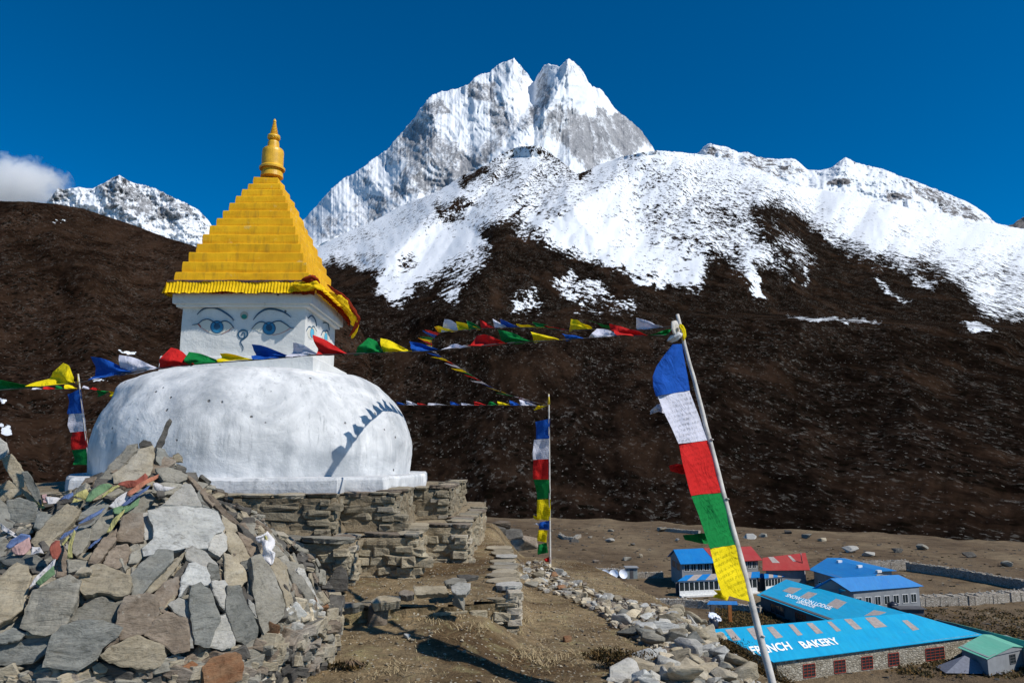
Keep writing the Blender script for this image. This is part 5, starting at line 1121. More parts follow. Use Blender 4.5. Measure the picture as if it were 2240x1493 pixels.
 ([(230,885),(300,905),(330,950),(250,960),(190,985),(150,1000),(175,900)],'tan',.05,.02,'ochre slab behind the white and green flag'),
 ([(500,1290),(560,1300),(480,1400),(430,1425)],'dark',.05,.0,'dark slab edge under the largest slab'),
 ([(1200,900),(1240,860),(1240,930),(1210,935)],'brown',.05,.0,'small brown stone in the gap above the pale rounded slab'),
]
GC = 'flat stones of the cairn'
for i, (pts, key, th_, lift, lab) in enumerate(SL):
    P = Zc(pts); cx = sum(p[0] for p in P) / len(P); cy = sum(p[1] for p in P) / len(P)
    hit = None
    for dy in range(0, 260, 4):
        hit = march(cx, cy + dy)
        if hit is not None: break
    r = random.Random(900 + i)
    if hit is None or dy > 0:
        Y = (hit.y if hit is not None else 6.2) + 0.0; c = at(cx, cy, Y); n_ = Vector((0.15, -0.95, 0.35))
    else:
        c = hit; n_ = mnormal(hit.x, hit.y)
    view = Vector(vray(cx, cy)).normalized()
    n_ = (n_ * 1.0 - view * 0.35 + Vector((r.uniform(-.12, .12), r.uniform(-.08, .08), r.uniform(-.12, .12)))).normalized()
    c = c - view * (lift * 1.3)
    P3 = [on_plane(x, y, c, n_) for x, y in P]
    vs, fs_ = slab_mesh(P3, n_, th_, 40 + i, 0.016 if key != 'white' else 0.03, 3 if th_ > .05 else 2, 1.045)
    o = mesh_obj('cairn_stone', vs, fs_, S[key]); tag(o, lab, 'stone', GC); set_origin(o)
# upright blade stone on top
bl = [(862,172),(905,80),(935,35),(946,52),(924,110),(892,190),(848,250),(832,335),(812,342),(828,250)]
c = at(365, 960, 6.15); n_ = Vector((0.35, -0.93, 0.12)).normalized(); P3 = [on_plane(x, y, c, n_) for x, y in Zc(bl)]
vs, fs_ = slab_mesh(P3, n_, 0.06, 5, 0.006); o = mesh_obj('cairn_stone', vs, fs_, S['dark']); tag(o, 'narrow dark upright blade stone pointing at the sky on the cairn top', 'stone', GC); set_origin(o)
o = mesh_obj('cairn_stone', *slab_mesh([march(*p) + Vector((0, -.12, .08)) for p in Zc([(897,505),(905,490),(940,490),(942,515),(905,522)])], (0, -.6, .8), .03, 6), S['dark']); tag(o, 'small dark pebble lying on the pointed pale stone', 'stone', GC); set_origin(o)
o = mesh_obj('cairn_stone', *slab_mesh([march(*p) + Vector((0, -.18, .06)) for p in Zc([(497,915),(530,880),(590,888),(583,910),(540,918)])], (0, -.6, .8), .03, 7), S['tan']); tag(o, 'small brown chip lying on the large overhanging slab', 'stone', GC); set_origin(o)

# small pale stones of the cairn footing wall
rnd = random.Random(33); reg = Zc([(1400,1460),(1500,1230),(1560,1120),(1680,1070),(1775,1060),(1765,1170),(1700,1240),(1620,1330),(1520,1430),(1440,1530),(1300,1560)])
ra = np.array(reg); cnt = 0
lists = {'cream': 'cream coloured footing stone', 'white': 'white footing stone', 'pale': 'pale grey footing stone', 'rust': 'orange brown footing stone', 'grey': 'grey footing stone', 'tan': 'tan footing stone'}
while cnt < 210:
    px, py = rnd.uniform(ra[:, 0].min(), ra[:, 0].max()), rnd.uniform(ra[:, 1].min(), ra[:, 1].max())
    if poly_sd(np.array([px]), np.array([py]), reg)[0] < 0: continue
    h = march(px, py)
    if h is None: h = ground_at(px, py)
    key = rnd.choice(['cream', 'cream', 'white', 'pale', 'tan', 'grey', 'grey']) if rnd.random() > 0.04 else 'rust'
    s_ = rnd.uniform(.05, .13); n_ = mnormal(h.x, h.y)
    R = Matrix.Rotation(rnd.uniform(-.5, .5), 3, 'Z') @ Matrix.Rotation(rnd.uniform(-.9, .9), 3, 'Y') @ Matrix.Rotation(rnd.uniform(-.3, .3), 3, 'X')
    vs, fs_ = tmpl(rnd.choice(ROCKT + BLOCKT), (0, 0, 0), (s_ * rnd.uniform(.6, 1), s_ * .8, s_ * rnd.uniform(.7, 1.4)), R)
    o = mesh_obj('footing_stone', vs, fs_, S[key]); o.location = h + Vector((0, 0, s_ * .15)); tag(o, lists[key] + ' at the lower right foot of the flagstone cairn', 'stone', 'footing stones of the cairn, ' + key); cnt += 1
h = march(*Zc([(1522, 1235)])[0]) or ground_at(*Zc([(1522, 1235)])[0])
vs, fs_ = tmpl(ROCKT[3], (0, 0, 0), (.10, .12, .22), Matrix.Rotation(.3, 3, 'Y')); o = mesh_obj('footing_stone', vs, fs_, S['rust']); o.location = h + Vector((0, -.1, .05)); tag(o, 'bright orange stone standing in the cairn footing beside the path', 'stone')

# ------------------------------------------------------------------ faded flags caught on the cairn
def cloth_poly(name, pts, mat, lift=0.16, seed=1, amp=0.018, label=None, depth=None, h=mound, cat='cloth', conv=Zc, group=None):
    """a limp piece of cloth outlined in the photo, draped just above the surface below it"""
    P = conv(pts); r = random.Random(seed); cen = (sum(p[0] for p in P) / len(P), sum(p[1] for p in P) / len(P)); out = []
    for i in range(len(P)):
        a, b = P[i], P[(i + 1) % len(P)]
        for s in range(4): out.append((a[0] * (1 - s / 4) + b[0] * s / 4, a[1] * (1 - s / 4) + b[1] * s / 4))
    hc = None
    for dy in range(0, 200, 4):
        hc = march(cen[0], cen[1] + dy, h)
        if hc is not None: break
    c = at(cen[0], cen[1], depth if depth else (hc.y if hc is not None else 6.2)); view = Vector(vray(*cen)).normalized(); c = c - view * lift
    n_ = (mnormal(c.x, c.y) - view * 0.8).normalized() if not depth else Vector((0, -1, .2)).normalized()
    rings = [1.0, .8, .6, .4, .2]; vs = []; m = len(out); O3 = [on_plane(x, y, c, n_) for x, y in out]; cc = sum(O3, Vector()) / m
    ax = (O3[0] - O3[m // 2]).normalized(); fr = r.uniform(28, 45)
    for s in rings:
        for p in O3:
            q = cc.lerp(p, s); vs.append(q + n_ * (amp * math.sin(q.cross(ax).length * fr * 2 + q.dot(ax) * 9) + amp * 0.8 * float(vn3(q.x * 16, q.y * 16, q.z * 16, seed))))
    vs.append(cc + n_ * amp); nv = len(vs); fs_ = [(k * m + i, k * m + (i + 1) % m, (k + 1) * m + (i + 1) % m, (k + 1) * m + i) for k in range(4) for i in range(m)] + [(4 * m + i, 4 * m + (i + 1) % m, nv - 1) for i in range(m)]
    back = [v - n_ * 0.004 for v in vs]; fs_ += [tuple(reversed([k + nv for k in f])) for f in list(fs_)] + [(i, nv + i, nv + (i + 1) % m, (i + 1) % m) for i in range(m)]
    o = mesh_obj(name, vs + back, fs_, mat, None, True); tag(o, label, cat, group); set_origin(o); return o
GF = 'faded prayer flags caught on the cairn'
for i, (pts, col, lab, lift) in enumerate([
 ([(470,500),(490,450),(540,405),(600,400),(620,405),(575,440),(540,470),(500,500)],'green','pale green faded flag spread left of the orange rag',.2),
 ([(620,405),(650,400),(660,412),(600,440),(555,470),(560,450)],'yellow','thin yellow flag end between the green flag and the orange rag',.2),
 ([(650,412),(655,395),(720,385),(770,375),(800,340),(815,350),(800,390),(760,400),(700,415)],'red','crumpled red rag under the tan top slab',.24),
 ([(700,470),(700,445),(760,400),(830,365),(875,345),(870,362),(810,400),(760,440),(715,475)],'orange','long salmon orange rag stretched across the cairn top',.26),
 ([(600,520),(640,480),(700,440),(720,460),(665,510),(620,525)],'white','white faded flag left of the navy flag strip',.22),
 ([(665,510),(690,470),(760,440),(830,405),(810,440),(740,480),(690,520)],'blue','navy blue flag strip crossing under the orange rag',.24),
 ([(620,530),(660,515),(720,505),(770,470),(760,510),(700,545),(650,560),(625,555)],'green','bright green faded flag below the navy strip',.22),
 ([(840,395),(865,385),(900,420),(970,415),(930,435),(880,445),(850,430)],'white','white and pink rag right of the cairn top stones',.2),
 ([(585,660),(620,590),(690,545),(680,570),(640,620),(605,660)],'yellow','pale yellow flag strip hanging between grey slabs',.2),
 ([(430,615),(520,560),(580,525),(560,560),(500,600),(440,622)],'blue','pale blue flag strip above the tan parallelogram slab',.2),
 ([(325,700),(350,660),(430,620),(425,645),(380,680),(335,705)],'blue','blue flag strip right of the tan parallelogram slab',.22),
 ([(480,748),(520,710),(560,690),(545,715),(500,752)],'blue','short blue flag end peeping from a dark gap',.2),
 ([(370,805),(378,720),(410,650),(418,670),(398,740),(400,805)],'yellow','yellow flag strip hanging straight down beside a grey slab',.22),
 ([(340,740),(355,715),(385,690),(375,720),(350,745)],'yellow','small yellow flag end next to the red rag',.22),
 ([(275,770),(280,720),(305,700),(330,715),(335,760),(310,805),(285,800)],'red','crumpled dark red rag on the left of the cairn',.24),
 ([(155,965),(185,915),(240,860),(290,815),(308,810),(300,850),(240,900),(190,945)],'white','white faded flag lying over the left slabs',.22),
 ([(195,945),(240,905),(300,850),(300,890),(250,930),(215,955)],'green','pale green flag under the white faded one',.2),
 ([(30,740),(60,710),(120,675),(160,670),(165,700),(110,730),(60,760)],'blue','lilac blue crumpled flag on the left heap',.2),
 ([(60,765),(110,732),(168,700),(170,740),(130,785),(80,780)],'pink','pale pink crumpled flag on the left heap',.2),
 ([(165,780),(175,740),(215,735),(245,785)],'white','cream white flag corner above the tall tan slab',.2),
 ([(0,610),(60,650),(120,680),(90,690),(0,640)],'white','white cord like rag stretched at the left edge',.2),
 ([(180,475),(205,480),(240,515),(235,525),(205,520)],'yellow','yellow flag corner below the leaning greenish slab',.2),
 ([(225,450),(250,445),(258,490),(235,495)],'pink','pink flag scrap between the heaps',.15),
 ([(255,475),(330,470),(310,510),(270,515)],'white','white rag lying in the dip between the heaps',.15),
 ([(330,490),(350,460),(400,440),(410,465),(385,490)],'blue','sky blue flag scrap between the heaps',.15),
 ([(390,490),(405,470),(450,475),(440,488)],'yellow','yellow flag scrap between the heaps',.15),
 ([(405,470),(420,440),(480,430),(490,450),(465,480)],'yellow','dull olive yellow flag scrap beside the pale green flag',.12)]):
    cloth_poly('faded_flag', pts, FD[col], lift, 200 + i, 0.02, lab, cat='prayer flag', group=GF)
# white scarf and small scraps on the right rim
sc = tag(empty('offering_scarf', march(*Zc([(1485, 830)])[0]) or (0, 0, 0)), 'white knotted offering scarf draped on the right rim of the cairn', 'scarf')
pp = [march(*p) for p in Zc([(1440, 760), (1480, 755), (1500, 800), (1495, 840), (1515, 870), (1520, 905)])]
pp = [p + Vector((0, -.13, .10)) for p in pp if p is not None]
crumple('scarf_roll', pp, cloth_mat('scarf_white', (0.78, 0.76, 0.76)), sc, 0.05, 21)
crumple('scarf_tip', [march(*p) + Vector((0, -.16, .12)) for p in Zc([(1490, 745), (1502, 790)])], FD['yellow'], sc, 0.022, 22)
# ------------------------------------------------------------------ loose stones on the low wall, standing slab, rubble ridge
def zpx(z, ox=460, oy=1000, k=3.027): return [(ox + x / k, oy + y / k) for x, y in z]
def px_slab(name, pts, Y, n_, key, th_, lab, seed, conv=zpx, cat='stone', relief=.008, group=None, zfix=None):
    P = conv(pts); cx = sum(p[0] for p in P) / len(P); cy = sum(p[1] for p in P) / len(P); c = at(cx, cy, Y) if zfix is None else atz(cx, cy, zfix)
    P3 = [on_plane(x, y, c, Vector(n_).normalized()) for x, y in P]; vs, fs_ = slab_mesh(P3, n_, th_, seed, relief); o = mesh_obj(name, vs, fs_, S[key]); tag(o, lab, cat, group); set_origin(o); return o
px_slab('standing_stone', [(778,880),(790,800),(830,730),(865,712),(900,740),(912,800),(908,880),(850,895)], 7.45, (0.1, -1, .25), 'dark', .10, 'dark rounded slab standing on end against the middle terrace', 3)
px_slab('wall_slab', [(1340,850),(1420,845),(1560,850),(1582,895),(1360,905)], 7.1, (0, -.62, .8), 'tan', .06, 'tan slab with a reddish face lying on the low wall', 5, relief=.004)
px_slab('wall_slab', [(1245,890),(1290,872),(1345,885),(1352,905),(1300,918),(1250,908)], 7.0, (0, -.55, .8), 'brown', .07, 'small brown slab left of the tan reddish one', 6)
px_slab('wall_slab', [(1590,850),(1640,825),(1722,828),(1722,870),(1690,905),(1630,910),(1600,885)], 6.95, (0, -.75, .65), 'pale', .06, 'rounded pale grey slab resting on a stone post', 7)
px_slab('wall_slab', [(1545,810),(1600,795),(1690,800),(1700,825),(1640,835),(1560,835)], 7.25, (0, -.2, 1), 'grey', .05, 'flat grey slab behind the rounded one', 8)
px_slab('wall_slab', [(1110,910),(1180,905),(1260,915),(1262,945),(1180,955),(1075,965),(1060,945)], 6.85, (0, -.35, .95), 'tan', .08, 'thick pale slab on a short dark stone post', 9)
px_slab('wall_slab', [(745,975),(860,962),(1000,958),(1020,972),(960,990),(750,1000)], 6.8, (0, -.5, .9), 'grey', .07, 'long grey slab over a dark hollow beside the cairn', 10)
px_slab('wall_slab', [(1630,770),(1720,768),(1780,780),(1700,800),(1650,795)], 7.35, (0, -.2, 1), 'dark', .04, 'thin dark slab at the back of the low wall', 11)
rnd = random.Random(4)
def rock_at(name, px, py, size, key, lab, T=None, sc=(1, 1, .8), rot=None, cat='stone', group=None, sink=.25, Y=None):
    g_ = ground_at(px, py) if Y is None else at(px, py, Y)
    R = Matrix.Rotation(rnd.uniform(0, 6.28), 3, 'Z') @ Matrix.Rotation(rnd.uniform(-.4, .4), 3, 'X') if rot is None else rot
    vs, fs_ = tmpl(T or rnd.choice(ROCKT), (0, 0, 0), tuple(size * s for s in sc), R); o = mesh_obj(name, vs, fs_, S[key]); o.location = g_ + Vector((0, 0, size * (.5 * sc[2] - sink))); tag(o, lab, cat, group); return o
# stone posts under the slabs
def post(x, y, z0, z1, w, key, lab, seed):
    vs, fs_ = tmpl(ROCKT[seed % 16], (0, 0, 0), (w, w * .9, z1 - z0), Matrix.Rotation(seed, 3, 'Z')); o = mesh_obj('stone_post', vs, fs_, S[key]); o.location = (x, y, (z0 + z1) / 2); tag(o, lab, 'stone post')
p = at(460 + 1115 / 3.027, 1000 + 1030 / 3.027, 6.9); post(p.x, p.y, p.z - .2, p.z + .15, .22, 'brown', 'short brown stone post under the thick pale slab', 3)
p = at(460 + 1650 / 3.027, 1000 + 935 / 3.027, 7.0); post(p.x, p.y, p.z - .15, p.z + .12, .16, 'grey', 'short grey stone post under the rounded pale grey slab', 8)
# broken stones under the low wall
for q in range(46):
    s_ = rnd.random(); px, py = 715 + s_ * 400, 1345 - 40 * s_ + rnd.uniform(-20, 12) - (20 if 0.3 < s_ < .6 else 0)
    key = rnd.choice(['tan', 'grey', 'cream', 'brown']); rock_at('fallen_stone', px, py, rnd.uniform(.05, .13), key, {'tan': 'tan', 'grey': 'grey', 'cream': 'cream', 'brown': 'brown'}[key] + ' stone fallen along the foot of the low broken wall', group='fallen stones by the low wall, ' + key, sc=(1.4, .9, .6))

# white and tan rubble along the hill edge
COLN = {'cream': 'cream', 'white': 'white', 'pale': 'pale grey', 'tan': 'tan', 'grey': 'dark grey', 'rust': 'rusty orange', 'blue': 'blue grey', 'brown': 'brown'}
def scatter(reg, n, smin, smax, keys, where, grp, seed, flat=(.45, .8), name='rubble_stone', grow=None):
    r = random.Random(seed); ra = np.array(reg); k = 0; tries = 0
    global rnd; rnd = r; pl_ = []
    while k < n and tries < n * 40:
        tries += 1; px, py = r.uniform(ra[:, 0].min(), ra[:, 0].max()), r.uniform(ra[:, 1].min(), ra[:, 1].max())
        if poly_sd(np.array([px]), np.array([py]), reg)[0] < 0: continue
        g_ = ground_at(px, py); s_ = smin + (smax - smin) * r.random() ** 2.2
        if any(math.hypot(g_.x - a, g_.y - b) < (s_ + c_) * 0.20 for a, b, c_ in pl_): continue
        pl_.append((g_.x, g_.y, s_)); key = r.choice(keys)
        size = 'small' if s_ < smin + (smax - smin) * .33 else ('medium' if s_ < smin + (smax - smin) * .66 else 'large')
        T = r.choice(ROCKT); R = Matrix.Rotation(r.uniform(0, 6.28), 3, 'Z') @ Matrix.Rotation(r.uniform(-.5, .5), 3, 'X') @ Matrix.Rotation(r.uniform(-.4, .4), 3, 'Y'); f_ = r.uniform(*flat)
        vs, fs_ = tmpl(T, (0, 0, 0), (s_ * r.uniform(.9, 1.3), s_ * r.uniform(.7, 1), s_ * f_), R); o = mesh_obj(name, vs, fs_, S[key]); o.location = g_ + Vector((0, 0, s_ * f_ * .22 + (r.random() ** 2) * .04))
        tag(o, f'{size} {COLN[key]} angular stone {where}', 'stone', f'{size} {COLN[key]} {grp}'); k += 1
scatter([(1130,1240),(1185,1232),(1240,1262),(1300,1296),(1400,1325),(1470,1338),(1500,1352),(1480,1372),(1400,1362),(1320,1340),(1250,1306),(1190,1290),(1140,1262)], 118, .06, .24, ['cream', 'cream', 'white', 'pale', 'tan', 'tan'], 'in the light rubble bank near the far flag pole', 'stones of the far rubble bank', 61)
scatter([(1330,1345),(1420,1350),(1500,1352),(1556,1362),(1572,1418),(1540,1440),(1450,1425),(1380,1392),(1330,1365)], 115, .06, .30, ['tan', 'pale', 'blue', 'grey', 'cream', 'tan', 'white'], 'in the rubble bank in front of the shrubs', 'stones of the middle rubble bank', 62)
scatter([(1350,1470),(1440,1440),(1560,1425),(1610,1452),(1655,1500),(1350,1520)], 60, .09, .34, ['white', 'pale', 'blue', 'tan', 'tan', 'cream'], 'in the rubble bank at the bottom edge of the photo', 'stones of the near rubble bank', 63)
mb = MB(); r = random.Random(91)
for reg, n in (([(1125,1236),(1185,1228),(1240,1258),(1300,1292),(1400,1321),(1470,1334),(1560,1358),(1575,1420),(1540,1442),(1450,1428),(1360,1385),(1320,1348),(1250,1310),(1190,1294),(1135,1264)], 1500), ([(1330,1470),(1440,1432),(1560,1420),(1620,1450),(1665,1505),(1340,1525)], 450)):
    ra = np.array(reg); k = 0
    while k < n:
        px, py = r.uniform(ra[:, 0].min(), ra[:, 0].max()), r.uniform(ra[:, 1].min(), ra[:, 1].max())
        if poly_sd(np.array([px]), np.array([py]), reg)[0] < 0: continue
        g_ = ground_at(px, py); s_ = r.uniform(.025, .085); vs, fs_ = tmpl(r.choice(BLOCKT if s_ > .06 else ROCKT), g_ + Vector((0, 0, r.uniform(-.01, .03))), (s_ * r.uniform(1, 1.5), s_, s_ * r.uniform(.3, .7)), Matrix.Rotation(r.uniform(0, 6), 3, 'Z') @ Matrix.Rotation(r.uniform(-.6, .6), 3, 'X')); mb.add(vs, fs_, r.randrange(5)); k += 1
tag(mb.build('stone_chips', [S['cream'], S['pale'], S['tan'], S['grey'], S['brown']]), 'small stone chips packed between the rubble stones', 'stone chips', kind='stuff')
GP = 'stones wedged round the far flag pole'
for px, py, s_, key, lab in ((1215, 1262, .22, 'rust', 'reddish brown flat rock lying at the far pole foot'), (1175, 1278, .30, 'tan', 'big tan rock leaning left of the far pole foot'), (1222, 1272, .22, 'cream', 'cream rock leaning right of the far pole foot'), (1186, 1258, .13, 'dark', 'small dark rock touching the far pole foot'), (1160, 1284, .22, 'grey', 'grey rock beside the big tan rock'),
                       (1145, 1266, .24, 'white', 'white rock between the terrace end and the far pole'), (1208, 1247, .12, 'grey', 'small grey rock behind the far pole foot'), (1225, 1288, .16, 'rust', 'orange chip below the cream rock at the far pole')):
    rock_at('pole_rock', px, py, s_, key, lab, group=GP, sc=(1.2, .9, .7))
rock_at('path_stone', 1240, 1402, .10, 'rust', 'lone orange stone lying on the brown path')
rock_at('path_stone', 890, 1395, .07, 'white', 'lone white stone near the pole shadow')
# big pale slabs at the lower right corner of the hilltop
px_slab('edge_slab', [(1520,1380),(1560,1362),(1572,1400),(1565,1412),(1530,1410)], 8.2, (-.1, -.6, .8), 'tan', .10, 'broad tan slab at the hill edge above the shrubs', 12, conv=lambda z: z)
px_slab('edge_slab', [(1560,1440),(1600,1436),(1642,1462),(1620,1482),(1570,1466)], 7.2, (0, -.4, .9), 'blue', .10, 'smooth blue grey slab on the near rubble bank', 13, conv=lambda z: z)
px_slab('edge_slab', [(1590,1490),(1620,1472),(1650,1480),(1662,1510),(1590,1520)], 6.6, (0, -.5, .85), 'white', .12, 'white slab at the bottom edge beside the leaning pole', 14, conv=lambda z: z)

# pebbles and dry grass: nobody could count them
mb = MB(); r = random.Random(8)
PEBT = [hull_rock(700 + i, 1, 1, 1, 9, 0, 0) for i in range(6)]
for q in range(8500):
    x = r.uniform(-2.2, 2.6); y = 4.4 + 11 * r.random() ** 1.6
    if -9 < x < -0.1 and y > 6.9: continue
    if mound(x, y) > float(G(x, y, False)) + .02: continue
    s_ = 0.007 + 0.040 * r.random() ** 5; z = float(G(x, y)) + s_ * .15
    vs, fs_ = tmpl(r.choice(PEBT), (x, y, z), (s_, s_ * .8, s_ * .6), Matrix.Rotation(r.uniform(0, 6), 3, 'Z')); mb.add(vs, fs_, r.choice((0, 0, 1, 2)))
for q in range(500):
    x = r.uniform(-1.6, .0); y = r.uniform(7.2, 9.6); s_ = 0.01 + 0.03 * r.random() ** 3
    vs, fs_ = tmpl(r.choice(PEBT), (x, y, float(zt3(x, y)) + .01), (s_, s_ * .8, s_ * .6), Matrix.Rotation(r.uniform(0, 6), 3, 'Z')); mb.add(vs, fs_, r.choice((0, 0, 1, 2)))
tag(mb.build('pebbles', [S['tan'], S['cream'], S['brown']]), 'small pale pebbles strewn over the brown earth', 'pebbles', kind='stuff')
GRASS = plain_mat('dry_grass', (0.36, 0.28, 0.16), 0.9, 0.1, 0.35, 20)
mb = MB()
def tuft(mb, x, y, z, n, hgt, spread, r, mi=0, w=0.004):
    for _ in range(n):
        a = r.uniform(0, 6.28); b = r.uniform(.1, 1) * spread; h = hgt * r.uniform(.5, 1); x0, y0 = x + r.gauss(0, spread * .35), y + r.gauss(0, spread * .35)
        dx, dy = math.cos(a) * b, math.sin(a) * b; s, c_ = math.sin(a) * w, math.cos(a) * w
        mb.add([(x0 - s, y0 + c_, z - .01), (x0 + s, y0 - c_, z - .01), (x0 + dx * .5 + s * .6, y0 + dy * .5 - c_ * .6, z + h * .7), (x0 + dx * .5 - s * .6, y0 + dy * .5 + c_ * .6, z + h * .7), (x0 + dx, y0 + dy, z + h)], [(0, 1, 2, 3), (3, 2, 4)], mi)
for px, py, n, h_, sp in [(1110, 1330, 60, .10, .09), (1130, 1360, 60, .08, .10), (1085, 1345, 40, .07, .08), (1240, 1440, 30, .05, .12), (1160, 1430, 40, .05, .12), (1180, 1440, 40, .05, .12), (930, 1350, 30, .06, .1), (980, 1350, 30, .06, .1), (850, 1460, 30, .04, .1), (1040, 1375, 30, .06, .1)]:
    for _ in range(7):
        g_ = ground_at(px + r.uniform(-32, 32), py + r.uniform(-12, 12)); tuft(mb, g_.x, g_.y, g_.z, n // 2, h_ * .55, sp * 1.3, r)
for q in range(500):
    x = r.uniform(-1.9, 2.2); y = 4.6 + 8 * r.random() ** 1.3
    if -9 < x < -.1 and y > 6.8: continue
    tuft(mb, x, y, float(G(x, y)), 8, .022, .07, r)
tag(mb.build('dry_grass', GRASS), 'short dry straw coloured grass on the brown earth', 'grass', kind='stuff')
# shrubs below the hill edge
LEAFA = plain_mat('juniper_leaf', (0.050, 0.040, 0.016), 0.9, 0.1, 0.5, 9); LEAFB = plain_mat('juniper_leaf_brown', (0.110, 0.068, 0.026), 0.9, 0.1, 0.5, 9); LEAFD = plain_mat('juniper_leaf_dark', (0.022, 0.019, 0.009), 0.9, 0.1, 0.5, 9); TWIG = plain_mat('twig', (0.16, 0.11, 0.07), 0.9, 0.1)
def shrub(name, base, rx, ry, rz, n, r, lab, group=None, leaf=.022, bark=None):
    t = tag(empty(name, base), lab, 'shrub', group); b = Vector(base); tw = MB(); fo = MB()
    for i in range(14):
        a = r.uniform(0, 6.28); e = b + Vector((math.cos(a) * rx * r.uniform(.3, .8), math.sin(a) * ry * r.uniform(.3, .8), rz * r.uniform(.5, .9)))
        tw.tube([b - Vector((0, 0, .08)), b.lerp(e, .5) + Vector((0, 0, .04)), e], [.012, .008, .004], 5)
    tw.build('stem', TWIG, t)
    cl = [(r.gauss(0, .42) * rx, r.gauss(0, .42) * ry, abs(r.gauss(.45, .28)) * rz) for _ in range(max(10, n // 45))]
    for i in range(n):
        cx_, cy_, cz_ = cl[i % len(cl)]; sp = .22
        p = b + Vector((cx_ + r.gauss(0, sp) * rx, cy_ + r.gauss(0, sp) * ry, max(-.03, cz_ + r.gauss(0, sp) * rz)))
        d1 = Vector((r.gauss(0, 1), r.gauss(0, 1), r.gauss(.6, 1))).normalized(); d2 = d1.orthogonal().normalized(); d2.rotate(Matrix.Rotation(r.uniform(0, 6), 3, d1)); l = leaf * r.uniform(.7, 1.6)
        fo.add([p - d2 * l * .3, p + d2 * l * .3, p + d1 * l * 1.6 + d2 * l * .12, p + d1 * l * 1.6 - d2 * l * .12], [(0, 1, 2, 3)], (i % len(cl)) % 3 if r.random() < .8 else 1)
    fo.build('foliage', [LEAFA, LEAFB, LEAFD], t); return t
r = random.Random(14)
SH = [w + ' juniper shrub from the left along the hill edge below the rubble bank' for w in ('first', 'second', 'third', 'fourth', 'fifth', 'sixth', 'seventh', 'eighth', 'ninth', 'tenth', 'eleventh', 'twelfth')]
for i, px in enumerate([1578, 1600, 1622, 1644, 1664, 1684, 1704, 1724, 1744, 1764, 1784, 1804]):
    Y = 8.9 - (px - 1578) * .003; yl = float(np.interp(px, [1560, 1640, 1692, 1740, 1810], [1394, 1428, 1452, 1478, 1500])); x = at(px, yl, Y).x; zg = float(G(x, Y, False)); hz = max(.08, (at(px, yl, Y).z - zg) * .50)
    shrub('juniper_shrub', (x, Y, zg - .03), .22, .20, hz, 3600, r, SH[i], 'juniper shrubs on the hill edge', .011)
g_ = ground_at(1352, 1462); shrub('juniper_shrub', g_, .22, .15, .12, 1400, r, 'small dark brown bush alone on the path', None, .014)
g_ = ground_at(1308, 1442); shrub('juniper_shrub', g_, .12, .09, .07, 500, r, 'tiny brown bush just left of the dark one on the path', None, .014)
g_ = ground_at(765, 1460); shrub('low_plant', g_, .14, .07, .03, 420, r, 'flat dark brown cushion plant in the foreground earth', None, .014)
# dark boulders and a dry wall behind the terraces
for px, py, Y, s_, key, lab in ((1075, 1165, 17, .7, 'dark', 'dark boulder just right of the terrace corner'), (1098, 1150, 18, .45, 'brown', 'brown boulder beyond the dark one by the terrace corner'), (1142, 1186, 30, 1.1, 'brown', 'brown boulder on the slope left of the far pole'), (1120, 1168, 22, .5, 'dark', 'long dark flat boulder on the slope left of the far pole'), (1062, 1178, 16, .5, 'grey', 'grey stone at the end of the middle terrace')):
    rock_at('boulder', px, py, s_, key, lab, Y=Y, sc=(1.3, 1, .7), sink=.35)
bw = tag(empty('dry_wall', (-8.3, 9.6, 1)), 'low dry stone wall topped with a grey slab left of the dome', 'wall'); mb = MB(); mb.box((-9.4, 9.6, .3), (-6.2, 10.0, 1.08), 0); stone_face(mb, (-9.4, 9.6), (-6.2, 9.6), .72, 1.12, random.Random(6), mats=(1, 2)); mb.build('stonework', [MORT, WSTONE, WSTONE2], bw); caps(bw, (-9.3, 9.6), (-6.2, 9.6), 1.1, random.Random(7), keys=('grey', 'tan'))

# ------------------------------------------------------------------ prayer flag poles
def pxg(pts, Y): return [at(x, y, Y) for x, y in pts]
def panel(name, quad, Yq, mat, parent, nu=14, nv=14, amp=.02, seed=1, fold=2.0, tail=None):
    """cloth panel between four photo corners (tl,tr,br,bl) at depth Yq, with folds"""
    tl, tr, br, bl = [at(x, y, Y) for (x, y), Y in zip(quad, Yq)]; vs = []; w = (tr - tl).length
    for j in range(nv + 1):
        v = j / nv; a = tl.lerp(bl, v); b = tr.lerp(br, v)
        for i in range(nu + 1):
            u = i / nu; p = a.lerp(b, u)
            f = (math.sin((u * fold + v * .8 + seed) * math.pi * 2 * .6) * .6 + float(vn2(u * 3 + seed, v * 3, seed)) * .9) * amp * (1 - u * .75) * math.sin(math.pi * min(1, max(.0, .08 + v * .9)))**.5
            p = p + Vector((0.3 * f, f, .15 * f)); vs.append(p)
    fs_ = [(j * (nu + 1) + i, j * (nu + 1) + i + 1, (j + 1) * (nu + 1) + i + 1, (j + 1) * (nu + 1) + i) for j in range(nv) for i in range(nu)]
    nb = len(vs); vs += [v + Vector((0, .003, 0)) for v in vs]; fs_ += [tuple(reversed([k + nb for k in f])) for f in list(fs_)]
    return mesh_obj(name, vs, fs_, mat, parent, True)
Yp = lambda y: 5.55 - (y - 690) * (5.55 - 4.72) / 803.0      # the near pole leans towards the camera
pole = tag(empty('prayer_flag_pole', at(1695, 1495, 4.7) + Vector((0, 0, -.3))), 'leaning white pole with five large prayer flags at the front right', 'flag pole')
mb = MB(); pp = []
rr_ = random.Random(2)
for k in range(30):
    t = k / 29; y = 688 + t * 1010; x = 1481 + 209 * ((y - 688) / 805); pp.append(at(x, y, Yp(y)) + Vector((rr_.uniform(-.003, .003), 0, 0)))
mb.tube(pp, [.013 + .013 * k / 29 for k in range(30)], 12)
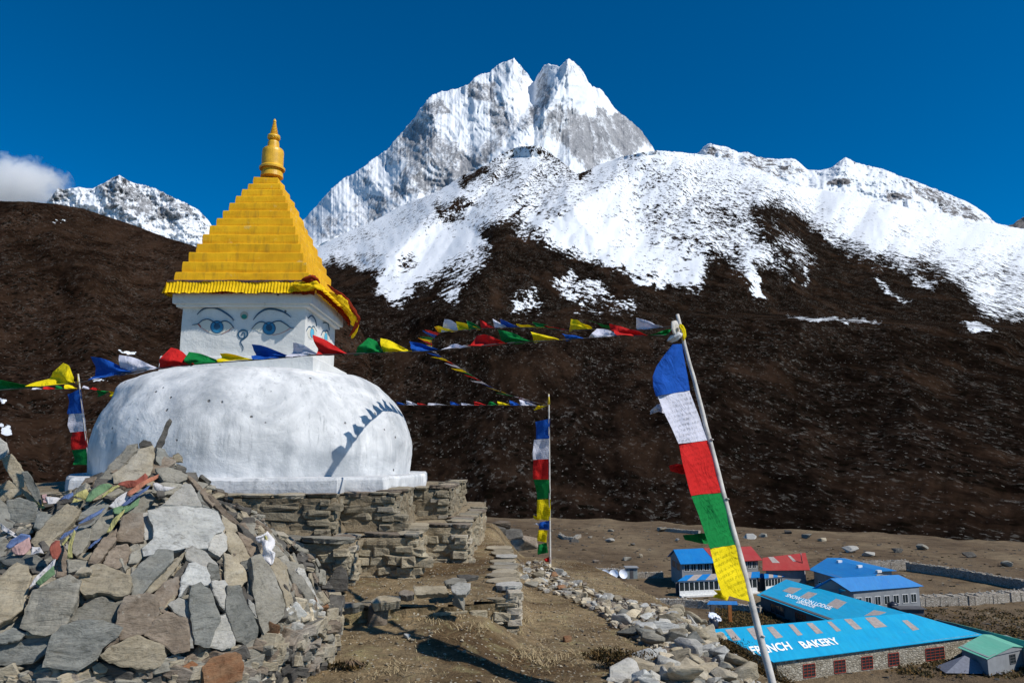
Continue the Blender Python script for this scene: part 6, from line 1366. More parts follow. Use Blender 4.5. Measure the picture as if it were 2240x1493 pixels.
for ky in (960, 1090, 1390):
    p = at(1481 + 209 * ((ky - 688) / 805) + 5, ky, Yp(ky) - .02); vs, fs_ = tmpl(ROCKT[2], p, (.03, .03, .02), Matrix.Identity(3)); mb.add(vs, fs_)
mb.build('pole_shaft', WOODW, pole, True)
quads = [('blue', [(1476,752),(1492,752),(1509,853),(1436,865)], 'blue'), ('white', [(1438,866),(1508,854),(1549,962),(1484,970)], 'white'), ('red', [(1484,971),(1550,963),(1579,1076),(1512,1083)], 'red'), ('green', [(1512,1084),(1580,1077),(1614,1190),(1553,1198)], 'green'), ('yellow', [(1553,1199),(1613,1190),(1646,1316),(1580,1300)], 'yellow')]
for i, (c_, q, _) in enumerate(quads):
    Ys = [Yp(p[1]) for p in q]; Ys[0] -= .12; Ys[3] -= .12
    if c_ == 'blue':
        # the blue flag bulges out to the left
        tl, tr, br, bl = q; vs = []
        prof_ = [(1472, 752), (1455, 775), (1437, 800), (1429, 822), (1430, 845), (1436, 866)]
        right = [(1492, 752), (1496, 775), (1500, 800), (1504, 822), (1506, 838), (1509, 853)]
        nu = 14; L_ = []
        for j in range(21):
            v = j / 20 * 5; k = min(4, int(v)); f = v - k; a = (prof_[k][0] * (1 - f) + prof_[k + 1][0] * f, prof_[k][1] * (1 - f) + prof_[k + 1][1] * f); b = (right[k][0] * (1 - f) + right[k + 1][0] * f, right[k][1] * (1 - f) + right[k + 1][1] * f)
            A_, B_ = at(*a, Yp(a[1]) - .12), at(*b, Yp(b[1]))
            for u in range(nu + 1):
                p = A_.lerp(B_, u / nu); ff = math.sin(u / nu * math.pi * 2.4 + j * .16) * .028 * (1 - u / nu) + .012 * float(vn2(u * .35, j * .25, 3)); vs.append(p + Vector((0, ff, 0)))
        fs_ = [(j * (nu + 1) + i_, j * (nu + 1) + i_ + 1, (j + 1) * (nu + 1) + i_ + 1, (j + 1) * (nu + 1) + i_) for j in range(20) for i_ in range(nu)]
        nb = len(vs); vs += [v + Vector((0, .003, 0)) for v in vs]; fs_ += [tuple(reversed([k + nb for k in f])) for f in list(fs_)]
        mesh_obj('flag', vs, fs_, FLP['blue'], pole, True)
    else: panel('flag', q, Ys, FLP[c_], pole, amp=.042, seed=i + 2, fold=1.5)
def tailp(pts, Y, mat, parent, seed=1):
    P = pxg(pts, Y); m = len(P); c = sum(P, Vector()) / m; vs = []; out = []
    for i in range(m):
        for s in range(3): out.append(P[i].lerp(P[(i + 1) % m], s / 3))
    M_ = len(out)
    for s in (1, .66, .33):
        for p in out: q = c.lerp(p, s); vs.append(q + Vector((0, .015 * math.sin(q.x * 60 + q.z * 40) + .01 * float(vn3(q.x * 20, 0, q.z * 20, seed)), 0)))
    vs.append(c); nb = len(vs); fs_ = [(k * M_ + i, k * M_ + (i + 1) % M_, (k + 1) * M_ + (i + 1) % M_, (k + 1) * M_ + i) for k in range(2) for i in range(M_)] + [(2 * M_ + i, 2 * M_ + (i + 1) % M_, nb - 1) for i in range(M_)]
    vs += [v + Vector((0, .003, 0)) for v in vs]; fs_ += [tuple(reversed([k + nb for k in f])) for f in list(fs_)]
    return mesh_obj('flag_tail', vs, fs_, mat, parent, True)
tailp([(1456,880),(1438,884),(1425,896),(1422,906),(1440,900),(1460,906)], 5.5, FLP['white'], pole); tailp([(1500,1016),(1480,1013),(1464,1018),(1468,1030),(1490,1036),(1504,1036)], 5.3, FLP['red'], pole)
tailp([(1545,1165),(1515,1168),(1494,1170),(1498,1180),(1525,1186),(1550,1190)], 5.2, FLP['green'], pole); tailp([(1580,1288),(1562,1290),(1570,1298),(1560,1306),(1590,1312),(1600,1300)], 5.1, FLP['yellow'], pole)
crumple('knotted_scarf', [at(1480, 702, 5.5), at(1476, 720, 5.48), at(1482, 735, 5.5)], cloth_mat('scarf_cream', (0.70, 0.66, 0.60)), pole, 0.035, 4)
crumple('knotted_scarf', [at(1460, 745, 5.5), at(1478, 738, 5.46), at(1492, 728, 5.46)], cloth_mat('scarf_white2', (0.75, 0.74, 0.72)), pole, 0.03, 5)
crumple('knotted_scarf', [at(1488, 708, 5.46), at(1494, 722, 5.46), at(1496, 745, 5.48)], FL['yellow'], pole, 0.016, 6)

def straight_pole(name, top, bot, Yv, flags, lab, r_=.02, sz=1):
    t = tag(empty(name, at(*bot, Yv)), lab, 'flag pole'); a, b = at(*top, Yv), at(*bot, Yv) - Vector((0, 0, .2)); mb = MB(); mb.tube([a.lerp(b, k / 12) for k in range(13)], [r_ * (.6 + .4 * k / 12) for k in range(13)], 10); mb.build('pole_shaft', WOODW, t, True)
    tp = MB(); tp.tube([at(top[0], top[1] - 1, Yv), at(top[0] + .3, top[1] + 22, Yv)], [.01, r_ * 1.05], 8); tp.build('pole_tip', plain_mat('tip_yellow', (0.55, 0.40, 0.03)), t, True)
    for i, (c_, q) in enumerate(flags): panel('flag', q, [Yv + .08, Yv - r_, Yv - r_, Yv + .08], FLP[c_], t, 10, 10, .045 * sz, i + 5)
    return t
pf2 = straight_pole('prayer_flag_pole', (1200.5, 862), (1203.5, 1248), 14.0, [('blue', [(1171,922),(1203,915),(1202,958),(1173,960)]), ('white', [(1168,961),(1201,959),(1200,1003),(1166,1005)]), ('red', [(1166,1005),(1200,1003),(1200,1048),(1166,1048)]), ('green', [(1167,1048),(1201,1048),(1204,1088),(1175,1092)]), ('yellow', [(1175,1092),(1205,1091),(1204,1138),(1176,1135)])], 'upright white pole with a long column of prayer flags at the centre', .022)
for c_, q in (('blue', [(1181,1141),(1202,1138),(1201,1158),(1180,1156)]), ('yellow', [(1178,1158),(1198,1160),(1195,1186),(1176,1182)]), ('green', [(1178,1190),(1196,1186),(1199,1208),(1177,1212)]), ('red', [(1189,1222),(1204,1216),(1205,1230),(1198,1228)])): panel('flag', q, [14.05, 13.98, 13.98, 14.05], FLP[c_], pf2, 8, 8, .05, 9)
tailp([(1180,1132),(1166,1126),(1168,1134),(1178,1138)], 14.1, FLP['yellow'], pf2); tailp([(1182,1143),(1170,1144),(1180,1150)], 14.1, FLP['white'], pf2)
straight_pole('prayer_flag_pole', (171, 818), (203, 1040), 15.0, [('blue', [(148,862),(176,850),(183,903),(148,905)]), ('white', [(150,905),(184,903),(188,942),(154,945)]), ('red', [(156,946),(188,942),(194,980),(156,983)]), ('green', [(157,984),(194,981),(196,1016),(159,1016)])], 'thin pole with four prayer flags left of the dome', .024)

# ------------------------------------------------------------------ strings of prayer flags
def string_obj(name, pts, lab, flags, rcord=.004, group=None, flat=1.0):
    """pts: (px,py,Y) of the cord; flags: (colour, px0, px1, rise px, lean px) along the cord by px; a flag stands up from the cord in the wind"""
    t = tag(empty(name, at(*pts[0])), lab, 'flag string', group); P3 = [at(*p) for p in pts]; Q = []
    for i in range(len(P3) - 1):
        p0, p1, p2, p3 = P3[max(i - 1, 0)], P3[i], P3[i + 1], P3[min(i + 2, len(P3) - 1)]
        for s in range(6):
            u = s / 6; Q.append(0.5 * ((2 * p1) + (p2 - p0) * u + (2 * p0 - 5 * p1 + 4 * p2 - p3) * u * u + (3 * p1 - p0 - 3 * p2 + p3) * u ** 3))
    Q.append(P3[-1]); mb = MB(); mb.tube(Q, rcord, 6); mb.build('cord', CORD, t)
    return t, P3
def blown(parent, A, B, colour, rise, lean, seed, nu=12, nv=8, depth=.12, mat=None):
    """A..B: cord from the flag's downwind end (A) to its upwind end (B) as world points; rise, lean: world vectors of the free corner"""
    r = random.Random(seed); vs = []
    for i in range(nu + 1):
        u = i / nu; a = A.lerp(B, u); k = (1 - u) ** r.uniform(.75, 1.0) if i else 1.0; k = max(0, math.sin(min(1, (1 - u) * 1.25) * math.pi / 2)) * (0.42 + .58 * (1 - u))
        for j in range(nv + 1):
            v = j / nv; fold = math.sin(v * math.pi * 1.5 + u * 3 + seed) * depth * .42 * k + .045 * float(vn2(u * 4 + seed, v * 4, seed))
            q = a + rise * (v * k * (1 - .22 * math.sin(math.pi * v))) + lean * (v * v * k) + Vector((0, 1, 0)) * (fold + depth * v * k * .6); vs.append(q)
    fs_ = [(i * (nv + 1) + j, (i + 1) * (nv + 1) + j, (i + 1) * (nv + 1) + j + 1, i * (nv + 1) + j + 1) for i in range(nu) for j in range(nv)]
    nb = len(vs); vs += [v + Vector((0, .0025, 0)) for v in vs]; fs_ += [tuple(reversed([k + nb for k in f])) for f in list(fs_)]
    return mesh_obj('flag', vs, fs_, mat or FL[colour], parent, True)
def cordY(pts, px): 
    p = sorted(pts); return float(np.interp(px, [q[0] for q in p], [q[2] for q in p])), float(np.interp(px, [q[0] for q in p], [q[1] for q in p]))
def hang(parent, pts, lst, seed0=1, dep=.12):
    for i, (c_, x0, x1, topx, topy) in enumerate(lst):
        Y0, y0 = cordY(pts, x0); Y1, y1 = cordY(pts, x1); A, B = at(x0, y0, Y0), at(x1, y1, Y1); top = at(topx, topy, Y0 + dep * .3); blown(parent, A, B, c_, (top - A) * 1.12, Vector((0, 0, 0)), seed0 + i, depth=dep)
SA = [(-160, 872, 6.9), (0, 853, 6.7), (160, 838, 6.5), (300, 812, 6.35), (425, 797, 6.25), (560, 787, 6.15), (700, 776, 6.05), (840, 771, 5.95), (960, 766, 5.88), (1100, 751, 5.8), (1230, 743, 5.72), (1350, 735, 5.65), (1478, 733, 5.55)]
tA, _ = string_obj('prayer_flag_string', SA, 'near string of large prayer flags crossing in front of the stupa', None)
hang(tA, SA, [('green', -70, 84, -80, 826), ('yellow', 68, 166, 122, 797), ('blue', 196, 290, 194, 784), ('white', 262, 352, 258, 780), ('red', 340, 428, 362, 762), ('green', 410, 492, 400, 768), ('yellow', 480, 562, 470, 771), ('blue', 556, 642, 546, 754), ('white', 628, 702, 640, 752), ('red', 694, 762, 684, 736),
               ('green', 768, 842, 800, 740), ('yellow', 838, 902, 828, 738), ('blue', 902, 964, 892, 744), ('white', 966, 1030, 982, 752), ('red', 1024, 1110, 1040, 733), ('green', 1100, 1168, 1090, 722), ('yellow', 1170, 1230, 1162, 726), ('blue', 1240, 1288, 1232, 726), ('white', 1286, 1357, 1308, 714), ('red', 1346, 1416, 1338, 706), ('green', 1462, 1416, 1472, 718)], 10)
SB = [(1478, 712, 5.56), (1400, 722, 5.8), (1330, 719, 6.0), (1240, 722, 6.4), (1190, 717, 6.8), (1130, 716, 7.2), (1080, 717, 7.8), (1010, 722, 8.6), (962, 728, 9.4), (944, 742, 10.0), (944, 762, 10.8), (968, 782, 11.4), (1010, 806, 12.0), (1050, 832, 12.6), (1090, 854, 13.0), (1140, 872, 13.4), (1200, 886, 13.97)]
tB, P3 = string_obj('prayer_flag_string', SB, 'long string of prayer flags running back from the near pole to the far pole', None)
hang(tB, SB[:9], [('white', 1400, 1456, 1392, 698), ('green', 1340, 1380, 1286, 700), ('yellow', 1246, 1302, 1250, 697), ('red', 1192, 1244, 1186, 708), ('green', 1174, 1226, 1166, 702), ('yellow', 1136, 1190, 1130, 708), ('blue', 1100, 1136, 1094, 699), ('white', 1082, 1112, 1078, 698), ('red', 1052, 1082, 1050, 700), ('green', 1026, 1056, 1020, 700), ('yellow', 1002, 1050, 996, 702), ('white', 966, 1020, 970, 698), ('yellow', 960, 1000, 950, 714)], 50, .10)
cols5 = ['red', 'blue', 'green', 'yellow', 'red', 'yellow', 'red', 'white', 'blue', 'yellow', 'red', 'white', 'yellow', 'green', 'red', 'white', 'blue', 'yellow', 'green', 'red', 'white', 'blue', 'yellow']
Q = [at(*p) for p in SB[8:]]; cum = [0]
for a, b in zip(Q, Q[1:]): cum.append(cum[-1] + (b - a).length)
def along(Q, cum, s):
    for i in range(len(Q) - 1):
        if s <= cum[i + 1] or i == len(Q) - 2: return Q[i].lerp(Q[i + 1], (s - cum[i]) / (cum[i + 1] - cum[i]))
nfl = len(cols5)
for i, c_ in enumerate(cols5):
    a, b = along(Q, cum, cum[-1] * i / nfl), along(Q, cum, cum[-1] * (i + 1) / nfl)
    blown(tB, a, b, c_, Vector((-.20, 0.03, .05 + .03 * math.sin(i * 2))), Vector(), 90 + i, 7, 5, .05)
SD = [(66, 852, 13.9), (175, 849, 14.95), (265, 858, 14.9), (600, 872, 14.6), (870, 885, 14.3), (1000, 886, 14.15), (1100, 886, 14.05), (1200, 887, 13.98)]
tD, _ = string_obj('prayer_flag_string', SD, 'far string of small prayer flags running behind the dome between the two poles', None)
hang(tD, SD, [('blue', 868, 892, 866, 879), ('white', 890, 916, 888, 876), ('red', 914, 936, 912, 881), ('white', 936, 984, 936, 881), ('blue', 986, 1010, 984, 878), ('white', 1010, 1040, 1008, 881), ('red', 1038, 1066, 1036, 878), ('green', 1066, 1090, 1070, 878), ('yellow', 1090, 1118, 1088, 878), ('blue', 1116, 1142, 1114, 876), ('white', 1140, 1176, 1136, 874), ('yellow', 1176, 1198, 1168, 896),
               ('white', 70, 96, 68, 846), ('red', 94, 122, 92, 844), ('green', 120, 142, 118, 842), ('yellow', 142, 168, 140, 840), ('white', 178, 200, 180, 843), ('red', 198, 222, 198, 846), ('green', 212, 240, 210, 866), ('yellow', 240, 264, 240, 866)], 150, .06)
# ------------------------------------------------------------------ village on the valley floor
def roof_mat(name, c, fade, faded=0.25, rust=None):
    m, nt, bs = new_mat(name); p = objcoord(nt)
    n1 = noise(nt, p, 0.35, 5, 0.6); n2 = noise(nt, mapping(nt, p, (2.5, .3, 1)), 0.8, 5, 0.7)
    col = mix(nt, ramp(nt, n1, [(0.35, (0, 0, 0)), (0.7, (faded,) * 3)]), c, fade)
    col = mix(nt, 1.0, col, ramp(nt, n2, [(0.3, (0.86, 0.86, 0.86)), (0.7, (1.06, 1.06, 1.06))]), 'MULTIPLY')
    col = mix(nt, ramp(nt, noise(nt, mapping(nt, p, (1.2, .5, 1)), 1.6, 7, 0.75, 0.6), [(0.60, (0, 0, 0)), (0.72, (0.45,) * 3)]), col, tuple(v * .35 + .16 for v in fade))
    setc(nt, bs, col, 0.55, 0.3)
    bump(nt, bs, noise(nt, p, 1.2, 4), 0.5, 0.08)
    return m
RB = roof_mat('light_blue_sheet', (0.003, 0.32, 0.58), (0.02, 0.42, 0.62), 0.5); RD = roof_mat('deep_blue_sheet', (0.003, 0.165, 0.48), (0.02, 0.24, 0.52), 0.5)
RR = roof_mat('red_sheet', (0.36, 0.035, 0.03), (0.40, 0.09, 0.07), 0.5); RG = roof_mat('green_sheet', (0.14, 0.46, 0.32), (0.22, 0.50, 0.38), 0.5)
SKYL = plain_mat('skylight_sheet', (0.36, 0.31, 0.28), 0.5, 0.3, 0.25, 2); SIGNW = plain_mat('sign_white', (0.85, 0.88, 0.88), 0.6, 0.2, 0.05)
def rubble_wall_mat(name, a, b, s=2.2):
    m, nt, bs = new_mat(name); p = geopos(nt); v = N(nt, 'ShaderNodeTexVoronoi', feature='F1'); v.inputs['Scale'].default_value = s; nt.links.new(mapping(nt, p, (1, 1, 1.8)), v.inputs['Vector'])
    v2 = N(nt, 'ShaderNodeTexVoronoi', feature='DISTANCE_TO_EDGE'); v2.inputs['Scale'].default_value = s; nt.links.new(mapping(nt, p, (1, 1, 1.8)), v2.inputs['Vector'])
    c = mix(nt, v.outputs['Color'], a, b); sep = N(nt, 'ShaderNodeSeparateColor'); nt.links.new(v.outputs['Color'], sep.inputs[0]); c = mix(nt, sep.outputs[0], a, b)
    e = ramp(nt, v2.outputs['Distance'], [(0.02, (0.35, 0.33, 0.3)), (0.09, (1, 1, 1))]); c = mix(nt, 1.0, c, e, 'MULTIPLY')
    setc(nt, bs, c, 0.95, 0.1); bump(nt, bs, v2.outputs['Distance'], 0.8, 0.15); return m
HW = rubble_wall_mat('house_stone', (0.26, 0.225, 0.17), (0.46, 0.42, 0.34)); HG = plain_mat('grey_render', (0.25, 0.26, 0.27), 0.9, 0.1, 0.15, 1); HD = plain_mat('dark_wall', (0.10, 0.10, 0.105), 0.9, 0.1, 0.2, 1)
FW = rubble_wall_mat('field_wall_stone', (0.30, 0.26, 0.21), (0.50, 0.45, 0.38), 2.6); GLASS = plain_mat('window_glass', (0.02, 0.03, 0.035), 0.15, 0.5, 0.2); FRW = plain_mat('white_frame', (0.70, 0.70, 0.68), 0.7); FRR = plain_mat('red_frame', (0.30, 0.05, 0.03), 0.7); TRIM = plain_mat('blue_trim', (0.03, 0.12, 0.45), 0.6); ORW = plain_mat('orange_wood', (0.36, 0.13, 0.035), 0.7); BLK = plain_mat('black_tank', (0.015, 0.02, 0.035), 0.4, .5); SILV = plain_mat('polished_sheet', (0.75, 0.80, 0.88), 0.25, 0.9, .1)
ZF = ZV + 0.05
def PZ(px, py, drop): return atz(px, py, EYE - drop)
def nrm(a, b, c):
    n = (b - a).cross(c - a).normalized(); return n if n.z > 0 else -n
def roof_plane(pts, mat, parent, name='roof', th=.09):
    n = nrm(pts[0], pts[1], pts[2]); mb = MB()
    if (pts[1] - pts[0]).cross(pts[2] - pts[1]).z < 0: pts = pts[::-1]
    mb.plate(pts, n, th)
    # corrugation seams
    return mb.build(name, mat, parent)
def ribs(parent_roof, eL, eR, rL, rR, mat, n):
    mb = MB(); nn = nrm(eL, eR, rL)
    for i in range(1, n):
        t = i / n; a, b = eL.lerp(eR, t), rL.lerp(rR, t); d = (b - a); s = (eR - eL).normalized() * .03
        mb.add([a - s + nn * .0, a + s, b + s, b - s, a + nn * .05, b + nn * .05], [(0, 4, 5, 3), (4, 1, 2, 5)])
    o = mb.build('roof_seam', mat, None); o.parent = parent_roof; return o
def house(name, label, eL, eR, rL, rR, roofm, wallm, zf, inset=.5, nribs=24, back=True, catg='house', winset=None, thick=.09, backm=None, par=False):
    """eaves eL-eR and ridge rL-rR of the roof plane facing the camera"""
    if par: eR = eL + (rR - rL)
    else:
        d_ = (rR - Vector((0, 0, EYE))); n_ = (eR - eL).cross(rL - eL).normalized(); rR = Vector((0, 0, EYE)) + d_ * ((eL - Vector((0, 0, EYE))).dot(n_) / d_.dot(n_))
    t = tag(empty(name, ((eL.x + eR.x) / 2, (eL.y + eR.y) / 2, zf)), label, catg)
    ro = roof_plane([eL, eR, rR, rL], roofm, t, th=thick); ribs(ro, eL, eR, rL, rR, roofm, nribs)
    def mir(e, r): return Vector((2 * r.x - e.x, 2 * r.y - e.y, e.z))
    bL, bR = mir(eL, rL), mir(eR, rR)
    if back: roof_plane([rL, rR, bR, bL], backm or roofm, t, th=thick)
    else: bL, bR = rL.copy(), rR.copy()
    c = (eL + eR + bL + bR) / 4
    def ins(p): 
        d = Vector((c.x - p.x, c.y - p.y, 0)); return Vector((p.x, p.y, 0)) + d.normalized() * inset
    fL, fR, kR, kL = ins(eL), ins(eR), ins(bR), ins(bL); mb = MB(); he = min(eL.z, eR.z)
    poly = [fL, fR, kR, kL]; zt = he + .12
    mb.prism([(p.x, p.y) for p in poly], zf - 1.5, zt)
    for a, b, r in ((fL, kL, rL), (kR, fR, rR)):      # gables
        mdd = (a + b) / 2; top = Vector((mdd.x, mdd.y, r.z - .12)); th = Vector(((b - a).y, -(b - a).x, 0)).normalized() * .12
        if back:
            A, B = Vector((a.x, a.y, zt)), Vector((b.x, b.y, zt)); mb.add([A, B, top, A - th, B - th, top - th], [(0, 1, 2), (5, 4, 3), (0, 3, 4, 1), (1, 4, 5, 2), (2, 5, 3, 0)])
    mb.build('wall', wallm, t)
    return t, fL, fR, kL, kR
def window(parent, a, b, t0, t1, z0, z1, frame, nx=2, ny=1, out=.04, name='window', glass=None, side=-1):
    """window on the wall a->b between fractions t0..t1; frame with mullions, pane as sub-part"""
    a, b = Vector((a.x, a.y, 0)), Vector((b.x, b.y, 0)); d = (b - a).normalized(); n = Vector((d.y, -d.x, 0)); p0, p1 = a.lerp(b, t0), a.lerp(b, t1); W = (p1 - p0).length; up = Vector((0, 0, 1)); mb = MB(); w = .07
    def bar(u0, u1, v0, v1, o=0):
        c = p0 + d * (u0 + u1) / 2 + up * (v0 + v1) / 2 + n * (out + o) * .5; mb.obox(c, d * (u1 - u0) / 2, n * ((out + o) / 2 + .02), up * (v1 - v0) / 2)
    bar(-w, W + w, z0 - w, z0, .02); bar(-w, W + w, z1, z1 + w, .02); bar(-w, 0, z0, z1, .01); bar(W, W + w, z0, z1, .01)
    for i in range(1, nx): bar(W * i / nx - .025, W * i / nx + .025, z0, z1)
    for j in range(1, ny): bar(0, W, z0 + (z1 - z0) * j / ny - .025, z0 + (z1 - z0) * j / ny + .025, -.012)
    o = mb.build(name, frame, parent); g = MB(); g.obox(p0 + d * W / 2 + up * (z0 + z1) / 2 + n * .004, d * W / 2, n * .012, up * (z1 - z0) / 2); gl = g.build('pane', glass or GLASS, None)
    gl.parent = o; off = Vector((0, 0, 0)); q = o.parent
    while q is not None: off += q.location; q = q.parent
    gl.location = -off; return o
def skylight(parent, pxs, p0, n, mat=SKYL):
    P = [on_plane(x, y, p0 + n * .03, n) for x, y in pxs]; mb = MB()
    if (P[1] - P[0]).cross(P[2] - P[1]).dot(n) < 0: P = P[::-1]
    mb.plate(P, n, .06); return mb.build('skylight', mat, parent)
def roof_text(parent, txt, p00, p10, p01, p0, n, name='lettering', bold=.03):
    cu = bpy.data.curves.new('lettering', 'FONT'); cu.body = txt; cu.size = 1; cu.offset = bold; cu.resolution_u = 3
    o = bpy.data.objects.new('lettering_source', cu); COL.objects.link(o); dg = bpy.context.evaluated_depsgraph_get(); me = bpy.data.meshes.new_from_object(o.evaluated_get(dg)); bpy.data.objects.remove(o)
    co = np.zeros(len(me.vertices) * 3); me.vertices.foreach_get('co', co); co = co.reshape(-1, 3); mn, mx = co.min(0), co.max(0)
    A, B, C = [on_plane(*q, p0 + n * .06, n) for q in (p00, p10, p01)]; u = (co[:, 0] - mn[0]) / (mx[0] - mn[0]); v = (co[:, 1] - mn[1]) / (mx[1] - mn[1])
    V = [A + (B - A) * float(a) + (C - A) * float(b) for a, b in zip(u, v)]; fs = [tuple(p.vertices) for p in me.polygons]; return mesh_obj(name, V, fs, SIGNW, parent)

# the bakery (near) -----------------------------------------------------
bB, bC, bA, bD = PZ(1692, 1447, 24.0), PZ(2155, 1388, 24.0), PZ(1550, 1376, 21.4), PZ(1990, 1340, 21.4)
bak, f1, f2, k1, k2 = house('bakery_house', 'long stone house with a bright blue roof reading FRENCH BAKERY', bB, bC, bA, bD, RB, HW, ZF, .9, 40)
nb_ = nrm(bB, bC, bA)
for q in ([(1586,1376),(1600,1374),(1621,1398),(1604,1401)], [(1633,1374),(1648,1371),(1664,1394),(1652,1398)], [(1677,1371),(1690,1369),(1713,1392),(1697,1395)], [(1724,1365),(1735,1364),(1756,1387),(1745,1389)], [(1764,1362),(1777,1361),(1801,1383),(1786,1385)], [(1809,1359),(1818,1358),(1840,1378),(1830,1380)], [(1846,1353),(1862,1352),(1886,1374),(1871,1376)], [(1892,1350),(1914,1348),(1941,1369),(1914,1372)], [(1973,1356),(1985,1355),(2011,1375),(1997,1378)]): skylight(bak, q, bB, nb_)
roof_text(bak, 'FRENCH', (1649, 1431), (1735, 1419), (1637, 1413), bB, nb_); roof_text(bak, 'BAKERY', (1760, 1417), (1841, 1407), (1745, 1402), bB, nb_)
zb = ZF
for i, (u0, u1) in enumerate([(.115, .165), (.255, .305), (.385, .435), (.515, .565), (.705, .80)]): window(bak, f1, f2, u0, u1, zb + .25, zb + 1.65, FRR, 3 if i < 4 else 4, 4)
# wing with the second sign
wE, wG, wF, wD = PZ(1655, 1300, 24.0), PZ(1852, 1371, 24.0), PZ(1720, 1266, 22.9), PZ(2000, 1344, 22.9)
wing, g1, g2, h1, h2 = house('lodge_wing', 'blue roofed stone wing joining the bakery, its sign reading SNOW LION LODGE', wE, wG, wF, wD, RB, HD, ZF, .8, 26, back=False)
nw = nrm(wE, wG, wF)
for q in ([(1711,1291),(1728,1283),(1754,1286),(1733,1298)], [(1749,1305),(1768,1293),(1788,1297),(1768,1309)], [(1808,1322),(1829,1308),(1852,1316),(1832,1331)], [(1890,1346),(1912,1333),(1939,1338),(1922,1344)]): skylight(wing, q, wE, nw)
roof_text(wing, 'SNOW LION LODGE', (1717, 1303), (1815, 1333), (1725, 1297), wE, nw, bold=.02); roof_text(wing, 'DINGBOCHE', (1741, 1317), (1780, 1329), (1748, 1312), wE, nw, bold=.02)
for u0, u1 in ((.14, .32), (.46, .58), (.68, .84)): window(wing, g1, g2, u0, u1, ZF + .5, ZF + 1.9, HD if u0 < .2 else FRR, 3, 2)
# far lodge: blue part + red part
la, lb, lc, ld = PZ(1489, 1233, 21.6), PZ(1566, 1230, 21.6), PZ(1473, 1201, 19.4), PZ(1538, 1198, 19.4)
lo, q1, q2, q3, q4 = house('two_storey_lodge', 'two storey grey lodge with a deep blue roof half hidden by the yellow flag', la, lb, lc, ld, RD, HG, ZF, 1.0, 14, catg='lodge')
for u in (.08, .30, .52, .74): window(lo, q1, q2, u, u + .16, ZF + 3.4, ZF + 4.7, FRW, 2, 1)
for u in (.15, .55): window(lo, q3, q1, u, u + .3, ZF + 3.2, ZF + 4.6, HG, 3, 1)
la2, lb2, lc2, ld2 = PZ(1567, 1230, 21.6), PZ(1668, 1224, 21.6), PZ(1539, 1198, 19.4), PZ(1643, 1194, 19.4)
lr, q1, q2, q3, q4 = house('red_roofed_lodge', 'two storey lodge with a red roof right behind the leaning pole', la2, lb2, lc2, ld2, RR, HG, ZF, 1.0, 16, catg='lodge')
for u in (.74, .86): window(lr, q1, q2, u, u + .08, ZF + 3.3, ZF + 4.7, FRW, 2, 1)
def veranda(label, e1, e2, r1, r2, drop_e, drop_r, n, base=FRW, cat='veranda'):
    A, B, C_, D_ = PZ(*e1, drop_e), PZ(*e2, drop_e), PZ(*r1, drop_r), PZ(*r2, drop_r); t = tag(empty('veranda', ((A.x + B.x) / 2, (A.y + B.y) / 2, ZF)), label, cat)
    nn = nrm(A, B, C_); K = 9
    for i in range(K): roof_plane([A.lerp(B, i / K), A.lerp(B, (i + 1) / K), C_.lerp(D_, (i + 1) / K), C_.lerp(D_, i / K)], RD if i % 2 == 0 else SKYL, t, 'roof_panel', .06)
    d = Vector(((B - A).x, (B - A).y, 0)).normalized(); nn2 = Vector((d.y, -d.x, 0)); a = Vector((A.x, A.y, 0)) + d * .5 - nn2 * .35; b = Vector((B.x, B.y, 0)) - d * .5 - nn2 * .35; mb = MB(); mb.obox((a + b) / 2 + Vector((0, 0, ZF + .45)), (b - a) / 2, nn2 * .08, Vector((0, 0, .55))); mb.obox((a + b) / 2 + nn2 * .5 + Vector((0, 0, ZF + .05)), (b - a) / 2, nn2 * .4, Vector((0, 0, .18))); mb.obox((a + b) / 2 + Vector((0, 0, A.z - .22)), (b - a) / 2, nn2 * .08, Vector((0, 0, .12))); mb.build('parapet', base, t)
    for i in range(n): window(t, a, b, (i + .06) / n, (i + .94) / n, ZF + 1.02, A.z - .36, base, 1, 1)
    mb = MB(); mb.obox((a + b) / 2 - nn2 * 1.5 + Vector((0, 0, ZF + 1.2)), (b - a) / 2, nn2 * .1, Vector((0, 0, 1.2))); mb.build('inner_wall', HD, t)
    return t
veranda('glazed veranda with blue panels in front of the two storey lodge', (1482, 1270), (1662, 1262), (1500, 1257), (1662, 1249), 23.6, 22.9, 16)
veranda('glazed veranda with blue panels under the long red roof', (1672, 1264), (1758, 1256), (1672, 1253), (1758, 1247), 23.9, 23.2, 12)
ra_, rb_, rc_, rd_ = PZ(1668, 1247, 22.6), PZ(1772, 1246, 22.6), PZ(1668, 1219, 20.6), PZ(1762, 1208, 20.6)
rl, q1, q2, q3, q4 = house('red_roofed_annexe', 'long low annexe with a red roof and pale skylights', ra_, rb_, rc_, rd_, RR, HG, ZF, 1.2, 18, catg='lodge')
nr_ = nrm(ra_, rb_, rc_)
for q in ([(1680,1217),(1692,1217),(1706,1230),(1690,1230)], [(1723,1214),(1729,1214),(1742,1227),(1735,1227)]): skylight(rl, q, ra_, nr_)
sa, sb, sc_, sd_ = PZ(1769, 1245, 22.6), PZ(1852, 1277, 22.6), PZ(1810, 1219, 21.4), PZ(1925, 1248, 21.4)
s_h, q1, q2, q3, q4 = house('blue_roofed_annexe', 'deep blue roofed annexe running right from the red one', sa, sb, sc_, sd_, RD, HG, ZF, 1.0, 18, catg='lodge', par=True)
for u in (.1, .4, .68): window(s_h, q1, q2, u, u + .1, ZF + .6, ZF + 2.0, FRW, 2, 1)
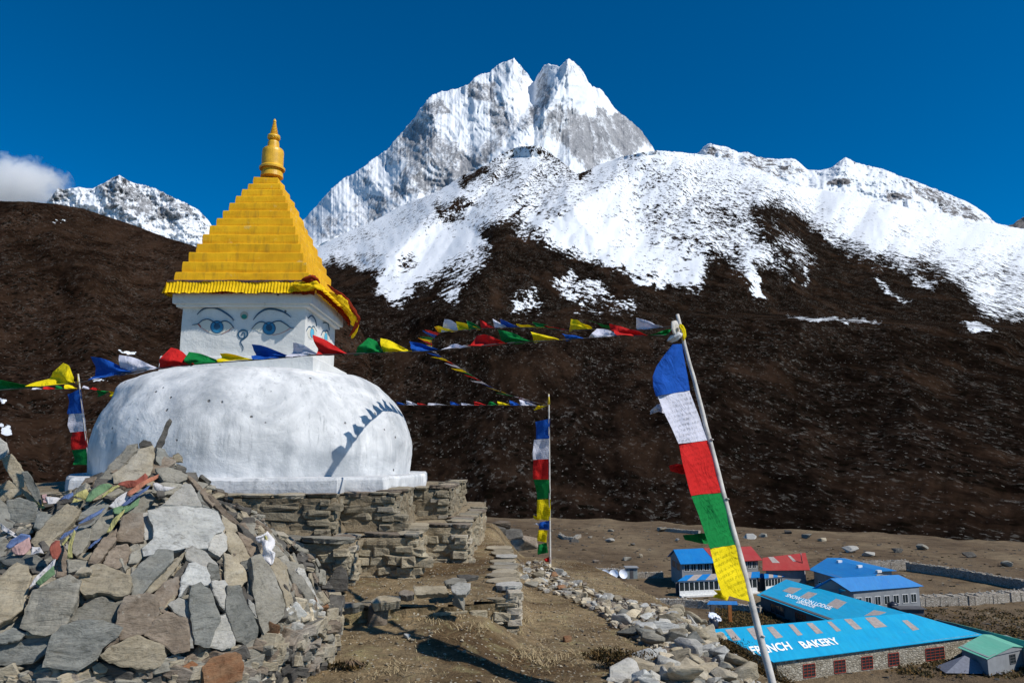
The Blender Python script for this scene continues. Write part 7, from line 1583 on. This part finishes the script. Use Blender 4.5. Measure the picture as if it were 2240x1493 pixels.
for px, py in ((1836, 1228), (1880, 1239), (1922, 1250)): 
    mb = MB(); p = PZ(px, py, 21.4); mb.obox(p + Vector((0, 0, .1)), Vector((.5, .2, 0)), Vector((-.1, .25, 0)), Vector((0, 0, .22))); mb.build('ridge_vent', FRW, s_h)
ta, tb, tc, td = PZ(1861, 1293, 23.0), PZ(2021, 1281, 23.0), PZ(1816, 1264, 21.0), PZ(1965, 1256, 21.0)
t_h, q1, q2, q3, q4 = house('blue_roofed_house', 'deep blue roofed house with a row of small windows right of centre', ta, tb, tc, td, RD, HG, ZF, 1.0, 20)
for u in (.03, .17, .31, .45, .59, .73, .86): window(t_h, q1, q2, u, u + .08, ZF + .9, ZF + 2.3, FRW, 2, 1)
# small blue lean-to between wing and house
ua, ub, uc, ud = PZ(1782, 1278, 23.6), PZ(1835, 1296, 23.6), PZ(1792, 1274, 22.9), PZ(1850, 1291, 22.9)
house('lean_to_shed', 'small blue roofed lean to behind the sign wing', ua, ub, uc, ud, RB, HD, ZF, .3, 6, back=False, catg='shed')
# green roofed house
ga, gb, gc, gd = PZ(2095, 1415, 24.4), PZ(2158, 1440, 24.4), PZ(2150, 1386, 23.5), PZ(2215, 1412, 23.5)
ghh, q1, q2, q3, q4 = house('green_roofed_house', 'grey house with a green roof at the right end of the bakery', ga, gb, gc, gd, RG, HG, ZF, .5, 12)
for u in (.5,): window(ghh, q2, q4, .45, .56, ZF + .9, ZF + 1.9, HD, 2, 3)
ge, gf, gg_, gh_ = PZ(2132, 1386, 24.4), PZ(2300, 1444, 24.4), PZ(2086, 1361, 23.9), PZ(2300, 1414, 23.9)
house('green_roofed_wing', 'long green roof strip behind the right end of the bakery', ge, gf, gg_, gh_, RG, HG, ZF, .4, 20)
mb = MB(); p = PZ(2118, 1466, 26.4); mb.add([p + Vector((-3.4, -1, 0)), p + Vector((3.4, -1.4, 0)), p + Vector((3.2, 2, 0)), p + Vector((-3, 2, 0)), p + Vector((0, .5, 1.7))], [(0, 1, 4), (1, 2, 4), (2, 3, 4), (3, 0, 4), (3, 2, 1, 0)])
tag(mb.build('tarpaulin_tent', plain_mat('grey_tarpaulin', (0.17, 0.18, 0.22), .8)), 'low grey tent by the wall of the green roofed house', 'tent')
# gazebo over the courtyard gate
gz = tag(empty('gate_shelter', PZ(1580, 1372, 26.5)), 'small blue roofed shelter on orange posts below the yellow flag', 'shelter')
A, B, C_, D_ = PZ(1546, 1321, 23.4), PZ(1614, 1322, 23.4), PZ(1612, 1314, 22.9), PZ(1552, 1313, 22.9); roof_plane([A, B, C_, D_], RD, gz); 
for px in (1562, 1600):
    p = PZ(px, 1320, 23.5) + Vector((0, 1.2, 0)); mb = MB(); mb.box((p.x - .28, p.y - .25, ZF - .6), (p.x + .28, p.y + .25, p.z)); mb.build('post', ORW if px > 1580 else HD, gz)
def tank(px, py, r_, h_, lab, top=True, drop=26.6):
    p = PZ(px, py, drop); t = tag(empty('water_tank', p), lab, 'tank'); mb = MB(); mb.lathe([(r_, p.z - .3), (r_, p.z + h_ * .3), (r_ * 1.03, p.z + h_ * .32), (r_, p.z + h_ * .36), (r_, p.z + h_ * .8), (r_ * .75, p.z + h_ * .95), (r_ * .2, p.z + h_)], p.x, p.y, 20); mb.build('tank_body', BLK, t, True)
    mb = MB(); mb.lathe([(r_ * .25, p.z + h_ * .97), (r_ * .25, p.z + h_ * 1.05), (.02, p.z + h_ * 1.08)], p.x, p.y, 12); mb.build('tank_lid', BLK, t)
    if top: crumple('plastic_sheet', [p + Vector((-.8, -.2, h_ + .25)), p + Vector((.2, 0, h_ + .35)), p + Vector((1.3, 0, h_ - .3))], SILV, t, .5, 4, flat=.5)
tank(1561, 1376, .75, 1.7, 'black water tank under a crumpled silver sheet by the shelter'); tank(1954, 1338, .9, 1.7, 'black water tank behind the ridge of the blue wing', False); 
mb = MB(); p = PZ(1990, 1348, 26.6); mb.box((p.x - 2, p.y - 1, p.z - .5), (p.x + 2, p.y + 1, p.z + 1.4)); mb.box((p.x - 2.3, p.y - 1.3, p.z + 1.4), (p.x + 2.3, p.y + 1.3, p.z + 1.52)); tag(mb.build('store_hut', HD), 'low dark hut beside the black tank behind the bakery roof', 'hut')
t = tag(empty('tin_shed', PZ(1381, 1262, 26.5)), 'grey tin shed standing alone at the end of the yard wall', 'shed'); p = PZ(1381, 1262, 26.5); mb = MB(); mb.box((p.x - 1.2, p.y - 1.2, p.z - .5), (p.x + 1.2, p.y + 1.2, p.z + 2.2)); mb.build('wall', plain_mat('tin_grey', (0.26, 0.30, 0.30), .6), t); mb = MB(); mb.box((p.x - 1.5, p.y - 1.5, p.z + 2.2), (p.x + 1.5, p.y + 1.5, p.z + 2.32)); mb.build('roof', HG, t); mb = MB(); mb.box((p.x - .5, p.y - 1.24, p.z), (p.x + .3, p.y - 1.2, p.z + 1.9)); mb.build('door', HD, t)
for i, (px, py, tl_) in enumerate([(1304, 1263, -.2), (1323, 1263, .5), (1343, 1263, -.2), (1362, 1263, .6)]):
    p = PZ(px, py + 6, 26.5); nm = ['leftmost silver dish cooker, facing the camera', 'second silver dish cooker from the left, tilted away', 'third silver dish cooker, facing the camera', 'rightmost silver dish cooker, tilted beside the tin shed'][i]; t = tag(empty('dish_cooker', p), nm, 'solar cooker', 'silver dish cookers in the walled yard')
    mb = MB(); prof_ = [(0.02 + 1.0 * k / 7, .42 * (k / 7) ** 2) for k in range(8)] + [(1.0, .46), (.98, .40)] + [(0.9 * (6 - k) / 7 + .02, .42 * ((6 - k) / 7) ** 2 - .03) for k in range(7)]; mb.lathe(prof_, 0, 0, 24); R = Matrix.Rotation(tl_, 3, 'Y') @ Matrix.Rotation(math.radians(58), 3, 'X'); mb.v = [tuple(R @ Vector(v) + p + Vector((0, 0, 1.25))) for v in mb.v]; mb.build('dish', SILV, t, True)
    mb = MB()
    for a in (-.5, .5): mb.tube([p + Vector((a, .4, -.2)), p + Vector((0, 0, 1.2))], .05, 6)
    mb.tube([p + Vector((-.7, 0, .1)), p + Vector((.7, 0, .1))], .04, 6); mb.build('stand', HD, t)
# prayer pole in the yard
p = PZ(1764, 1278, 25.8); t = tag(empty('yard_flag_pole', p), 'thin yard pole with a wrapped white prayer flag behind the sign wing', 'flag pole'); tp_ = PZ(1752, 1208, 21.2); tp_ = Vector((p.x - .8, p.y, EYE + (tp_ - Vector((0, 0, EYE))).z * p.y / tp_.y)); mb = MB(); mb.tube([p - Vector((0, 0, 1)), tp_], .07, 6); mb.build('pole_shaft', WOODW, t); crumple('wrapped_flag', [p + Vector((0, 0, .4)), p.lerp(tp_, .25), p.lerp(tp_, .5)], FL['white'], t, .22, 3); crumple('wrapped_flag', [p.lerp(tp_, .6), p.lerp(tp_, .97)], FD['red'], t, .12, 5)
# parasol at the veranda corner
p = PZ(1668, 1282, 26.4); t = tag(empty('parasol', p), 'blue and white parasol beside the two verandas', 'parasol'); mb = MB(); mb.tube([p, p + Vector((0, 0, 2.5))], .05, 6); mb.build('pole', FRW, t)
for k in range(8):
    a0, a1 = 2 * math.pi * k / 8, 2 * math.pi * (k + 1) / 8; mb = MB(); P_ = [p + Vector((0, 0, 2.7)), p + Vector((1.9 * math.cos(a0), 1.9 * math.sin(a0), 2.0)), p + Vector((1.9 * math.cos(a1), 1.9 * math.sin(a1), 2.0))]; mb.plate(P_, nrm(*P_), .03); mb.build('canopy_panel', RD if k % 2 else FRW, t)
# field walls
def fwall(label, pts, h_, w_=.9, drop=26.45, seed=1, name='field_wall'):
    P = [PZ(x, y, drop) for x, y in pts]; r = random.Random(seed); mb = MB()
    for a, b in zip(P, P[1:]):
        L = (b - a).length; n = max(2, int(L / .9)); d = (b - a).normalized(); s = Vector((d.y, -d.x, 0))
        for i in range(n):
            c = a.lerp(b, (i + .5) / n) + Vector((0, 0, h_ * .35)); c.z = float(VZ(c.x, c.y)) + h_ * .35; mb.obox(c, d * (L / n / 2 + .06), s * w_ / 2 * r.uniform(.85, 1.1), Vector((0, 0, h_ * .62 * r.uniform(.88, 1.08))))
            for _ in range(4):
                q = a.lerp(b, (i + r.random()) / n) + s * r.uniform(-.4, .4) * w_; q.z = float(VZ(q.x, q.y)) + h_ * r.uniform(.85, 1.06); vs, fs_ = tmpl(r.choice(ROCKT), q, (r.uniform(.3, .55), r.uniform(.3, .5), .3), Matrix.Rotation(r.uniform(0, 6), 3, 'Z')); mb.add(vs, fs_, 1)
    c = P[0]; o = mb.build(name, [FW, S['pale']]); tag(o, label, 'wall'); return o
fwall('stone wall along the near side of the courtyard under the two storey lodge', [(1415, 1322), (1500, 1324), (1600, 1332), (1665, 1342)], 1.3, 1.0, seed=1)
fwall('stone wall behind the silver dish cookers', [(1252, 1258), (1300, 1255), (1372, 1258)], 1.5, 1.2, seed=2)
fwall('low stone wall running from the dish cookers towards the hilltop', [(1256, 1266), (1275, 1285), (1330, 1320)], 1.2, .9, seed=3)
fwall('short stone wall between the tin shed and the two storey lodge', [(1392, 1262), (1450, 1262)], 1.3, .9, seed=4)
fwall('pale stone wall right of the blue roofs at mid distance', [(1870, 1245), (1986, 1243)], 2.2, 1.2, seed=5)
fwall('long dark stone wall crossing the far field on the right', [(1986, 1246), (2100, 1262), (2240, 1288), (2300, 1299)], 2.0, 1.1, seed=6)
fwall('broad pale stone wall behind the bakery on the right', [(2005, 1322), (2120, 1318), (2290, 1304)], 1.7, 2.6, seed=7)
fwall('low stone bank behind the blue roofed house', [(1870, 1318), (2005, 1312)], 1.6, 1.2, seed=8)
fwall('small ruined stone ring on the valley floor', [(1225, 1174), (1235, 1180), (1255, 1181), (1268, 1174)], 1.0, 1.2, seed=9)
fwall('far stone bank below the dark slope left of the leaning pole', [(1440, 1158), (1530, 1165)], 1.2, 1.6, seed=11)
# valley boulders
rb = random.Random(17)
BL = [(1255,1185,3.2,'dark','dark hollow boulder behind the ruined ring'),(1333,1183,3.0,'pale','pale round boulder on the valley floor right of the far pole'),(1140,1190,2.2,'grey','grey boulder left of the far pole beyond the hill'),(1290,1175,1.6,'grey','small grey boulder left of the pale round one'),(1372,1223,2.4,'grey','grey boulder on the field above the tin shed'),(1400,1216,2.2,'tan','long tan boulder right of the grey one above the tin shed'),(1302,1228,1.8,'brown','brown boulder above the yard wall'),(1385,1190,1.6,'dark','dark boulder right of the pale round one'),(1482,1180,2.0,'pale','flat pale boulder left of the green flag tail'),(1335,1160,2.6,'grey','grey boulder near the dark slope foot, left'),(1450,1160,3.0,'tan','tan boulder near the dark slope foot, centre'),
 (1640,1175,4.0,'pale','pale split boulder right of the leaning pole at the slope foot'),(1670,1172,3.2,'grey','grey boulder next to the pale split one'),(1725,1166,3.4,'dark','dark pointed boulder at the slope foot'),(1765,1174,4.0,'grey','grey boulder with a pale top at the slope foot'),(1800,1180,3.0,'tan','tan boulder right of the pale topped one'),(1860,1205,4.4,'pale','broad pale boulder patch on the far field'),(1900,1214,3.2,'pale','smaller pale boulder right of the broad patch'),(1965,1205,3.2,'dark','dark boulder on the far field, left one'),(2020,1198,3.4,'grey','grey boulder on the far field, centre one'),(2120,1215,3.2,'dark','dark boulder on the far field, right one'),(2200,1235,3.2,'grey','grey boulder on the far field at the right edge'),(1560,1178,2.2,'grey','grey boulder left of the leaning pole above the roofs')]
for px, py, s_, key, lab in BL:
    p = PZ(px, py, 26.5); vs, fs_ = tmpl(rb.choice(ROCKT), (0, 0, 0), (s_ * rb.uniform(.9, 1.3), s_, s_ * .55), Matrix.Rotation(rb.uniform(0, 6), 3, 'Z')); o = mesh_obj('boulder', vs, fs_, S[key]); o.location = p + Vector((0, 0, s_ * .08)); tag(o, lab, 'boulder', 'boulders on the valley floor')
mb = MB()
for q in range(2600):
    px, py = rb.uniform(1040, 2300), 1145 + 340 * rb.random() ** 1.8; p = PZ(px, py, 26.5)
    if not 90 < p.y < 400: continue
    toe = float(toe_py(np.array([px]))[0])
    if py < toe + 2: continue
    s_ = rb.uniform(.15, .7) * (1 + p.y / 260); p.z = float(VZ(p.x, p.y)); vs, fs_ = tmpl(rb.choice(PEBT), p, (s_, s_, s_ * .5), Matrix.Rotation(rb.uniform(0, 6), 3, 'Z')); mb.add(vs, fs_, rb.choice((0, 1, 2, 2, 3)))
tag(mb.build('gravel', [S['tan'], S['brown'], S['dark'], LEAFD]), 'scattered field stones and dark cushion shrubs on the valley floor', 'gravel', kind='stuff')
mb = MB()
for q in range(1500):
    u = rb.random(); px, py = (rb.uniform(1960, 2330), rb.uniform(1330, 1480)) if u < .6 else (rb.uniform(1560, 1760), rb.uniform(1330, 1372)) ; p = PZ(px, py, 26.5); p.z = float(VZ(p.x, p.y)); s_ = rb.uniform(.5, 1.5)
    for k in range(10):
        c = p + Vector((rb.gauss(0, .4) * s_, rb.gauss(0, .4) * s_, rb.uniform(0, .3) * s_)); d1 = Vector((rb.gauss(0, 1), rb.gauss(0, 1), rb.gauss(.5, 1))).normalized() * .28; d2 = d1.orthogonal().normalized() * .14; mb.add([c - d2, c + d2, c + d1 + d2 * .3, c + d1 - d2 * .3], [(0, 1, 2, 3)], k % 3)
tag(mb.build('scrub', [LEAFD, LEAFA, LEAFB]), 'dark low scrub covering the ground right of the bakery', 'scrub', kind='stuff')
# one person and a green bundle in the far field
